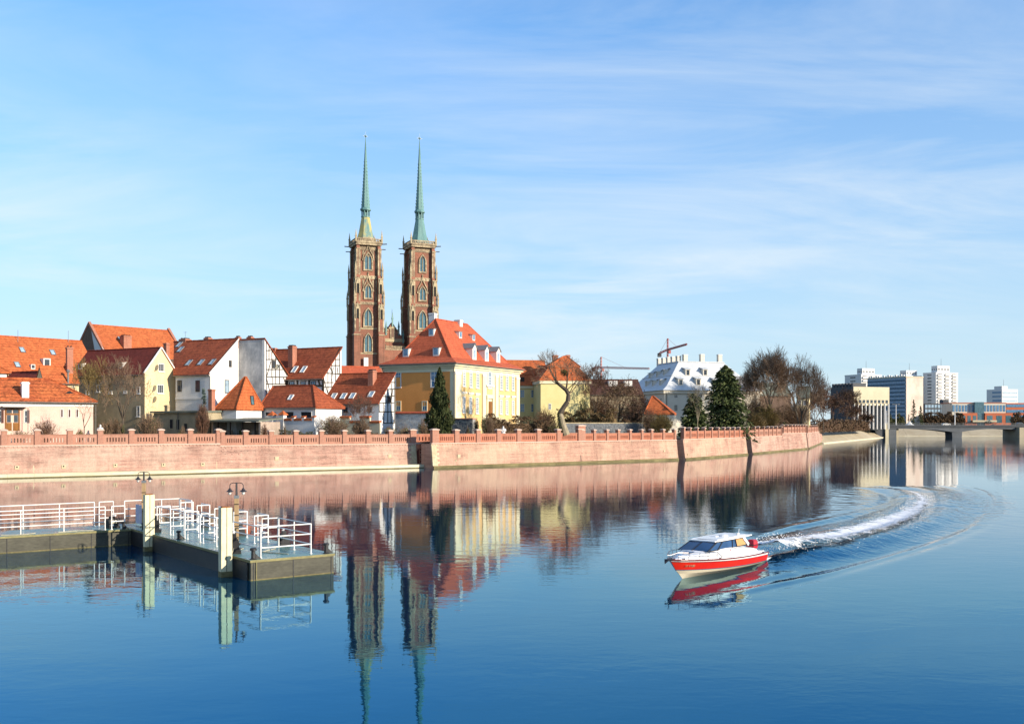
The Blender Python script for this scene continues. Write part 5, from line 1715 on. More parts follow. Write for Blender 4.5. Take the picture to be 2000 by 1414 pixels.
# ------------------------------------------------------------------ cathedral with two spires
def tower(cx, cy, yaw, s, top_shift, label, variant):
    """One west tower; heights follow the photograph at s metres per photo pixel (rows shifted for the farther tower)."""
    zz = lambda py: CH + (HY - py - top_shift) * s - GZ
    e = thing('church_tower', label, 'tower', (cx, cy, GZ), R(yaw), 'twin towers of the cathedral')
    P = Place.__new__(Place)
    P.X, P.Y, P.z0, P.a = cx, cy, GZ, R(yaw); P.c, P.s = math.cos(P.a), math.sin(P.a); P.e = e
    core = 3.1
    zc = zz(480)
    MB().box(-core, core, -core, core, 0, zc).build('shaft', 'brick_tower', e)
    inn = 3.05
    stages = [(0, zz(650), 5.15), (zz(650), zz(592), 4.95), (zz(592), zz(541), 4.6), (zz(541), zz(484), 4.2)]
    for sx in (-1, 1):
        for sy in (-1, 1):
            for k, (z0, z1, o) in enumerate(stages):
                m_ = 'brick_tower'
                xa_, xb_ = sorted((sx * inn, sx * o)); ya_, yb_ = sorted((sy * inn, sy * o))
                b = MB().box(xa_, xb_, ya_, yb_, z0, z1 - .9)
                # weathered set-off at the head of each stage
                o2 = stages[k + 1][2] if k < 3 else 4.0
                xc_, xd_ = sorted((sx * inn, sx * o2)); yc_, yd_ = sorted((sy * inn, sy * o2))
                frustum(b, xa_, xb_, ya_, yb_, z1 - .898, xc_, xd_, yc_, yd_, z1)
                o_ = b.build('buttress', m_, e)
                # dressed stone edges
                ed = MB()
                w_ = .42
                for (ex, ey) in ((o, o), (inn + w_, o), (o, inn + w_)):
                    if k == 0 and ex != ey:
                        continue
                    x0, x1 = sorted((sx * (ex - w_), sx * (ex + .05))); y0, y1 = sorted((sy * (ey - w_), sy * (ey + .05)))
                    ed.box(x0, x1, y0, y1, z0 + .02, z1 - .95)
                if k > 0 or variant == 0:
                    ed.build('corner_stone', 'tower_stone' if k > 0 else 'brick_tower', o_)
                # moulding
                x0, x1 = sorted((sx * (inn + .0), sx * (o + .22))); y0, y1 = sorted((sy * (inn + .0), sy * (o + .22)))
                MB().box(x0, x1, y0, y1, z1 - 1.25, z1 - .96).build('moulding', 'stone', o_)
                if k in (1, 2):
                    # niche with gablet on the two outer sides, and a pinnacle above
                    h = z1 - z0
                    for side in ('y', 'x'):
                        mid_ = (inn + o) / 2
                        g = MB()
                        if side == 'y':
                            q = lambda a, z, d=0.0: (sx * mid_ + a, sy * (o + d), z)
                        else:
                            q = lambda a, z, d=0.0: (sx * (o + d), sy * mid_ + a, z)
                        zb = z0 + h * (.42 if k == 1 else .30); zt_ = z0 + h * (.74 if k == 1 else .66)
                        vec = (0, sy * .30, 0) if side == 'y' else (sx * .30, 0, 0)
                        g.ext([q(-.62, zt_), q(.62, zt_), q(0, zt_ + 2.3)], vec)
                        for a in (-.62, .40):
                            g.ext([q(a, zb), q(a + .22, zb), q(a + .22, zt_), q(a, zt_)], vec)
                        g.build('gablet', 'stone', e)
                        n_ = MB().ext([q(-.40, zb + .05, .01), q(.40, zb + .05, .01), q(.40, zt_, .01), q(-.40, zt_, .01)], tuple(v * .2 for v in vec))
                        n_.build('niche', 'dark_interior', e)
                    px_, py_ = sx * (o2 + .35), sy * (o2 + .35)
                    MB().lathe([(.34, z1 - .9), (.34, z1 + 1.5), (.5, z1 + 1.6), (.40, z1 + 1.75), (.02, z1 + 4.6)], 4, (px_, py_, 0), rot=math.pi / 4).build('pinnacle', 'stone', e)
    # string courses round the recessed faces
    for py, t_ in ((690, .5), (642, .5), (592, .9), (541, 1.1), (485, 1.2)):
        MB().box(-core - .14, core + .14, -core - .14, core + .14, zz(py) - t_, zz(py)).build('string_course', 'stone' if py > 600 else 'tower_stone', e)
        if py in (592, 541):
            t = MB()
            for sd in range(4):
                for i in range(5):
                    x = -2.6 + i * 1.3
                    ca, sa = math.cos(sd * math.pi / 2), math.sin(sd * math.pi / 2)
                    pr = [(x - .42, -core - .26, zz(py) - .15), (x, -core - .26, zz(py) - t_ + .12), (x + .42, -core - .26, zz(py) - .15)]
                    t.ext([(a * ca - b * sa, a * sa + b * ca, c) for a, b, c in pr], (.13 * -sa * -1 * -1 if False else -.0 - .10 * sa * -1, .10 * ca, 0))
            t.build('tracery_frieze', 'stone', e)
    # windows on all four faces
    specs = [(690, 655, 2.15), (641, 606, 2.5), (587, 559, 2.1), (532, 499, 2.3)]
    for sd in range(4):
        rz_ = sd * math.pi / 2
        ca, sa = math.cos(rz_), math.sin(rz_)
        for k, (b_, t_, w_) in enumerate(specs):
            z0, z1 = zz(b_), zz(t_)
            if variant and k == 3:
                w_ = 1.9
            window(e, (core * sa, -core * ca, z0), w_ + .9, z1 - z0 + .6, rz_, kind='pointed', fm='tower_stone', pm='glass_teal', nx=2, nz=1, fw=.48 if k != 0 else .34, proud=.42, mw=.16)
            if (variant == 0 and k >= 2) or (variant == 1 and k == 2):
                hm_ = MB()   # ogee hood over the window
                zt_ = z1 + .8
                for s_ in (-1, 1):
                    pts_ = [(s_ * (w_ / 2 + .75), zt_ - 3.0), (s_ * (w_ / 2 + .45), zt_ - 1.2), (s_ * .55, zt_ + .6), (0, zt_ + 2.2)]
                    for (a, c), (a2, c2_) in zip(pts_[:-1], pts_[1:]):
                        hm_.bar((a, -core - .3, c), (a2, -core - .3, c2_), .30, .26, up=(0, 1, 0))
                hm_.box(-.16, .16, -core - .4, -core - .1, zt_ + 2.0, zt_ + 3.4)
                o_ = hm_.build('window_hood', 'tower_stone', e)
                o_.rotation_euler = (0, 0, rz_)
        if variant == 0:
            for zb, zt_ in ((zz(539), zz(486)), (zz(590), zz(543))):
                for x in (-2.7, 2.7, -1.75, 1.75):
                    tall = abs(x) > 2
                    o_ = MB().box(x - .15, x + .15, -core - .22, -core + .02, zb if tall else zt_ - 3.6, zt_ - 1.1).build('lesene', 'tower_stone', e)
                    o_.rotation_euler = (0, 0, rz_)
                for i in range(6):
                    x = -1.45 + i * .58
                    o_ = MB().box(x - .09, x + .09, -core - .16, -core + .02, zt_ - 3.2, zt_ - 1.1).build('tracery_bar', 'tower_stone', e)
                    o_.rotation_euler = (0, 0, rz_)
        else:
            for x in (-2.7, 2.7):
                o_ = MB().box(x - .15, x + .15, -core - .22, -core + .02, zz(590), zz(543) - 1.1).build('lesene', 'tower_stone', e)
                o_.rotation_euler = (0, 0, rz_)
        # blind arches low down
        for x in (-1.95, 1.95):
            a = outline('pointed', .95, zz(655) - zz(688)); i_ = outline('pointed', .7, zz(655) - zz(688) - .15, .02)
            o_ = MB().ring([(x + p_[0], -core - .1, p_[2] + zz(688)) for p_ in a], [(x + p_[0], -core - .1, p_[2] + zz(688)) for p_ in i_], (0, .13, 0)).build('blind_arch', 'brick_gable', e)
            o_.rotation_euler = (0, 0, rz_)
    # gallery: cornice, balustrade, corner pinnacles, gargoyles
    o = 4.35
    MB().box(-o, o, -o, o, zc - .5, zc + .2).box(-o - .25, o + .25, -o - .25, o + .25, zc + .202, zc + .55).build('cornice', 'tower_stone', e)
    zb, zt_ = zc + .552, zz(470)
    for sd in range(4):
        r_ = sd * math.pi / 2
        b = MB().box(-o, o, -o - .05, -o + .25, zb, zb + .35).box(-o, o, -o - .05, -o + .25, zt_ - .3, zt_)
        n = 14
        for i in range(n + 1):
            x = -o + .3 + (2 * o - .6) * i / n
            b.box(x - .13, x + .13, -o + .02, -o + .2, zb + .351, zt_ - .301)
        q = b.build('balustrade', 'tower_stone', e); q.rotation_euler = (0, 0, r_)
        q = MB().lathe([(.36, zb), (.36, zt_ + .5), (.5, zt_ + .6), (.30, zt_ + .9), (.22, zt_ + 1.6), (.02, zt_ + 3.0)], 4, (o, -o, 0), rot=math.pi / 4).build('pinnacle', 'stone', e); q.rotation_euler = (0, 0, r_)
        q = MB().bar((o, -o, zc), (o + 1.6, -o - .5, zc + .1), .28, .28).build('gargoyle', 'dark_wood', e); q.rotation_euler = (0, 0, r_)
        q = MB().bar((4.2, -4.2, zz(490)), (5.6, -4.5, zz(490)), .24, .24).build('gargoyle', 'dark_wood', e); q.rotation_euler = (0, 0, r_)
    # spire
    zs_ = zz(466)
    MB().lathe([(3.3, zc + .5), (3.3, zs_ - .1), (3.05, zs_)], 8, rot=R(14.5)).build('spire_base', 'stone' if variant == 0 else 'copper', e)
    z1, z2, z3 = zz(425.5), zz(413), zz(411)
    sk_ = [(2.95, zs_ + .003), (2.35, zs_ + 1.9), (1.42, z1)]
    MB().lathe(sk_, 8, rot=R(14.5)).build('spire_skirt', 'copper_lichen' if variant == 0 else 'copper', e)
    MB().lathe([(1.55, z1 + .002), (1.55, z1 + .35)], 8).build('lantern_sill', 'copper', e)
    for i in range(8):
        t = R(14.5) + i * math.pi / 4
        MB().box(-.15, .15, -.15, .15, z1 + .352, z2).build('lantern_column', 'copper', e, loc=(1.28 * math.cos(t), 1.28 * math.sin(t), 0), rot=(0, 0, t))
    MB().lathe([(.3, z1 + .3), (.3, z2)], 6).build('lantern_core', 'copper', e)
    MB().lathe([(1.5, z2 + .002), (1.85, z2 + .25), (1.85, z3 + .3), (1.45, z3 + .7)], 8).build('lantern_cornice', 'copper', e)
    zt2 = zz(268)
    pr = [(1.48, z3 + .702)]
    for f in (.1, .25, .45, .65, .82, .93):
        pr.append((1.48 * (1 - f) * (1 - .12 * math.sin(f * math.pi)) + .03, z3 + .7 + (zt2 - z3) * f))
    pr.append((.05, zt2))
    MB().lathe(pr, 8, rot=R(14.5)).build('spire', 'copper', e)
    cr = MB()
    for i in range(8):
        t = R(14.5) + i * math.pi / 4
        for k in range(14):
            f = .04 + k * .045
            r_ = 1.48 * (1 - f) * (1 - .12 * math.sin(f * math.pi)) + .05
            z_ = z3 + .7 + (zt2 - z3) * f
            cr.box(r_ * math.cos(t) - .07, r_ * math.cos(t) + .07, r_ * math.sin(t) - .07, r_ * math.sin(t) + .07, z_, z_ + .28)
    cr.build('crocket', 'copper', e, kind='stuff')
    MB().lathe([(.05, 0), (.42, .35), (.42, .5), (.05, .85)], 8, (0, 0, zt2 - .2)).build('finial_ball', 'copper', e)
    st_ = MB()
    for i in range(6):
        t = i * math.pi / 3
        st_.tube((0, 0, zt2 + .25), (1.0 * math.cos(t), .25 * math.sin(t), zt2 + .25 + .6 * math.sin(t)), .13, .02, 4)
    st_.tube((0, 0, zt2 + .2), (0, 0, zt2 + 1.8), .05, .02, 5)
    st_.build('finial_star', 'tower_white', e)
    return P


TX, TY = (714.0 - CX) / FPX * 340, 340.0
TA = tower(TX, TY, 23.0, .170, 0.0, 'left tower of the cathedral, its upper storeys laced with pale tracery', 0)
ax, ay = math.cos(R(23)), math.sin(R(23))
kk = (819.5 - CX) / FPX
td = (kk * TY - TX) / (ax - kk * ay)
TX2, TY2 = TX + td * ax, TY + td * ay
tower(TX2, TY2, 23.0, .170 * TY2 / 340, 4.3, 'right tower of the cathedral, with plainer red brick upper storey', 1)

N_ = Place('cathedral_nave', 'red brick west front of the cathedral with stepped gable between the two towers', 'church', 714, 340.0, 23.0, GZ)
x0, x1 = 5.2, td - 5.2
y0 = -2.6
zf = N_.z(684, td / 2, y0)
MB().box(x0, x1, y0, 40, 0, zf).build('wall', 'brick_tower', N_.e)
zb_ = N_.z(676, td / 2, y0)
bl = MB().box(x0, x1, y0 - .1, y0 + .2, zf + .002, zf + .3).box(x0, x1, y0 - .1, y0 + .2, zb_ - .25, zb_)
for i in range(18):
    x = x0 + .2 + (x1 - x0 - .4) * i / 17
    bl.box(x - .13, x + .13, y0 - .05, y0 + .15, zf + .3, zb_ - .25)
bl.build('balustrade', 'tower_stone', N_.e)
zg0, zg1 = N_.z(663, td / 2, 1), N_.z(630, td / 2, 1)
mid_ = td / 2
MB().box(x0, x1, .5, 3, zf, zg0).build('gable_base', 'brick_tower', N_.e)
MB().box(x0, x1, .3, 3.2, zg0 - .9, zg0 + .2).build('string_course', 'stone', N_.e)
MB().ext([(x0 + .2, .6, zg0), (x1 - .2, .6, zg0), (mid_, .6, zg1)], (0, 2.0, 0)).build('gable', 'brick_tower', N_.e)
for x, z_ in ((x0 + .5, 0.05), (mid_ - 2.2, .52), (mid_ + 2.2, .52), (x1 - .5, 0.05), (mid_, 1.0)):
    zz_ = zg0 + (zg1 - zg0) * z_
    MB().lathe([(.32, zz_ - 1.6), (.32, zz_ + 1.0), (.45, zz_ + 1.1), (.02, zz_ + 3.4)], 4, (x, .5, 0), rot=math.pi / 4).build('pinnacle', 'copper', N_.e)
MB().box(mid_ - .8, mid_ + .8, .3, .62, zg0 + .3, zg0 + 4.2).build('niche_frame', 'tower_stone', N_.e)
MB().box(mid_ - .45, mid_ + .45, .26, .5, zg0 + .7, zg0 + 3.6).build('niche', 'brick_gable', N_.e)
for i in range(7):
    t = math.pi * i / 6
    MB().box(mid_ + 2.0 * math.cos(t) - .3, mid_ + 2.0 * math.cos(t) + .3, .25, .62, zg0 + 2 + 1.7 * math.sin(t), zg0 + 2.5 + 1.7 * math.sin(t)).build('gable_ornament', 'stone', N_.e)
for x in (mid_ - 2.6, mid_ + 2.6):
    window(N_.e, (x, .5, zf + .6), .9, 1.7, 'F', kind='pointed', fm='stone', pm='dark_interior', nx=1, nz=1)
MB().ext([(x0, 3.2, zf), (x1, 3.2, zf), (mid_, 3.2, zg1 - 1)], (0, 36, 0)).build('roof', 'tile_orange_dim', N_.e)
MB().tube((mid_, 1, zg1), (mid_, 1, zg1 + 4.5), .10, .04, 5).build('cross_pole', 'metal_grey', N_.e)
bnr = thing('banner', 'white banner hanging at the foot of the left cathedral tower', 'banner', TA.W(-1.0, -4.3, TA.z0 * 0 + 0))
pz0, pz1 = zat(722, 336) - GZ, zat(699, 336) - GZ
MB().box(-.75, .75, -.12, 0, pz0, pz1).build('banner_cloth', 'tower_white', bnr)
MB().bar((-.8, -.06, pz1 + .1), (.8, -.06, pz1 + .1), .12, .12).build('banner_pole', 'metal_grey', bnr)
for o_ in (bnr,):
    o_.rotation_euler = (0, 0, R(23))

# ------------------------------------------------------------------ modern town beyond the bridge
def grid_windows(P, face, us, zs, w, h, pm='glass_blue', fm='tower_white', depth=0.0, nx=1, nz=1, **k):
    for u_ in us:
        for z_ in zs:
            loc = (u_, depth, z_) if face == 'F' else (depth, u_, z_)
            window(P.e, loc, w, h, face, fm=fm, pm=pm, nx=nx, nz=nz, fw=.15, proud=.12, **k)


def city(name, label, px, d, yaw, z0=5.0):
    return House(name, label, 'building', px, d, yaw, z0)


# yaw chosen so that the left side stays in shade and the right side is sunlit
H = city('concrete_hall', 'beige concrete hall with tall slim columns and a windowless upper block', 1667, 560.0, 20.0)
L = H.rx(1737); HW = H.ry(1623)
zt = H.z(757); zc_ = H.z(788)
MB().box(0, L, 0, HW, zc_, zt).build('wall', 'concrete', H.e)
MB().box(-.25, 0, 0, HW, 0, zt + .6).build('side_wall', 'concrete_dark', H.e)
MB().box(1.2, L - .5, 2.6, HW, 0, zc_).build('glass_front', 'glass', H.e)
n = 10
for i in range(n):
    x = .5 + (L - 1.0) * i / (n - 1)
    MB().box(x - .21, x + .21, -.3, .7, 0, zc_).build('column', 'tower_white', H.e)
zw = H.z(793)
for i in range(n - 1):
    x = .5 + (L - 1.0) * (i + .5) / (n - 1)
    w_ = (L - 1) / (n - 1)
    MB().box(x - w_ * .3, x + w_ * .3, -.12, .1, zc_ + .3, zc_ + 2.0).build('window', 'glass', H.e)
    MB().box(x - w_ * .5 + .4, x + w_ * .5 - .4, .2, .6, zc_ - 1.0, zc_ - .1).build('lintel', 'concrete', H.e)
for i in range(7):
    y = HW * (i + .3) / 7
    MB().box(.2, 9, y, y + HW * .07, zt, zt + 2.6).build('roof_fin', 'concrete_dark', H.e)
MB().box(0, L, 0, HW, zt + .002, zt + .5).build('parapet', 'concrete', H.e)

H = city('office_slab', 'blue glass office slab with a bare pinkish end wall', 1770, 720.0, 24.0)
L = H.rx(1803); HW = H.ry(1694)
zt = H.z(736.5)
MB().box(0, L, 0, HW, 0, zt).build('wall', 'slab_plaster', H.e)
nf = 13
for i in range(nf):
    z0_, z1_ = zt * i / nf, zt * (i + 1) / nf
    MB().box(-.35, 0, .6, HW - .6, z0_ + (z1_ - z0_) * .42, z1_ - .05).build('window_band', 'glass_blue', H.e)
    MB().box(-.55, 0, .4, HW - .4, z0_ + .03, z0_ + (z1_ - z0_) * .40).build('spandrel', 'spandrel_blue', H.e)
MB().box(-.8, L + .3, -.3, HW + .3, zt + .002, zt + .6).build('parapet', 'concrete', H.e)
for i in range(16):
    y = HW * (i + .5) / 16
    MB().box(.5, 1.5, y - .8, y + .8, zt + .6, zt + 1.2 + (i * 7 % 5) * .25).build('roof_unit', 'tower_white', H.e)
for i in range(12):
    MB().box(L, L + .7, 1, 4, zt * i / 12 + .6, zt * i / 12 + 2.2).build('balcony', 'tower_white', H.e)


def tower_block(label, px_c, px_l, px_r, d, ytop, ybase, cap, yaw=22.0, floors=9, cols=3):
    H = city('tower_block', label, px_c, d, yaw)
    L = H.rx(px_r); W_ = H.ry(px_l)
    zt = H.z(ytop)
    MB().box(0, L, 0, W_, 0, zt).build('wall', 'tower_white', H.e)
    MB().box(-.15, L + .15, -.15, W_ + .15, zt + .002, zt + 1.0).build('parapet', 'tower_white', H.e)
    zb = H.z(ybase)
    fh = (zt - zb) / floors
    for f in range(floors):
        z_ = zb + f * fh
        window(H.e, (0, W_ * .5, z_ + fh * .25), W_ * .32, fh * .5, 'L', fm='tower_white', pm='glass', nx=3, nz=1, fw=.12, mw=.25)
        for c in range(cols):
            cx = L * (c + .5) / cols
            wb = L / cols
            off = (c + f) % 2 * fh * .5
            MB().box(cx - wb * .34, cx + wb * .34, -1.3, 0, z_ + fh * .12 + off * .3, z_ + fh * .58 + off * .3).build('balcony', 'tower_white', H.e)
            window(H.e, (cx, 0, z_ + fh * .60), wb * .62, fh * .32, 'F', fm='tower_white', pm='glass', nx=3, nz=1, fw=.12, mw=.25)
    pl, pc, pr, pt = cap
    x0, x1 = H.rx(pc, 1.0), H.rx(pr, 1.0)
    y1 = H.ry(pl, x0)
    zc2 = H.z(pt)
    MB().box(x0, x1, 1.0, max(y1, 6), zt, zc2).build('penthouse', 'tower_white', H.e)
    for i in range(4):
        window(H.e, (x0 + (x1 - x0) * (i + .5) / 4, 1.0, zt + (zc2 - zt) * .42), (x1 - x0) * .14, (zc2 - zt) * .22, 'F', fm='tower_white', pm='glass', nx=1, nz=1)
    for i in range(3):
        window(H.e, (x0, 1 + (max(y1, 6) - 1) * (i + .5) / 3, zt + (zc2 - zt) * .42), 1.6, (zc2 - zt) * .22, 'L', fm='tower_white', pm='glass', nx=1, nz=1)
    q = Vector(((x0 + x1) / 2, 4, zc2))
    MB().tube(q, q + Vector((0, 0, 7)), .2, .1, 5).build('mast', 'metal_grey', H.e)
    return H


tower_block('tall white tower block with balcony pattern, tallest of the far towers', 1828, 1803, 1871, 950.0, 729, 797, (1819, 1831, 1854.5, 714), floors=11)
tower_block('white tower block partly hidden by the concrete hall, stepped on its left', 1682, 1650, 1722, 930.0, 733, 797, (1674, 1684, 1708, 719), floors=9)
tower_block('white tower block rising just behind the blue glass slab', 1769, 1752, 1800, 960.0, 735.5, 797, (1758, 1770, 1791, 723), floors=9)
H = city('office_block', 'distant white office block standing alone near the right edge', 1957, 1050.0, 22.0)
L = H.rx(1988); W_ = H.ry(1927)
zt = H.z(760)
MB().box(0, L, 0, W_, 0, zt).build('wall', 'tower_white', H.e)
MB().box(1, L * .4, 1, W_ * .55, zt, H.z(754)).build('penthouse', 'tower_white', H.e)
for i in range(8):
    z_ = zt - 4.2 - i * 4.2
    MB().box(.8, L - .8, -.15, .1, z_, z_ + 1.5).build('window_band', 'glass_sky', H.e)
    MB().box(-.2, .1, 1, W_ * .62, z_, z_ + 2.0).build('window_band', 'glass_blue', H.e)
MB().tube((L * .3, 4, zt), (L * .3, 4, zt + 10), .2, .1, 5).build('mast', 'metal_grey', H.e)

H = city('office_wing', 'long low grey building with rows of dark windows below the tall white tower', 1861, 800.0, 3.0)
L = H.rx(1806)
zt = H.z(788)
MB().box(L, 0, 0, 18, 0, zt).build('wall', 'concrete_dark', H.e)
for r_ in range(5):
    for i in range(9):
        x = L * (1 - (i + .5) / 9)
        MB().box(x - .9, x + .9, -.2, .1, zt - 3.4 - r_ * 3.6, zt - 1.0 - r_ * 3.6).build('window', 'glass_sky', H.e)
MB().box(L * .3, L * .1, 2, 8, zt, zt + 3).build('penthouse', 'concrete_dark', H.e)
H = city('shopping_hall', 'long cream and orange brick hall with glazed corner behind the bridge', 1861, 740.0, -4.0)
L = H.rx(1966)
zt, zm = H.z(787.5), H.z(806.5)
MB().box(0, L, 1.5, 24, 0, zt).build('wall', 'museum_plaster', H.e)
MB().box(-.3, L + .3, 1.2, 24, zt + .002, zt + .5).build('cornice', 'brick_orange', H.e)
for i in range(17):
    x = L * (i + .5) / 17
    if 7 <= i <= 9:
        continue
    MB().box(x - L / 52, x + L / 52, 1.3, 1.6, zm + 1.0, zt - 1.4).build('window', 'glass_blue', H.e)
x0, x1 = H.rx(1903), H.rx(1921)
MB().box(x0, x1, -.8, 1.5, 0, zt + .8).build('glazed_bay', 'glass_teal', H.e)
for a, b_ in ((1875, 1907), (1922, 1977)):
    xa_, xb_ = H.rx(a), H.rx(b_)
    MB().box(xa_, xb_, -1.8, 1.45, 0, zm).build('brick_front', 'brick_orange', H.e)
    n = 3 if a < 1900 else 3
    for i in range(n):
        x = xa_ + (xb_ - xa_) * (i + .5) / n
        w_ = (xb_ - xa_) / n * .30
        MB().box(x - w_, x + w_, -1.9, -1.7, zm * .35, zm * .82).build('window', 'glass_teal', H.e)
MB().box(H.rx(1896), H.rx(1943), -4, -1.85, zm * .40, zm * .52).build('canopy', 'concrete', H.e)
H = city('office_wing', 'low building with blue window bands at the right edge behind the orange brick hall', 1964, 780.0, -6.0)
L = H.rx(2040)
zt = H.z(787)
MB().box(0, L, 0, 16, 0, zt).build('wall', 'brick_orange', H.e)
for i in range(3):
    MB().box(.5, L * .5, -.2, .1, zt - 3.2 - i * 4.2, zt - 1.0 - i * 4.2).build('window_band', 'glass_blue', H.e)
for lb, px, d, w_, yt in (('pinkish low block between the concrete bank and the bridge', 1610, 545, 14, 824),):
    H = city('kiosk', lb, px, d, 10.0)
    MB().box(0, w_ * .35, 0, 4, 0, H.z(yt)).build('wall', 'brick_orange', H.e)
    MB().box(-.3, w_ * .35 + .3, -.3, 4.3, H.z(yt) + .002, H.z(yt) + .35).build('roof', 'flat_roof', H.e)
    MB().box(.8, 1.8, -.05, .1, 0, H.z(yt) * .8).build('door', 'dark_wood', H.e)

# ------------------------------------------------------------------ tower cranes
def crane(label, px, d, ytop, m, jib_tip, tail, yjib):
    p = gp(px, d=d, z=5.0)
    e = thing('tower_crane', label, 'crane', p)
    zt, zj = zat(ytop, d) - 5, zat(yjib, d) - 5
    w = d * .00075

    def lattice(a, b, w, name, taper=1.0):
        a, b = Vector(a), Vector(b)
        L_ = (b - a).length
        dr_ = (b - a).normalized()
        s1 = dr_.orthogonal().normalized(); s2 = dr_.cross(s1)
        mb = MB()
        cs = [s1 * w + s2 * w, s1 * w - s2 * w, -s1 * w - s2 * w, -s1 * w + s2 * w]
        for c in cs:
            mb.tube(a + c, b + c * taper, w * .34, w * .34, 4)
        n_ = max(6, int(L_ / (w * 4)))
        for i in range(n_):
            t0, t1 = i / n_, (i + 1) / n_
            for j in range(4):
                k = (j + 1) % 4
                A_ = a + dr_ * L_ * t0 + cs[j] * (1 + (taper - 1) * t0)
                B_ = a + dr_ * L_ * t1 + cs[k] * (1 + (taper - 1) * t1)
                mb.tube(A_, B_, w * .22, w * .22, 3)
        mb.build(name, m, e)
    lattice((0, 0, 0), (0, 0, zt), w, 'mast', .6)
    jt = Vector(jib_tip) - Vector(p); tl = Vector(tail) - Vector(p)
    lattice((0, 0, zj), jt, w * .9, 'jib', .8)
    lattice((0, 0, zj), tl, w * .9, 'counter_jib')
    MB().path([(0, 0, zt), (jt * .55 + Vector((0, 0, zj)) * .45)], w * .16, 4).path([(0, 0, zt), tl], w * .16, 4).build('tie_rod', m, e)
    q = tl
    MB().box(q.x - w * 2.5, q.x + w * 2.5, q.y - w * 2, q.y + w * 2, q.z - w * 5, q.z).build('counterweight', 'concrete_dark', e)
    MB().box(w, w * 4, -w * 2, 0, zj - w * 5, zj - w).build('cab', m, e)


def at(px, py, d):
    return Vector(((px - CX) / FPX * d, d, zat(py, d)))


crane('red tower crane with slanting jib rising behind the white-roofed building', 1304, 620.0, 661, 'crane_red', at(1341, 672.5, 520), at(1288, 690, 650), 683)
crane('faint pink tower crane with a level jib left of the white-roofed building', 1174, 1100.0, 697, 'crane_pale', at(1268, 720, 1000), at(1160, 718, 1120), 718)
# ------------------------------------------------------------------ trees and bushes
def wall_depth(px):
    for lim, P in ((846, W1), (1326, W2), (1461, W3), (1574, W4), (1605, W5)):
        if px < lim:
            x = P.rx(px)
            return P.W(x, 0).y
    return 0.0


def behind(px, d, wpx, depth=1.0):
    """Keep a plant on the land side of the river wall, its whole width clear of the parapet."""
    for lim, P in ((846, W1), (1326, W2), (1461, W3), (1574, W4), (1605, W5)):
        if px < lim:
            while True:
                q = gp(px, d=d)
                y = -(q.x - P.X) * P.s + (q.y - P.Y) * P.c
                if y >= .9 + wpx / FPX * d * .5 * depth:
                    return d
                d += .5
    return d


def raw(name, V, F, m, parent):
    me = bpy.data.meshes.new(name)
    me.from_pydata(V, [], F)
    me.materials.append(MATS[m])
    me.update()
    return link(name, me, parent)


def limb_mesh(segs, n=4):
    V = []; F = []
    for a, b, r0, r1 in segs:
        d = (b - a)
        if d.length < 1e-5:
            continue
        d.normalize()
        u_ = d.orthogonal().normalized(); w_ = d.cross(u_)
        k = len(V)
        for p, r in ((a, r0), (b, r1)):
            for i in range(n):
                t = 2 * math.pi * i / n
                V.append(tuple(p + u_ * (r * math.cos(t)) + w_ * (r * math.sin(t))))
        for i in range(n):
            j = (i + 1) % n
            F.append((k + i, k + j, k + n + j, k + n + i))
    return V, F


def grow(out, p, d, L, r, lev, rg, spread, kids, up=.10, droop=0.0):
    nseg = 3
    for i in range(nseg):
        d = (d + Vector((rg.uniform(-1, 1), rg.uniform(-1, 1), rg.uniform(-1, 1))) * .22 + Vector((0, 0, up - droop * (1 if lev <= 1 else 0)))).normalized()
        q = p + d * (L / nseg)
        r2 = r * .84
        out.append((lev, p, q, r, r2))
        p, r = q, r2
        if lev > 0 and i >= 1:
            for _ in range(kids if i == nseg - 1 else max(1, kids - 2)):
                a = rg.uniform(0, 2 * math.pi)
                s = d.orthogonal().normalized()
                s = (Matrix.Rotation(a, 3, d) @ s)
                ang = rg.uniform(.55, 1.15) * spread
                nd = (d * math.cos(ang) + s * math.sin(ang)).normalized()
                grow(out, p, nd, L * rg.uniform(.60, .82), r * .66, lev - 1, rg, spread, kids, up, droop)


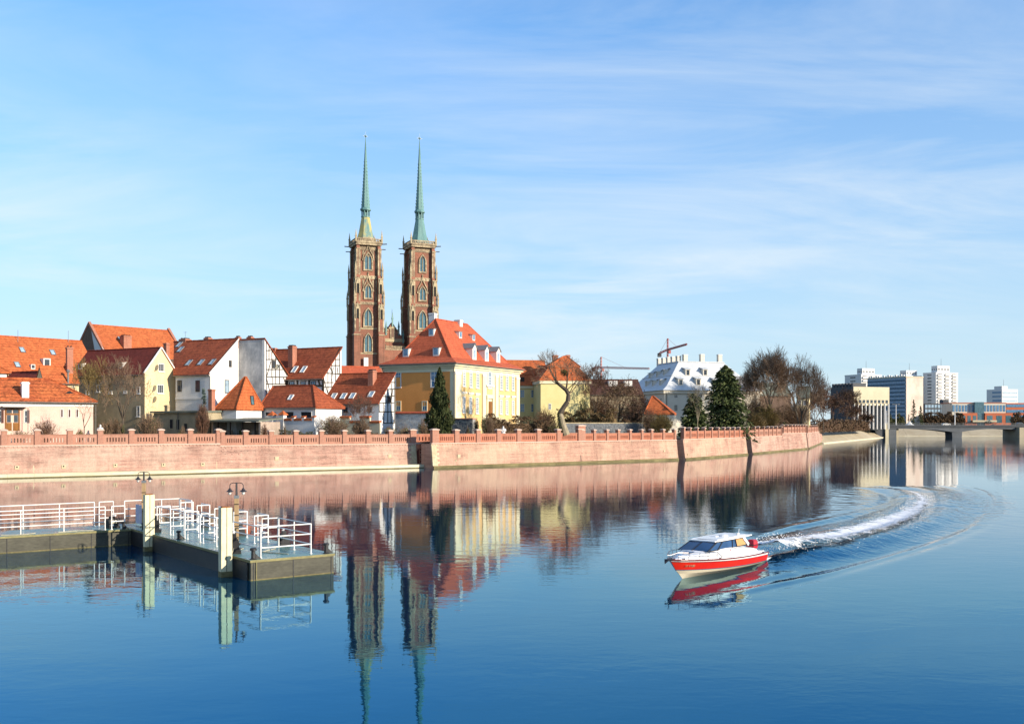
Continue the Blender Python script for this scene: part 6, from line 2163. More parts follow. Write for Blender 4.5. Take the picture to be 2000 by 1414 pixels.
def bare_tree(label, px, d, ytop, ybase, wpx, seed, lev=4, kids=3, m='twig', bark='bark', trunkh=.28, r=.22, stems=1, spread=.75, up=.10, twig=.028, name='bare_tree', cat='tree', group=None, leaves=None, nleaf=0, lsize=.16, lean=0.0, z0=None):
    d = behind(px, d, 10)
    rg = random.Random(seed)
    z0 = GZ if z0 is None else z0
    p = gp(px, d=d, z=z0)
    e = thing(name, label, cat, p, rg.uniform(0, 6), group)
    e.rotation_euler = (0, 0, 0)
    H_ = zat(ytop, d) - z0
    W_ = wpx / FPX * d
    out = []
    for k in range(stems):
        a = 2 * math.pi * k / max(1, stems) + rg.uniform(-.4, .4)
        tilt = 0 if stems == 1 else rg.uniform(.25, .5)
        dd = Vector((math.cos(a) * tilt + lean, math.sin(a) * tilt, 1)).normalized()
        b0 = Vector((math.cos(a), math.sin(a), 0)) * (.25 if stems > 1 else 0)
        th = H_ * trunkh * rg.uniform(.8, 1.2)
        q = b0
        for i in range(4):
            q2 = q + (dd + Vector((rg.uniform(-.07, .07), rg.uniform(-.07, .07), 0))) * (th / 4)
            out.append((9, q, q2, r * (1.15 - .08 * i), r * (1.15 - .08 * (i + 1))))
            q = q2
        for _ in range(kids + 1):
            a2 = rg.uniform(0, 2 * math.pi)
            nd = (dd + Vector((math.cos(a2), math.sin(a2), 0)) * rg.uniform(.25, .75) * spread * 1.2).normalized()
            grow(out, q, nd, H_ * .30, r * .7, lev, rg, spread, kids, up)
    zm = max(max(s[1].z, s[2].z) for s in out)
    xs = sorted([s[2].x for s in out]); n_ = len(xs)
    wid = max(.1, xs[int(n_ * .985)] - xs[int(n_ * .015)])
    fz = H_ / zm; fx = W_ / wid
    T = lambda v: Vector((v.x * fx, v.y * fx, v.z * fz))
    thick = [(T(a), T(b), max(r0, twig), max(r1, twig)) for l, a, b, r0, r1 in out if l >= lev]
    thin = [(T(a), T(b), max(r0 * .8, twig), max(r1 * .8, twig * .7)) for l, a, b, r0, r1 in out if l < lev]
    raw('trunk', *limb_mesh(thick, 6), bark, e)
    V, F = limb_mesh(thin, 3)
    raw('crown', V, F, m, e)
    if leaves:
        tips = [T(b) for l, a, b, r0, r1 in out if l <= 1]
        V, F = leafquads([(t + Vector((rg.gauss(0, .25), rg.gauss(0, .25), rg.gauss(0, .25)))) for t in rg.choices(tips, k=nleaf)], lsize, rg)
        raw('leaves', V, F, leaves, e)
    return e


def leafquads(pts, size, rg, aspect=.6, dirs=None):
    V = []; F = []
    for i, p in enumerate(pts):
        s = size * rg.uniform(.6, 1.4)
        a = Vector((rg.gauss(0, 1), rg.gauss(0, 1), rg.gauss(0, 1))).normalized() if dirs is None else (dirs[i] + Vector((rg.gauss(0, .25), rg.gauss(0, .25), rg.gauss(0, .25)))).normalized()
        b = a.cross(Vector((rg.gauss(0, 1), rg.gauss(0, 1), rg.gauss(0, 1)))).normalized()
        k = len(V)
        V += [tuple(p - a * s), tuple(p + b * s * aspect), tuple(p + a * s), tuple(p - b * s * aspect)]
        F.append((k, k + 1, k + 2, k + 3))
    return V, F


def conifer(label, px, d, ytop, ybase, wpx, seed, m='needle', kind='spruce', n=2600, name='spruce_tree', group=None, z0=None, power=.8, bare=.04):
    d = behind(px, d, wpx, .85)
    rg = random.Random(seed)
    z0 = GZ if z0 is None else z0
    p = gp(px, d=d, z=z0)
    e = thing(name, label, 'tree', p, 0, group)
    H_ = zat(ytop, d) - z0
    Rm = wpx / FPX * d / 2
    raw('trunk', *limb_mesh([(Vector((0, 0, 0)), Vector((0, 0, H_ * .5)), .28, .18), (Vector((0, 0, H_ * .5)), Vector((0, 0, H_ * .97)), .18, .03)], 6), 'bark', e)
    pts, dirs, segs = [], [], []
    if kind == 'spruce':
        nb = n // 26
        for i in range(nb):
            t = 1 - (1 - (i + rg.random()) / nb) ** 1.0
            t = bare + t * (1 - bare)
            rr = Rm * (1 - t) ** power * rg.uniform(.50, 1.18)
            a = rg.uniform(0, 2 * math.pi)
            o = Vector((math.cos(a), math.sin(a), 0))
            zc_ = t * H_
            tip = o * rr + Vector((0, 0, zc_ - rr * .28 + rg.uniform(-.2, .2)))
            base = Vector((0, 0, zc_))
            segs.append((base, tip, .05, .02))
            for j in range(26):
                f = rg.uniform(.18, 1.0)
                q = base.lerp(tip, f) + Vector((0, 0, .25 * math.sin(f * 3.1) * rr * .2))
                side = o.cross(Vector((0, 0, 1)))
                q += side * rg.gauss(0, .10 + rr * .13 * f) + Vector((0, 0, rg.gauss(-.10, .10)))
                pts.append(q)
                dirs.append((o * .7 + side * rg.uniform(-.7, .7) + Vector((0, 0, -.35))).normalized())
        V, F = leafquads(pts, .40 if Rm > 3 else .26, rg, .42, dirs)
        raw('branches', *limb_mesh(segs, 3), 'bark', e)
    else:   # dense upright thuja
        for i in range(n):
            t = 1 - (rg.random()) ** .62
            prof = Rm * min(1.0, (1 - t) ** power * 1.12) * (1 + .16 * math.sin(t * 23 + rg.random()))
            a = rg.uniform(0, 2 * math.pi)
            lump = 1 + .20 * math.sin(a * 5 + t * 17) + .13 * math.sin(a * 9 - t * 31)
            rr = prof * lump * rg.uniform(.72, 1.03)
            q = Vector((math.cos(a) * rr, math.sin(a) * rr, t * H_))
            pts.append(q)
            dirs.append(Vector((math.cos(a) * .35, math.sin(a) * .35, .85)))
        V, F = leafquads(pts, .24, rg, .45, dirs)
        core = MB().lathe([(Rm * .6 * (1 - t) ** power + .02, t * H_ * .96) for t in (0, .2, .4, .6, .8, .97)], 9)
        core.build('inner_foliage', m, e)
    raw('foliage', V, F, m, e)
    return e


def bush(label, px, d, ytop, ybase, wpx, seed, m='leaf_olive', twigs='twig', n=420, size=.14, name='bush', group=None, depth=1.0, z0=None, tw=60, base_lift=0.0):
    d = behind(px, d, wpx, .8 * depth)
    rg = random.Random(seed)
    z0 = GZ if z0 is None else z0
    p = gp(px, d=d, z=z0)
    e = thing(name, label, 'bush', p, 0, group)
    H_ = zat(ytop, d) - z0
    Rx = wpx / FPX * d / 2
    Ry = Rx * depth
    lumps = [(rg.uniform(-.65, .65), rg.uniform(-.6, .6), rg.uniform(.45, .78), rg.uniform(.30, .5)) for _ in range(max(5, int(5 + Rx)))]
    pts = []
    while len(pts) < n:
        lx, ly, lz, lr = rg.choice(lumps)
        v = Vector((rg.gauss(0, 1), rg.gauss(0, 1), rg.gauss(0, 1))).normalized() * lr * rg.uniform(.55, 1.02)
        q = Vector(((lx + v.x) * Rx, (ly + v.y) * Ry, max(.03, (lz + v.z * .55)) * H_))
        if q.z <= H_ * 1.02:
            pts.append(q)
    if m:
        V, F = leafquads(pts, size, rg, .6)
        raw('foliage', V, F, m, e)
    segs = []
    for _ in range(tw):
        a = rg.uniform(0, 6.28); f = rg.uniform(.1, .95)
        b0 = Vector((math.cos(a) * Rx * .25 * rg.random(), math.sin(a) * Ry * .25 * rg.random(), 0))
        tip = Vector((math.cos(a) * Rx * f, math.sin(a) * Ry * f, H_ * rg.uniform(.6, 1.03) * (1 - .35 * f * f)))
        mid = b0.lerp(tip, .5) + Vector((rg.gauss(0, .1) * Rx, rg.gauss(0, .1) * Ry, H_ * .08))
        segs += [(b0, mid, .035, .026), (mid, tip, .026, .016)]
        for _k in range(4):
            c = mid.lerp(tip, rg.random())
            segs.append((c, c + Vector((rg.gauss(0, .16) * Rx, rg.gauss(0, .16) * Ry, rg.uniform(.02, .2) * H_)), .02, .012))
    raw('stems', *limb_mesh(segs, 3), twigs, e)
    return e


def hedge(label, px0, px1, d0, d1, ytop, seed, m, twigs='twig', n=3000, thick=2.2, size=.17, z0=None, lump=.35, zb=0.0, name='hedge'):
    rg = random.Random(seed)
    z0 = GZ if z0 is None else z0
    a, b = gp(px0, d=d0, z=z0), gp(px1, d=d1, z=z0)
    e = thing(name, label, 'hedge', a, math.atan2(b.y - a.y, b.x - a.x))
    L_ = (b - a).length
    H_ = zat(ytop, (d0 + d1) / 2) - z0
    ph = [rg.uniform(0, 6) for _ in range(4)]
    top = lambda x: H_ * (1 - lump * .5 + lump * .5 * (.5 * math.sin(x * .9 + ph[0]) + .3 * math.sin(x * 2.3 + ph[1]) + .2 * math.sin(x * 5.1 + ph[2])))
    pts = []
    for _ in range(n):
        x = rg.uniform(0, L_); t = top(x)
        if rg.random() < .55:
            q = Vector((x, -thick / 2 + abs(rg.gauss(0, .25)), rg.uniform(zb, t)))
        else:
            q = Vector((x, rg.uniform(-thick / 2, thick / 2), t - abs(rg.gauss(0, .25))))
        q.y += rg.gauss(0, .12) + .22 * math.sin(q.x * 1.7 + q.z * 2 + ph[3])
        pts.append(q)
    V, F = leafquads(pts, size, rg, .6)
    raw('foliage', V, F, m, e)
    segs = []
    for _ in range(int(L_ * 9)):
        x = rg.uniform(0, L_); t = top(x)
        q = Vector((x, rg.uniform(-thick / 2, thick / 2), max(zb, t * .1)))
        q2 = Vector((x + rg.gauss(0, .5), q.y + rg.gauss(0, .3), t * rg.uniform(.7, 1.12)))
        segs.append((q, q2, .03, .014))
    raw('stems', *limb_mesh(segs, 3), twigs, e)
    MB().box(.2, L_ - .2, -thick * .28, thick * .28, zb, H_ * .62).build('inner_foliage', m, e)
    return e


# left garden
bare_tree('taller bare tree with one straight trunk in front of the dark shaded house', 240, 176.0, 686, 846, 92, 3, lev=4, kids=3, trunkh=.30, r=.17, up=.04, m='twig', spread=.95, twig=.022)
bare_tree('shorter bare tree with forked pale trunk beside the corner of the pink cottage', 183, 177.0, 690, 846, 74, 8, lev=4, kids=3, trunkh=.34, r=.16, m='twig_gold', spread=.85, twig=.022)
bare_tree('slender bare tree before the pink cottage, its shadow falling on the wall', 164, 158.5, 765, 846, 50, 14, lev=3, kids=2, trunkh=.35, r=.09, m='twig', spread=.9, twig=.014)
bush('rusty brown twiggy bush against the pink cottage', 88, 157.0, 821, 846, 60, 21, 'leaf_dry', 'twig_red', n=160, size=.07, tw=110)
bush('small green bush at the foot of the pink cottage near its corner', 157, 157.0, 838, 848, 16, 22, 'leaf_yellow', n=120, size=.08)
bush('patch of yellow green shrub before the cottage door', 36, 154.0, 840, 848, 42, 23, 'leaf_yellow', n=260, size=.08)
bush('brown and green shrub left of the satellite dish gable', 292, 172.0, 806, 848, 58, 24, 'leaf_olive', 'twig', n=420, size=.10, tw=160)
bush('dark evergreen shrub under the forked bare tree', 203, 170.0, 822, 848, 34, 25, 'leaf_brown', n=380, size=.11)
bush('small bright green shrub at the trunk of the taller bare tree', 238, 170.0, 828, 848, 12, 26, 'needle', n=180, size=.08)
bush('brown shrub between the two bare trees', 222, 171.0, 816, 848, 30, 27, 'leaf_brown', 'twig', n=300, size=.10)
bush('little yellow green shrub before the flat-roofed annex', 357, 171.0, 833, 848, 16, 28, 'leaf_yellow', n=160, size=.08)
bush('dry creeper hanging over the corner of the flat-roofed annex', 396, 178.6, 792, 848, 32, 29, 'leaf_brown', 'twig_red', n=420, size=.09, tw=260)
conifer('bluish spruce behind the brick chimney in front of the white house', 398, 184.0, 757, 812, 28, 30, 'needle_blue', n=1100, name='spruce_tree')
bush('red-brown shrub at the end of the slab-roofed shed', 517, 174.0, 829, 848, 14, 31, 'leaf_brown', 'twig_red', n=160, size=.09)
hedge('low clipped olive hedge before the white garden wall', 545, 612, 176, 176, 837, 32, 'leaf_olive', n=900, thick=1.2, size=.10)
bush('small round olive shrub at the stepped garden wall', 556, 175.0, 832, 848, 8, 33, 'leaf_olive', n=120, size=.08)
bush('tangled brown shrub at the right end of the stepped garden wall', 650, 177.0, 812, 848, 70, 34, 'leaf_olive', 'twig', n=520, size=.10, tw=260)
bare_tree('small bushy bare tree in front of the four-skylight house', 706, 178.0, 766, 848, 54, 35, lev=4, kids=3, trunkh=.18, r=.10, m='twig_red', spread=.8, twig=.016)
bush('brown dense shrub under the small bushy bare tree', 706, 177.0, 818, 848, 46, 36, 'leaf_brown', 'twig', n=520, size=.10, tw=200)
bush('yellow green shrub left of the ivied garden wall', 759, 178.0, 832, 848, 26, 37, 'leaf_yellow', n=320, size=.10)
bush('pale variegated shrub in front of the ivied garden wall', 790, 179.0, 831, 848, 38, 38, 'leaf_pale', n=460, size=.10)
bush('grey green shrub just left of the thuja', 826, 182.0, 818, 848, 24, 39, 'leaf_olive', 'twig', n=360, size=.11)
conifer('tall dark columnar thuja in front of the yellow palace', 858.5, 186.5, 717, 846, 52, 40, 'needle_thuja', 'thuja', n=9000, name='thuja_tree', power=.78)
# palace garden
bush('small dark cone shrub before the rubble retaining wall', 914, 188.0, 833, 848, 9, 41, 'needle', n=200, size=.08)
bush('narrow dark evergreen shrub at the palace steps', 930, 193.0, 818, 848, 12, 42, 'needle_thuja', n=300, size=.1)
hedge('tall dark tangled hedge in front of the palace door', 946, 1080, 197, 206, 807, 43, 'leaf_brown', 'twig', n=4200, thick=2.6, size=.15, lump=.5)
bush('olive shrub at the left end of the tangled palace hedge', 953, 192.0, 812, 848, 30, 44, 'leaf_olive', 'twig', n=420, size=.11, tw=160)
hedge('brown clipped hedge with golden top along the stone wall', 1092, 1203, 240, 234, 795, 45, 'leaf_dry', 'twig_gold', n=3600, thick=3.0, size=.18, lump=.35, zb=2.2)
hedge('low brown hedge trailing over the right part of the stone wall', 1200, 1276, 236, 236, 818, 46, 'leaf_brown', 'twig', n=1600, thick=2.2, size=.16, lump=.3, zb=2.6)
bush('dark green shrub at the foot of the leaning tree', 1082, 203.0, 822, 848, 24, 47, 'needle', n=380, size=.11)
bush('rusty shrub between the palace and the mansard house', 1064, 222.0, 797, 848, 52, 48, 'leaf_dry', 'twig_red', n=300, size=.12, tw=200)

# the leaning, crooked tree
e = thing('crooked_tree', 'crooked leaning tree with pale mossy trunk and a ball of mistletoe', 'tree', gp(1105, d=199.0, z=GZ))
O = Vector(e.location)
tp_ = [at(x, y, 199.0) - O for x, y in ((1105, 850), (1098, 826), (1094, 808), (1100, 797), (1109, 784), (1110.5, 770), (1106, 762), (1096, 754), (1085, 745))]
rr_ = [.85, .62, .55, .48, .44, .42, .38, .32, .28]
sg = [(a, b, r0, r1) for a, b, r0, r1 in zip(tp_[:-1], tp_[1:], rr_[:-1], rr_[1:])]
raw('trunk', *limb_mesh(sg[:2], 9), 'bark_pale', e)
raw('trunk', *limb_mesh(sg[2:], 8), 'bark', e)
mo = random.Random(4)
mp_ = []
for _ in range(220):
    f = mo.uniform(0, 2.2); i = int(f); q = tp_[i].lerp(tp_[i + 1], f - i)
    a = mo.uniform(2.2, 4.6)
    mp_.append(q + Vector((math.cos(a) * rr_[i], -abs(math.sin(a)) * rr_[i], 0)))
raw('moss', *leafquads(mp_, .12, mo), 'moss', e)
out = []
rg = random.Random(52)
for base, dirs_ in ((tp_[-1], [(-.8, 0, .9), (-.3, .4, 1), (.2, -.3, 1.0)]), (tp_[6], [(.3, .2, 1.1), (.8, -.3, .7), (.1, .5, .9), (-.1, -.4, 1.2)]), (tp_[5], [(.9, .3, .6), (.7, -.5, .8)]), (tp_[7], [(-.9, .2, .6), (-.7, -.4, .7)])):
    for dv in dirs_:
        grow(out, base, Vector(dv).normalized(), 2.7, .13, 3, rg, .8, 3, .03)
thin = [(a, b, max(r0, .022), max(r1, .018)) for l, a, b, r0, r1 in out]
raw('crown', *limb_mesh(thin, 3), 'twig', e)
q = at(1101.5, 728, 199.0) - O
mb_ = [q + Vector((mo.gauss(0, 1), mo.gauss(0, 1), mo.gauss(0, 1))).normalized() * (mo.random() ** .4) * .75 for _ in range(420)]
raw('mistletoe', *leafquads(mb_, .10, mo), 'mistletoe', e)

# right of the mansard house
bush('dark evergreen shrub before the mansard house front', 1140, 243.0, 772, 848, 30, 60, 'needle', 'bark', n=700, size=.16, tw=60)
bare_tree('red-brown tree standing at the corner of the mansard house', 1163, 252.0, 705, 848, 56, 61, lev=4, kids=3, m='twig_red', trunkh=.26, r=.18, spread=.8, leaves='leaf_brown', nleaf=900, lsize=.14, twig=.03)
bare_tree('wide flat-topped brown tree left of the white-roofed building', 1208, 250.0, 730, 848, 76, 62, lev=4, kids=3, m='twig', trunkh=.30, r=.24, spread=1.05, up=.02, leaves='leaf_brown', nleaf=2200, lsize=.17, twig=.03)
bare_tree('low brown tree in front of the small orange pavilion', 1247, 246.0, 757, 848, 56, 63, lev=4, kids=3, m='twig_red', trunkh=.22, r=.16, spread=1.0, up=.02, leaves='leaf_brown', nleaf=1200, lsize=.15, twig=.03)
bush('large brown thicket between the mansard house and the pavilion', 1180, 262.0, 768, 848, 90, 64, 'leaf_brown', 'twig_red', n=1500, size=.20, tw=300, depth=.5)
bush('brown thicket under the flat-topped tree', 1238, 250.0, 784, 848, 80, 65, 'leaf_dry', 'twig', n=900, size=.18, tw=300, depth=.5)
bush('yellowish green reedy bush left of the small conifer', 1292, 219.0, 808, 848, 52, 66, 'leaf_olive', 'twig_gold', n=700, size=.13, tw=320, depth=.6)
bush('brown shrub below the orange pavilion', 1268, 228.0, 800, 848, 40, 67, 'leaf_brown', 'twig', n=420, size=.15, tw=160)
conifer('broad dark conifer at the left foot of the big spruce', 1356, 226.0, 769, 848, 66, 68, 'needle', n=8000, name='spruce_tree', power=.42)
conifer('big dark spruce towering over the brick wall', 1417, 233.0, 715, 850, 116, 69, 'needle', n=20000, name='spruce_tree', power=.50)
V, F = leafquads([(gp(1449, d=258, z=GZ + 1.8) + Vector((rg.gauss(0, .7), rg.gauss(0, .8) - 1.5, rg.gauss(-.3, .9)))) for _ in range(500)], .26, rg, .42)
o_ = thing('spruce_bough', 'dark spruce bough drooping over the parapet of the brick wall', 'bough', gp(1449, d=258, z=GZ + 1.8))
raw('foliage', [tuple(Vector(v) - Vector(o_.location)) for v in V], F, 'needle', o_)
bare_tree('small pale leafless tree in front of the broad dark conifer', 1363, 222.0, 735, 848, 46, 70, lev=3, kids=3, m='bark_pale', bark='bark_pale', trunkh=.30, r=.09, spread=.7, twig=.02)
bare_tree('tallest bare tree with rounded crown above the brick wall', 1503, 290.0, 672, 846, 92, 71, lev=4, kids=4, trunkh=.38, r=.30, spread=.80, up=.06, twig=.034)
bare_tree('many-stemmed bare tree with fanning trunks at the curve of the wall', 1563, 318.0, 688, 846, 98, 72, lev=4, kids=3, stems=5, trunkh=.34, r=.24, spread=.75, up=.05, twig=.030)
bush('big tawny thicket between the spruce and the tallest bare tree', 1478, 292.0, 770, 848, 62, 73, 'leaf_dry', 'twig', n=700, size=.16, tw=420, depth=.5)
bush('wide brown thicket filling the gap under the tall bare trees', 1545, 335.0, 786, 848, 96, 174, 'leaf_brown', 'twig', n=1100, size=.2, tw=700, depth=.35)
bush('golden willow-like bush in front of the tallest bare tree', 1502, 272.0, 790, 848, 52, 74, 'leaf_yellow', 'twig_gold', n=900, size=.13, tw=320, depth=.6)
bush('tawny brush along the parapet right of the spruce', 1473, 268.0, 806, 848, 56, 75, 'leaf_dry', 'twig_gold', n=700, size=.14, tw=300, depth=.5)
bush('small dark evergreen bush below the many-stemmed tree', 1531, 290.0, 822, 848, 16, 76, 'needle', n=300, size=.13)
bare_tree('brown bare tree behind the spruce at its right', 1462, 305.0, 722, 848, 60, 77, lev=4, kids=3, trunkh=.3, r=.2, m='twig', spread=.9, twig=.036)
bare_tree('dense brown bare tree right of the many-stemmed tree', 1608, 352.0, 745, 846, 50, 78, lev=4, kids=3, m='twig_red', trunkh=.25, r=.2, spread=.85, twig=.045)
for i, (px, d, t, w_) in enumerate(((1590, 380, 762, 50), (1630, 470, 766, 46), (1652, 500, 752, 48), (1674, 520, 790, 36), (1692, 530, 806, 26))):
    bare_tree(('brown bare tree behind the farthest stretch of brick wall', 'brown bare tree at the left edge of the concrete hall', 'tallest of the brown bare trees before the concrete hall', 'brown bare tree before the columns of the concrete hall', 'low brown tree at the right of those before the concrete hall')[i],
              px, d, t, 842, w_, 80 + i, lev=4, kids=3, m='twig_red', trunkh=.22, r=.22, spread=.85, twig=.06, leaves='leaf_brown', nleaf=900, lsize=.26, group='brown trees before the concrete hall')
hedge('dense brown thicket at the foot of the concrete hall', 1588, 1690, 400, 540, 818, 90, 'leaf_brown', 'twig_red', n=3200, thick=5, size=.4, lump=.5)
conifer('taller dark spruce in front of the blue glass slab', 1784.5, 690.0, 781, 832, 22, 91, n=1500, z0=5.0)
conifer('shorter dark spruce right of the taller one near the bridge', 1798, 690.0, 793, 832, 20, 92, n=1400, z0=5.0)
conifer('small dark spruce left of the taller one near the bridge', 1775, 690.0, 809, 832, 12, 93, n=700, z0=5.0)
hedge('brown row of bare bushes behind the bridge', 1800, 1882, 720, 720, 803, 94, 'leaf_brown', 'twig_red', n=3200, thick=6, size=.55, lump=.5, z0=5.0)
hedge('dark thicket at the right edge behind the bridge', 1976, 2040, 720, 720, 800, 95, 'leaf_brown', 'twig', n=2000, thick=6, size=.55, lump=.7, z0=5.0)
hedge('far line of dark trees closing the view behind the bridge', 1690, 2100, 1150, 1150, 812, 96, 'leaf_brown', 'twig', n=3000, thick=14, size=1.4, lump=.6, z0=5.0)
hedge('grey green bushes beside the concrete hall columns', 1734, 1766, 660, 660, 806, 97, 'leaf_olive', 'twig', n=900, thick=5, size=.45, lump=.7, z0=5.0)
hedge('low dark shrubbery along the parapet behind the first pillars', 300, 440, 168, 170, 842, 98, 'leaf_brown', 'twig', n=1500, thick=1.5, size=.1, lump=.6)
hedge('low dark shrubbery along the parapet before the half-timbered house', 640, 770, 179, 181, 838, 99, 'leaf_brown', 'twig', n=1500, thick=1.5, size=.1, lump=.6)


def statue(px, d, ytop, label):
    p = gp(px, d=d, z=GZ)
    e = thing('garden_statue', label, 'statue', p)
    H_ = zat(ytop, d) - GZ
    MB().box(-.45, .45, -.45, .45, 0, H_ * .35).build('plinth', 'stone_light', e)
    z = H_ * .352
    s = H_ * .65
    MB().lathe([(.42, 0), (.40, s * .3), (.30, s * .5), (.40, s * .66), (.36, s * .74), (.12, s * .80)], 10, (0, 0, z), sy=.7).build('body', 'tower_white', e, smooth=True)
    MB().lathe([(.05, 0), (.15, s * .05), (.17, s * .11), (.10, s * .18), (.02, s * .2)], 10, (0, 0, z + s * .79)).build('head', 'tower_white', e, smooth=True)
    for sx in (-1, 1):
        MB().path([(sx * .36, 0, z + s * .72), (sx * .48, -.1, z + s * .55), (sx * .2, -.3, z + s * .48)], .10, 6).build('arm', 'tower_white', e)


statue(983, 190.0, 832, 'white stone statue at the parapet before the palace hedge')
statue(196, 166.0, 829, 'white stone statue beside the pink cottage')
# ------------------------------------------------------------------ landing stage
mat('hull_wall', (0.100, 0.095, 0.068), (0.065, 0.062, 0.045), 0.9, finev=0.22, fine=5.0, stretch=(0.6, 0.6, 2.2), rough=0.7, bmp=0.15)
mat('hull_edge', (0.30, 0.27, 0.12), (0.2, 0.18, 0.09), 1.5)
m, t, b = new_mat('deck_paint')
f = noise(t, 0.7, 6, 0.7, (1, 1, 1), None, 0.6)
c = mixrgb(t, RAMP(t, f, [(0.38, 0.0), (0.62, 1.0)]), (0.07, 0.20, 0.18), (0.15, 0.28, 0.25))
c = mixrgb(t, RAMP(t, noise(t, 2.2, 5, 0.7), [(0.55, 0.0), (0.72, 0.6)]), c, (0.26, 0.27, 0.20))
t.links.new(c, b.inputs['Base Color'])
t.links.new(RAMP(t, f, [(0.35, 0.12), (0.65, 0.42)]), b.inputs['Roughness'])
mat('rail_white', (0.88, 0.86, 0.82), (0.74, 0.68, 0.58), 2.5, rough=0.45, finev=0.08, lo=0.5, hi=0.72)
mat('pile_cream', (0.80, 0.74, 0.48), (0.70, 0.62, 0.38), 0.8, rough=0.6, stretch=(1, 1, 0.4))
mat('rust', (0.32, 0.11, 0.03), (0.20, 0.07, 0.02), 3.0)
mat('pole_tan', (0.46, 0.31, 0.16), (0.38, 0.25, 0.13), 1.0)
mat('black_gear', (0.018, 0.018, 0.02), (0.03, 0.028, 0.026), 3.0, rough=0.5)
mat('rope', (0.52, 0.48, 0.36), (0.40, 0.36, 0.26), 4.0)
mat('lilac_sheet', (0.66, 0.60, 0.74), (0.58, 0.53, 0.66), 0.8)
mat('lamp_metal', (0.05, 0.045, 0.05), rough=0.45, metal=0.3)
glass_mat('lamp_glass', (0.45, 0.45, 0.42), 0.15)

ZD = 1.0
YA = math.atan2(.6, .8)
PN = Vector((-12.7, 49.8, 0.0))
E1 = Vector((.8, .6, 0)); E2 = Vector((-.6, .8, 0))
PW, PL = 4.45, 22.4


def hull(e, x0, x1, y0, y1, side=False):
    MB().box(x0, x1, y0, y1, -.7, ZD - .06).build('hull', 'hull_wall', e)
    MB().box(x0 - .03, x1 + .03, y0 - .03, y1 + .03, ZD - .058, ZD).build('deck', 'deck_paint', e)
    MB().box(x0 - .05, x1 + .05, y0 - .05, y0 - .0305, ZD - .12, ZD + .004).box(x0 - .05, x1 + .05, y1 + .0305, y1 + .05, ZD - .12, ZD + .004).box(
        x0 - .05, x0 - .0305, y0 - .03, y1 + .03, ZD - .12, ZD + .004).box(x1 + .0305, x1 + .05, y0 - .03, y1 + .03, ZD - .12, ZD + .004).build('rubbing_strip', 'hull_edge', e)
    if side:
        MB().box(x0 - .10, x0 - .052, y0 + .25, y1, -.6, ZD - .14).build('side_shade_panel', 'black_gear', e)  # black panel along the left flank stands in for its shade
    n = max(2, int((x1 - x0) / 2.2))
    for i in range(n + 1):
        x = x0 + (x1 - x0) * i / n
        x = min(max(x, x0 + .14), x1 - .14)
        MB().box(x - .02, x + .02, y0 - .022, y0, -.5, ZD - .13).build('plate_seam', 'black_gear', e)
    MB().box(x0 - .012, x1 + .012, y0 - .012, y1 + .012, -.3, .05).build('algae_band', 'plinth_moss', e)


def railing(e, p0, p1, h=1.55, rails=(.55, 1.02, 1.55), posts=2, r=.034, z=ZD):
    """One run of tubular railing between two deck points of the thing's own frame."""
    a, b_ = Vector((*p0, z)), Vector((*p1, z))
    rr = MB()
    o = thing_part('railing', e)
    for i in range(posts):
        q = a.lerp(b_, i / (posts - 1))
        MB().tube(q, q + Vector((0, 0, h)), r, r, 8).build('post', 'rail_white', o)
        MB().tube(q + Vector((0, 0, .002)), q + Vector((0, 0, .03)), r * 2.2, r * 2.2, 8).build('foot_plate', 'rail_white', o)
    for z_ in rails:
        k = r * .92
        MB().tube(a + Vector((0, 0, z_)), b_ + Vector((0, 0, z_)), k, k, 8).build('rail', 'rail_white', o)
    return o


def thing_part(name, e):
    o = bpy.data.objects.new(name, None)
    COL.objects.link(o)
    o.parent = e
    o.empty_display_size = .3
    return o


def bollard(e, x, y, s=1.0):
    o = MB().lathe([(.20 * s, 0), (.11 * s, .05), (.10 * s, .42 * s), (.17 * s, .44 * s), (.17 * s, .52 * s), (.12 * s, .56 * s)], 10, (x, y, ZD)).build('bollard', 'black_gear', e, smooth=False)
    MB().ext([(x - .02, y - .02, ZD), (x + .42 * s, y - .02, ZD), (x + .02, y - .02, ZD + .36 * s)], (0, .05, 0)).build('bracket', 'black_gear', o)


def winch(e, x, y, rot=0.0, s=1.0):
    o = MB().box(-.55 * s, .55 * s, -.35 * s, .35 * s, 0, .14 * s).build('winch', 'black_gear', e, loc=(x, y, ZD), rot=(0, 0, rot))
    for k in (-.42, .42):
        MB().ext([(k * s - .04, -.3 * s, .14 * s), (k * s - .04, .3 * s, .14 * s), (k * s - .04, .16 * s, .74 * s), (k * s - .04, -.16 * s, .74 * s)], (.08, 0, 0)).build('cheek', 'black_gear', o)
    MB().tube((-.38 * s, 0, .5 * s), (.38 * s, 0, .5 * s), .17 * s, .17 * s, 12).build('drum', 'rope', o)
    for k in (-.36, .36):
        MB().tube((k * s, 0, .5 * s), (k * s + .03, 0, .5 * s), .27 * s, .27 * s, 12).build('flange', 'black_gear', o)
    MB().tube((.46 * s, 0, .5 * s), (.78 * s, 0, .62 * s), .035, .035, 6).tube((.78 * s, 0, .62 * s), (.78 * s, .25 * s, .85 * s), .03, .03, 6).build('crank', 'black_gear', o)
    MB().box(-.25 * s, .2 * s, -.1 * s, .14 * s, .70 * s, .98 * s).build('motor', 'black_gear', o)
    MB().tube((.1 * s, .05, .98 * s), (.35 * s, -.05, 1.05 * s), .07, .05, 6).build('hose_end', 'tower_white', o)


mp = thing('pontoon', 'long floating landing stage with teal deck and white railings pointing at the viewer', 'pontoon', PN, YA)
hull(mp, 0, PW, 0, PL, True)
MB().box(.25, .29, -.06, -.03, -.3, ZD - .02).build('corner_angle', 'hull_edge', mp)
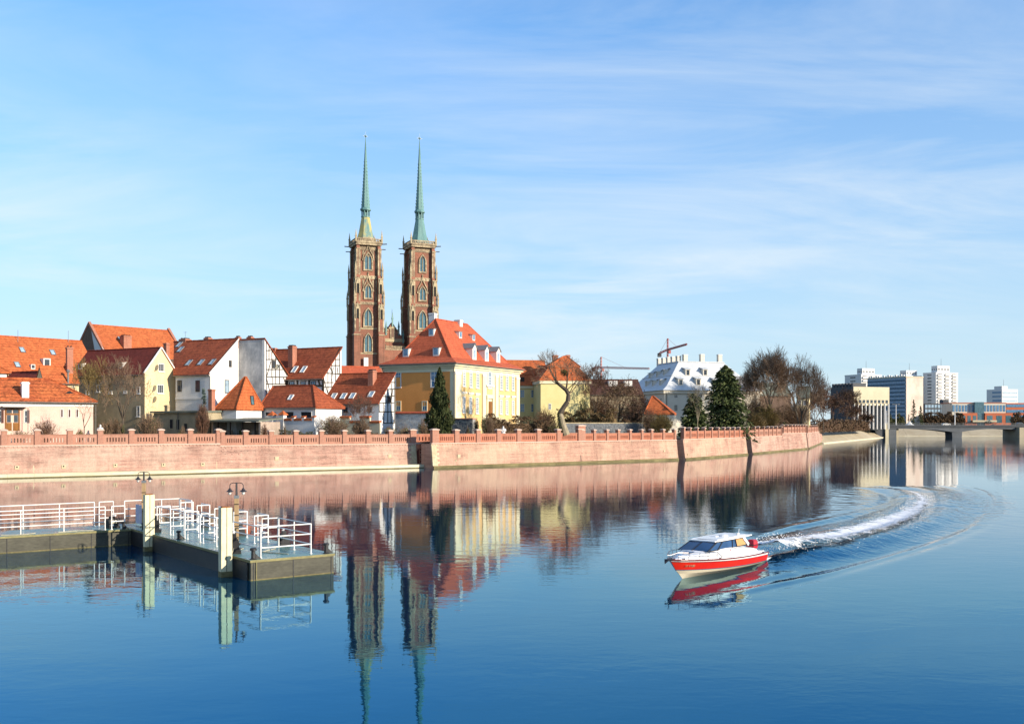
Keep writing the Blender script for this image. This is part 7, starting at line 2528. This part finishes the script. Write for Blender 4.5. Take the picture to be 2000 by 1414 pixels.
# railings (x across the stage, y along it)
railing(mp, (.72, .5), (3.45, .55), posts=2, rails=(.50, 1.02, 1.53))
railing(mp, (3.45, .62), (3.50, 4.6), posts=3, rails=(.50, 1.02, 1.53))
railing(mp, (3.50, 4.7), (2.6, 4.75), posts=2, rails=(.55, 1.02, 1.53))
railing(mp, (.72, .58), (.72, 4.1), posts=2, rails=(.50, 1.02, 1.53))
for y0 in (6.4, 8.9, 11.4, 13.9, 16.4):
    railing(mp, (.72, y0), (.72, y0 + 2.0), posts=2, rails=(.50, 1.02, 1.53))
    railing(mp, (.72, y0 + .06), (1.55, y0 + .06), posts=2, rails=(.50, 1.02, 1.53))
for y0 in (6.6, 9.6, 12.6, 15.6, 18.6):
    railing(mp, (3.75, y0), (2.95, y0), posts=2, rails=(.55, 1.0, 1.53))
    railing(mp, (3.78, y0 + .05), (3.78, y0 + 1.5), posts=2, rails=(.55, 1.0, 1.53))
railing(mp, (.4, PL - .35), (PW - .4, PL - .35), posts=4)
railing(mp, (PW - .35, PL - 2.6), (PW - .35, PL - .45), posts=2)
bollard(mp, .25, .3, 1.0); bollard(mp, PW - .3, .25, .95); bollard(mp, .3, 11.2, .9); bollard(mp, .32, 17.8, .8)
winch(mp, .45, 3.3, R(70), 1.0); winch(mp, .55, 16.2, R(70), 1.0); winch(mp, PW - .5, 4.9, R(80), .8); winch(mp, PW - .5, 11.0, R(80), .7); winch(mp, PW - .5, 17.0, R(80), .7)
sh = MB().box(-.03, 0, 0, 2.6, .12, 1.35).build('wind_sheet', 'lilac_sheet', mp, loc=(1.0, 18.9, ZD))
for k in range(4):
    MB().box(-.05, -.031, k * .85, k * .85 + .05, .12, 1.35).build('sheet_batten', 'rail_white', sh)
for pts_ in ([(.9, 3.9), (1.5, 4.6), (1.1, 6.2), (1.9, 8.0), (1.5, 10.5)], [(2.4, 1.0), (1.7, 2.6), (2.9, 3.6)]):
    hs = MB().path([(x, y, ZD + .03) for x, y in pts_], .025, 6).build('hose', 'rope', mp)

lp = thing('pontoon', 'walkway pontoon with teal deck and double white railing at the left edge of the picture', 'pontoon', PN + E2 * 18.9, YA)
X0 = -24.0
hull(lp, X0, -.12, 0, 3.5)
y_ = .35
for x0, x1, n in ((X0 + .3, -9.0, 4), (-8.9, -1.6, 4)):
    railing(lp, (x0, y_), (x1, y_), posts=n, rails=(.50, .98, 1.45), h=1.45)
railing(lp, (-1.2, y_), (-.4, y_), posts=2, rails=(.50, .98, 1.45), h=1.45)
for x0, x1, n in ((X0 + .3, -8.0, 4), (-7.9, -1.5, 4)):
    railing(lp, (x0, 3.2), (x1, 3.2), posts=n, rails=(.50, 1.0, 1.55), h=1.55)
railing(lp, (-1.2, 3.2), (-.3, 3.2), posts=2, rails=(.50, 1.0, 1.55))
winch(lp, -.9, 1.3, R(20), .75); winch(lp, -15.0, 3.0, R(0), .7); bollard(lp, -9.6, .3, .8); bollard(lp, -.5, .25, .8)
for pts_ in ([(-7.5, .5), (-6.4, .05), (-5.6, .6)], [(-4.4, .2), (-3.2, .5), (-1.9, .1)]):
    MB().path([(x, y, ZD + .03) for x, y in pts_], .03, 6).build('hose', 'rope', lp)


def pile(px, ywater, ytop, label):
    p = gp(px, ywater)
    e = thing('mooring_pile', label, 'mooring pile', p, YA)
    h = zat(ytop, p.y)
    w, d_ = .25, .34
    MB().box(-w - .03, -.02, -d_ / 2, -d_ / 2 + .05, -2, h).build('flange', 'pile_cream', e)
    MB().box(.02, w + .03, -d_ / 2, -d_ / 2 + .05, -2, h).build('flange', 'pile_cream', e)
    MB().box(-.02, .02, -d_ / 2 + .02, d_ / 2, -2, h - .01).build('web', 'black_gear', e)
    MB().box(-w - .03, w + .03, d_ / 2 + .003, d_ / 2 + .05, -2, h).build('back_flange', 'pile_cream', e)
    MB().box(-w - .03, -w + .02, -d_ / 2 + .055, d_ / 2, -2, h).box(w - .02, w + .03, -d_ / 2 + .055, d_ / 2, -2, h).build('side_wall', 'pile_cream', e)
    MB().box(-w + .05, w - .05, -d_ / 2 + .08, d_ / 2 - .05, h - .3, h + .06).build('rusty_top', 'rust', e)
    MB().box(-w - .045, w + .045, -d_ / 2 - .012, d_ / 2 + .06, -1.2, .28).build('wet_foot', 'plinth_moss', e)
    return p, h


pl1, h1_ = pile(291.0, 1076, 966, 'cream steel mooring pile at the inner corner of the two pontoons')
pl2, h2_ = pile(440.5, 1126, 991, 'cream steel mooring pile near the viewer end of the landing stage')
for (a, b_, lb) in ((pl2 + Vector((.1, -.2, 1.05)), PN + E1 * .45 + E2 * 3.3 + Vector((0, 0, 1.5)), 'pale rope from the near mooring pile up to the winch'),
                    (pl2 + Vector((-.1, -.2, .62)), PN + E1 * .3 + E2 * 2.9 + Vector((0, 0, 1.3)), 'lower rope slanting across the near mooring pile'),
                    (pl1 + Vector((0, -.2, 1.0)), PN + E1 * .55 + E2 * 16.2 + Vector((0, 0, 1.5)), 'pale rope from the inner mooring pile to its winch')):
    e = thing('mooring_rope', lb, 'rope', a)
    v_ = b_ - a
    MB().path([v_ * f + Vector((0, 0, -.25 * math.sin(f * math.pi))) for f in (0, .2, .4, .6, .8, 1)], .022, 5).build('strand', 'rope', e)


def twin_lamp(px, d, ytop, ybreak, label):
    p = gp(px, d=d, z=ZD)
    e = thing('lamp_post', label, 'lamp post', p, R(8))
    h = zat(ytop, d) - ZD
    hb = zat(ybreak, d) - ZD
    MB().box(-.11, .11, -.11, .11, 0, hb).build('lower_pole', 'pole_tan', e)
    MB().box(-.20, .20, -.20, .20, 0, .06).build('base_plate', 'black_gear', e)
    MB().box(-.125, .125, -.125, .125, hb + .002, hb + .16).build('collar', 'metal_grey', e)
    MB().tube((0, 0, hb + .1), (0, 0, h), .06, .05, 8).build('upper_pole', 'lamp_metal', e)
    for k in (1.0, 1.6, 2.2):
        if k < hb:
            MB().box(-.118, .118, -.118, .118, k, k + .05).build('band', 'black_gear', e)
    for s_ in (-1, 1):
        pts_ = [(0, 0, h - .03), (s_ * .18, 0, h - .02), (s_ * .30, 0, h - .06), (s_ * .36, 0, h - .15), (s_ * .36, 0, h - .32)]
        MB().path(pts_, .022, 6).build('arm', 'lamp_metal', e)
        o = MB().lathe([(.03, 0), (.07, -.06), (.10, -.12), (.20, -.19), (.21, -.205), (.08, -.17), (.02, -.12)], 14, (s_ * .36, 0, h - .30)).build('lamp_shade', 'lamp_metal', e)
        MB().lathe([(.03, -.17), (.085, -.22), (.09, -.30), (.05, -.37), (.01, -.39)], 10, (s_ * .36, 0, h - .30)).build('bulb', 'lamp_glass', o, smooth=True)


twin_lamp(462, 56.3, 942, 973, 'twin-armed lantern post on the landing stage behind the near mooring pile')
twin_lamp(281, 66.0, 921, 943, 'twin-armed lantern post behind the inner mooring pile')
# ------------------------------------------------------------------ speedboat
mat('gelcoat', (0.95, 0.94, 0.92), (0.90, 0.88, 0.85), 0.6, rough=0.22, finev=0.03, spec=0.5)
mat('hull_cream', (0.92, 0.83, 0.62), (0.86, 0.76, 0.55), 0.7, rough=0.3, finev=0.05, spec=0.5)
mat('hull_red', (0.80, 0.035, 0.012), (0.68, 0.022, 0.010), 0.5, rough=0.2, finev=0.06, spec=0.55)
mat('maroon', (0.16, 0.01, 0.015), rough=0.35)
mat('stripe_blue', (0.04, 0.07, 0.16), rough=0.3)
mat('motor_red', (0.50, 0.012, 0.02), (0.40, 0.01, 0.018), 1.0, rough=0.25, spec=0.5)
mat('chrome', (0.32, 0.31, 0.32), rough=0.18, metal=0.9)
mat('curtain', (0.62, 0.36, 0.14), (0.48, 0.26, 0.10), 2.5, stretch=(6, 6, 0.4))
mat('boat_black', (0.02, 0.02, 0.025), rough=0.4)
glass_mat('boat_glass', (0.012, 0.035, 0.085), 0.05)

BS = Vector((13.0, 56.45, 0))                 # stern at the waterline
BC = gp(1335, 1129)                           # where the stem meets the water
bd = (BC - BS); bd.z = 0
byaw = math.atan2(bd.y, bd.x)
LW = bd.length
bt = thing('speedboat', 'red and white cabin speedboat throwing a curved white wake', 'boat', BS, byaw)
LS = LW + 1.35                                # length at the sheer
NS = 22


def rows():
    """Hull lines from keel to sheer: list of rows, each a list of (x, half beam, z)."""
    spec = [  # x end, beam, z stern, z bow, flare power
        (LW + .10, 0.0, -.30, -.02, 1),
        (LW + .50, 1.10, .13, .29, 2.0),
        (LS - .55, 1.20, .20, .48, 2.1),
        (LS - .52, 1.22, .24, .52, 2.1),
        (LS - .10, 1.30, .55, .95, 2.6),
        (LS, 1.33, .68, 1.05, 2.8)]
    out = []
    for xe, bm, zs_, zb_, p in spec:
        r = []
        for i in range(NS + 1):
            t = i / NS
            x = xe * t
            half = bm * (1 - t ** (p * 1.25)) ** .72 * (.90 + .10 * math.sin(min(1, t * 1.7) * math.pi * .5)) if bm else 0
            z = zs_ + (zb_ - zs_) * t ** 1.7
            r.append((x, max(half, .012 if bm else 0), z))
        out.append(r)
    return out


RW = rows()


def strip(a, b_, name, m, parent=bt, off=0.0, smooth=True):
    mb = MB()
    for s_ in (1, -1):
        n0 = len(mb.v)
        for i in range(NS + 1):
            xa_, ya_, za_ = RW[a][i]; xb_, yb_, zb_ = RW[b_][i]
            mb.v += [(xa_, s_ * (ya_ + off), za_), (xb_, s_ * (yb_ + off), zb_)]
        for i in range(NS):
            q = (n0 + 2 * i, n0 + 2 * i + 2, n0 + 2 * i + 3, n0 + 2 * i + 1)
            mb.f.append(q if s_ < 0 else q[::-1])
    return mb.build(name, m, parent, smooth=smooth, fix=False)


strip(0, 1, 'hull_bottom', 'hull_cream'); strip(1, 2, 'chine', 'hull_cream')
strip(2, 3, 'boot_stripe', 'stripe_blue'); strip(3, 4, 'hull_side', 'hull_red'); strip(4, 5, 'sheer_band', 'gelcoat')
# dark rubbing strakes
for k, (row, r_, nm) in enumerate(((5, .035, 'rub_rail'), (4, .014, 'pinstripe'))):
    mb = MB()
    for s_ in (1, -1):
        mb.path([(x, s_ * (y + .012), z) for x, y, z in RW[row]], r_, 6)
    mb.build(nm, 'maroon' if k == 0 else 'maroon', bt)
# transom
tr = [(0, RW[k][0][1], RW[k][0][2]) for k in range(6)]
MB().ext(tr + [(0, -y, z) for x, y, z in reversed(tr[1:])], (-.03, 0, 0)).build('transom', 'hull_red', bt)
# deck with a raised foredeck and cabin sides
CR = []
x_in = []
for i in range(NS + 1):
    x, y, z = RW[5][i]
    CR.append((x, y * .97, z + .012))
mb = MB()
for i in range(NS):
    (xa_, ya_, za_), (xb_, yb_, zb_) = CR[i], CR[i + 1]
    mb.add([(xa_, ya_, za_), (xb_, yb_, zb_), (xb_, -yb_, zb_ + .01), (xa_, -ya_, za_ + .01)], [(0, 1, 2, 3)])
mb.build('deck', 'gelcoat', bt)


def sheer(x):
    t = min(1, x / LS)
    return .68 + .37 * t ** 1.7


def half(x):
    t = min(.999, x / LS)
    return 1.33 * (1 - t ** 3.5) ** .72


# trunk cabin: lofted sections (x, half width at foot, half width at top, top height)
sec = [(LS * .13, 1.12, 1.02, .98), (LS * .30, 1.14, .98, 1.22), (LS * .52, 1.10, .92, 1.32), (LS * .70, .95, .74, 1.32), (LS * .80, .72, .52, 1.20), (LS * .90, .36, .22, 1.07), (LS * .95, .12, .06, 1.03)]
mb = MB()
for s_ in sec:
    x, w0, w1, zt_ = s_
    zb_ = sheer(x) + .0
    mb.v += [(x, w0, zb_), (x, w0 * .99, zb_ + (zt_ - zb_) * .5), (x, w1, zt_ - .03), (x, w1 * .85, zt_), (x, 0, zt_ + .03), (x, -w1 * .85, zt_), (x, -w1, zt_ - .03), (x, -w0 * .99, zb_ + (zt_ - zb_) * .5), (x, -w0, zb_)]
for i in range(len(sec) - 1):
    for j in range(8):
        mb.f.append((9 * i + j, 9 * i + j + 1, 9 * (i + 1) + j + 1, 9 * (i + 1) + j))
mb.f.append(tuple(range(9)))
mb.build('trunk_cabin', 'gelcoat', bt, smooth=True)
# windscreen and cabin windows
xa0, xa1 = LS * .735, LS * .60        # windscreen foot and head
xb0, xb1 = LS * .20, LS * .245        # rear pillar foot and head
zf, zr_ = 1.27, 1.64
wf, wr = .93, .78
P_ = lambda f, s_: (lambda lo, hi: (lo[0] + (hi[0] - lo[0]) * f[1], s_ * (lo[1] + (hi[1] - lo[1]) * f[1]), lo[2] + (hi[2] - lo[2]) * f[1]))(
    (xb0 + (xa0 - xb0) * f[0], wf - .12 * max(0, f[0] - .6) / .4, 1.24 + (zf - 1.24) * min(1, f[0] * 1.5)), (xb1 + (xa1 - xb1) * f[0], wr - .06 * f[0], zr_))
mul = [0.0, .10, .26, .43, .46, .78, .80, 1.0]
for s_ in (1, -1):
    for a, b_, m_, nm in ((.09, .33, 'curtain', 'curtain_window'), (.35, .44, 'boat_glass', 'side_window'), (.46, .77, 'boat_glass', 'side_window'), (.80, .985, 'boat_glass', 'quarter_window')):
        q = [P_((a, .06), s_), P_((b_, .06), s_), P_((b_, .95), s_), P_((a, .95), s_)]
        MB().ext(q, (0, -s_ * .03, 0)).build(nm, m_, bt)
    for a, w_ in ((.34, .05), (.45, .05), (.785, .06), (.99, .06)):
        lo, hi = P_((a, 0), s_), P_((a, 1), s_)
        MB().bar(Vector(lo) + Vector((0, s_ * .012, 0)), Vector(hi) + Vector((0, s_ * .012, 0)), .035, w_, up=(1, 0, 0)).build('window_pillar', 'boat_black', bt)
    lo, hi = P_((.04, 0), s_), P_((.04, 1), s_)
    MB().bar(lo, hi, .06, .22, up=(1, 0, 0)).build('rear_pillar', 'gelcoat', bt)
    MB().bar(P_((.0, 0.02), s_), P_((1, .02), s_), .04, .05).build('window_sill', 'boat_black', bt)
    MB().bar(P_((.08, .97), s_), P_((1, .97), s_), .035, .05).build('window_head', 'boat_black', bt)
c0, c1_, c2__, c3_ = P_((1, .04), 1), P_((1, .04), -1), P_((1, .96), -1), P_((1, .96), 1)
mid_lo = tuple((Vector(c0) + Vector(c1_)) / 2 + Vector((.14, 0, 0))); mid_hi = tuple((Vector(c2__) + Vector(c3_)) / 2 + Vector((.10, 0, 0)))
MB().ext([c0, mid_lo, mid_hi, c3_], (-.03, 0, 0)).build('windscreen', 'boat_glass', bt)
MB().ext([mid_lo, c1_, c2__, mid_hi], (-.03, 0, 0)).build('windscreen', 'boat_glass', bt)
MB().bar(mid_lo, mid_hi, .04, .05).build('window_pillar', 'boat_black', bt)
# inside: seats and dash give the glass something to show
MB().box(LS * .40, LS * .46, -.7, .7, 1.1, 1.62).build('seat', 'curtain', bt)
MB().box(LS * .62, LS * .68, -.75, .75, 1.15, 1.42).build('dashboard', 'boat_black', bt)
# roof
rp = [(LS * .615, .70), (LS * .56, .80), (LS * .40, .86), (LS * .22, .86), (LS * .14, .80)]
o_ = [(x, y, zr_ + .02 - .02 * (x > LS * .59)) for x, y in rp] + [(x, -y, zr_ + .02 - .02 * (x > LS * .59)) for x, y in reversed(rp)]
MB().ext(o_, (0, 0, .05)).build('cabin_roof', 'gelcoat', bt)
MB().ext([(LS * .56, .6, zr_ + .071), (LS * .2, .66, zr_ + .071), (LS * .2, -.66, zr_ + .071), (LS * .56, -.6, zr_ + .071)], (0, 0, .02)).build('roof_crown', 'gelcoat', bt)
MB().lathe([(.22, 0), (.2, .08), (.05, .11)], 12, (LS * .36, .1, zr_ + .092)).build('roof_vent', 'gelcoat', bt)
MB().box(LS * .30, LS * .42, -.42, -.1, zr_ + .092, zr_ + .12).build('roof_hatch', 'gelcoat', bt)
MB().tube((LS * .22, .35, zr_ + .1), (LS * .21, .35, zr_ + .40), .015, .012, 6).tube((LS * .24, .35, zr_ + .12), (LS * .21, .35, zr_ + .14), .05, .03, 8).build('antenna', 'tower_white', bt)
# bow rail
def bow_pt(x, up, inn=.93):
    return (x, half(x) * inn, sheer(x) + up)


for s_ in (1, -1):
    xs = [LS * f for f in (.66, .74, .82, .90, .965)]
    top = [bow_pt(LS * .60, .10)] + [bow_pt(x, .36) for x in xs] + [(LS * 1.01, .10, 1.30)]
    MB().path([(x, s_ * y, z) for x, y, z in top], .016, 6).build('bow_rail', 'chrome', bt)
    mid_ = [bow_pt(x, .19) for x in xs]
    MB().path([(x, s_ * y, z) for x, y, z in mid_], .010, 6).build('mid_rail', 'chrome', bt)
    for x in xs:
        a, b_ = bow_pt(x, .01), bow_pt(x - .06, .36)
        MB().tube((a[0], s_ * a[1], a[2]), (b_[0], s_ * b_[1], b_[2]), .013, .013, 6).build('stanchion', 'chrome', bt)
    MB().path([(LS * f, s_ * 1.0, sheer(LS * f) + z) for f, z in ((.20, .30), (.24, .40), (.36, .46), (.44, .44))], .014, 6).build('grab_rail', 'chrome', bt)
    for f in (.08, .62, .93):
        x = LS * f
        MB().bar((x - .12, s_ * half(x) * .9, sheer(x) + .05), (x + .12, s_ * half(x) * .9, sheer(x) + .05), .03, .05).build('cleat', 'chrome', bt)
    MB().lathe([(.06, 0), (.05, .09), (.02, .1)], 8, (LS * .485, s_ * .98, 1.12)).build('navigation_lamp', 'motor_red' if s_ > 0 else 'moss', bt)
MB().path([(LS * 1.01, .10, 1.30), (LS * 1.03, 0, 1.30), (LS * 1.01, -.10, 1.30)], .016, 6).build('bow_rail', 'chrome', bt)
# pulpit and anchor
MB().ext([(LS - .25, .14, 1.045), (LS + .28, .10, 1.06), (LS + .28, -.10, 1.06), (LS - .25, -.14, 1.045)], (0, 0, .05)).build('bow_pulpit', 'boat_black', bt)
an = MB().tube((LS - .15, 0, 1.12), (LS + .42, 0, 1.0), .03, .03, 6)
an.ext([(LS + .30, .12, 1.06), (LS + .50, 0, .90), (LS + .30, -.12, 1.06)], (.04, 0, .06))
an.build('anchor', 'boat_black', bt)
# hatch, cockpit, outboard
MB().box(LS * .76, LS * .82, -.24, .24, 1.22, 1.27).build('fore_hatch', 'boat_glass', bt)
MB().box(LS * .015, LS * .13, -1.0, 1.0, .70, .76).build('cockpit_sole', 'gelcoat', bt)
ob = MB()
frustum(ob, -.46, .06, -.06, .36, .78, -.50, .08, -.08, .38, 1.00)
frustum(ob, -.50, .08, -.08, .38, 1.002, -.46, .00, -.04, .34, 1.20)
frustum(ob, -.46, .00, -.04, .34, 1.202, -.36, -.10, .04, .26, 1.27)
o = ob.build('outboard_motor', 'motor_red', bt)
MB().box(-.52, .10, -.10, .40, .96, 1.00).build('cowl_band', 'boat_black', o)
MB().box(-.30, -.06, .06, .24, -.35, .82).build('motor_leg', 'boat_black', o)
MB().box(-.08, .06, -.02, .32, .45, .80).build('motor_bracket', 'boat_black', o)
MB().box(-.9, -.03, -1.0, 1.0, .22, .28).build('swim_platform', 'gelcoat', bt)
# registration lettering on the bow
fc = bpy.data.curves.new('registration_number', 'FONT')
fc.body = 'IX 47180'
fc.size = .17
fc.extrude = .004
fc.materials.append(MATS['stone'])
fo = bpy.data.objects.new('registration_number', fc)
COL.objects.link(fo)
fo.parent = bt
x1_, x0_ = LS * .905, LS * .74
ti = lambda x, row: next((RW[row][i], RW[row][i + 1]) for i in range(NS) if RW[row][i][0] <= x <= RW[row][i + 1][0])


def side_pt(x, f):
    q = []
    for row in (3, 4):
        a, b_ = ti(x, row)
        k = (x - a[0]) / (b_[0] - a[0])
        q.append(Vector(a).lerp(Vector(b_), k))
    return q[0].lerp(q[1], f)


A_, B_, C_ = side_pt(x1_, .45), side_pt(x0_, .45), side_pt(x1_, .9)
ux_ = (B_ - A_).normalized(); nz_ = ux_.cross((C_ - A_)).normalized(); uy_ = nz_.cross(ux_)
if nz_.y < 0:
    nz_, uy_ = -nz_, -uy_
Mx = Matrix((ux_, uy_, nz_)).transposed().to_4x4()
Mx.translation = A_ + nz_ * .055
bpy.context.view_layer.update()
rme = bpy.data.meshes.new_from_object(fo.evaluated_get(bpy.context.evaluated_depsgraph_get()))
bpy.data.objects.remove(fo)
ro = link('registration_number', rme, bt)
ro.matrix_local = Mx

# ------------------------------------------------------------------ foam of the wake
m, t, b = new_mat('foam')
tcn = t.nodes.new('ShaderNodeTexCoord')
uvn = t.nodes.new('ShaderNodeUVMap')
sp = t.nodes.new('ShaderNodeSeparateXYZ')
t.links.new(uvn.outputs[0], sp.inputs[0])
edge_ = MATH(t, 'SUBTRACT', 1.0, MATH(t, 'ABSOLUTE', MATH(t, 'MULTIPLY_ADD', sp.outputs[1], 2.0, -1.0)))
nz1 = noise(t, 1.2, 7, 0.75, (1, 1, 1), tcn.outputs['Object'])
nz2 = noise(t, 6.0, 4, 0.7, (1, 1, 1), tcn.outputs['Object'])
nn = MATH(t, 'ADD', MATH(t, 'MULTIPLY', nz1, .7), MATH(t, 'MULTIPLY', nz2, .22))
al = MATH(t, 'ADD', MATH(t, 'MULTIPLY', edge_, 1.5), MATH(t, 'MULTIPLY_ADD', nn, 3.4, -1.72))
al = MATH(t, 'SUBTRACT', al, MATH(t, 'MULTIPLY', sp.outputs[0], 1.15))
t.links.new(RAMP(t, al, [(0.18, 0.0), (0.55, 1.0)]), b.inputs['Alpha'])
t.links.new(mixrgb(t, RAMP(t, nn, [(.35, 0), (.65, 1)]), (0.55, 0.58, 0.62), (0.95, 0.93, 0.89)), b.inputs['Base Color'])
b.inputs['Roughness'].default_value = 0.9
bump(t, b, nn, 0.8, 0.12)

NC, NWID = 260, 26
cp = resample(WK_C.copy(), 260) if False else np.c_[np.interp(np.linspace(0, 1, NC), np.linspace(0, 1, len(WK_C)), WK_C[:, 0]), np.interp(np.linspace(0, 1, NC), np.linspace(0, 1, len(WK_C)), WK_C[:, 1])]
tg = np.gradient(cp, axis=0); tg /= np.linalg.norm(tg, axis=1)[:, None]
nrm_ = np.c_[-tg[:, 1], tg[:, 0]]
rs_ = np.random.RandomState(9)
V = []; UV = []
for i in range(NC):
    s = i / (NC - 1)
    wid = (1.5 + 1.0 * min(1, s / .12)) * (1 - .62 * s) + .5
    hgt = (.55 * math.exp(-((s - .03) / .10) ** 2) + .26) * (1 - .85 * s)
    for j in range(NWID + 1):
        u_ = j / NWID * 2 - 1
        x = cp[i, 0] + nrm_[i, 0] * wid * u_
        y = cp[i, 1] + nrm_[i, 1] * wid * u_
        prof = max(0, 1 - u_ * u_) ** .8
        nz_h = float(vnoise(np.array([x * 1.6]), np.array([y * 1.6]), 12)[0]) * .6 + float(vnoise(np.array([x * 4.3]), np.array([y * 4.3]), 13)[0]) * .4
        V.append((x, y, max(water_z(x, y), 0) + .015 + hgt * prof * (.85 + .28 * nz_h) - .01 * (1 - prof)))
        UV.append((s, j / NWID))
F = [(i * (NWID + 1) + j, i * (NWID + 1) + j + 1, (i + 1) * (NWID + 1) + j + 1, (i + 1) * (NWID + 1) + j) for i in range(NC - 1) for j in range(NWID)]
me = bpy.data.meshes.new('wake_foam')
me.from_pydata(V, [], F)
uvl = me.uv_layers.new(name='UVMap')
for lp_ in me.loops:
    uvl.data[lp_.index].uv = UV[lp_.vertex_index]
me.polygons.foreach_set('use_smooth', [True] * len(me.polygons))
me.materials.append(MATS['foam'])
link('wake_foam', me, None, kind='stuff')
mat('spray_white', (0.98, 0.97, 0.95), (0.9, 0.9, 0.9), 2.0, rough=0.8, finev=0.03)
rg = random.Random(77)
V = []; F = []
for _ in range(2200):
    s = rg.random() ** 1.6 * .8
    i = int(s * (NC - 1))
    wid = (1.7 + 1.0 * min(1, s / .12)) * (1 - .55 * s) + .3
    u_ = rg.gauss(0, .36)
    hgt = (.75 * math.exp(-((s - .03) / .10) ** 2) + .30) * (1 - .8 * s) * max(.1, 1 - u_ * u_)
    p = Vector((cp[i, 0] + nrm_[i, 0] * wid * u_, cp[i, 1] + nrm_[i, 1] * wid * u_, water_z(cp[i, 0] + nrm_[i, 0] * wid * u_, cp[i, 1] + nrm_[i, 1] * wid * u_) + .02 + hgt * rg.uniform(.2, 1.25)))
    r = rg.uniform(.010, .032)
    k = len(V)
    V += [tuple(p + Vector(d_) * r) for d_ in ((1, 0, -.6), (-.5, .87, -.6), (-.5, -.87, -.6), (0, 0, 1))]
    F += [(k, k + 1, k + 3), (k + 1, k + 2, k + 3), (k + 2, k, k + 3), (k, k + 2, k + 1)]
raw_me = bpy.data.meshes.new('wake_spray'); raw_me.from_pydata(V, [], F); raw_me.materials.append(MATS['spray_white'])
link('wake_spray', raw_me, None, kind='stuff')
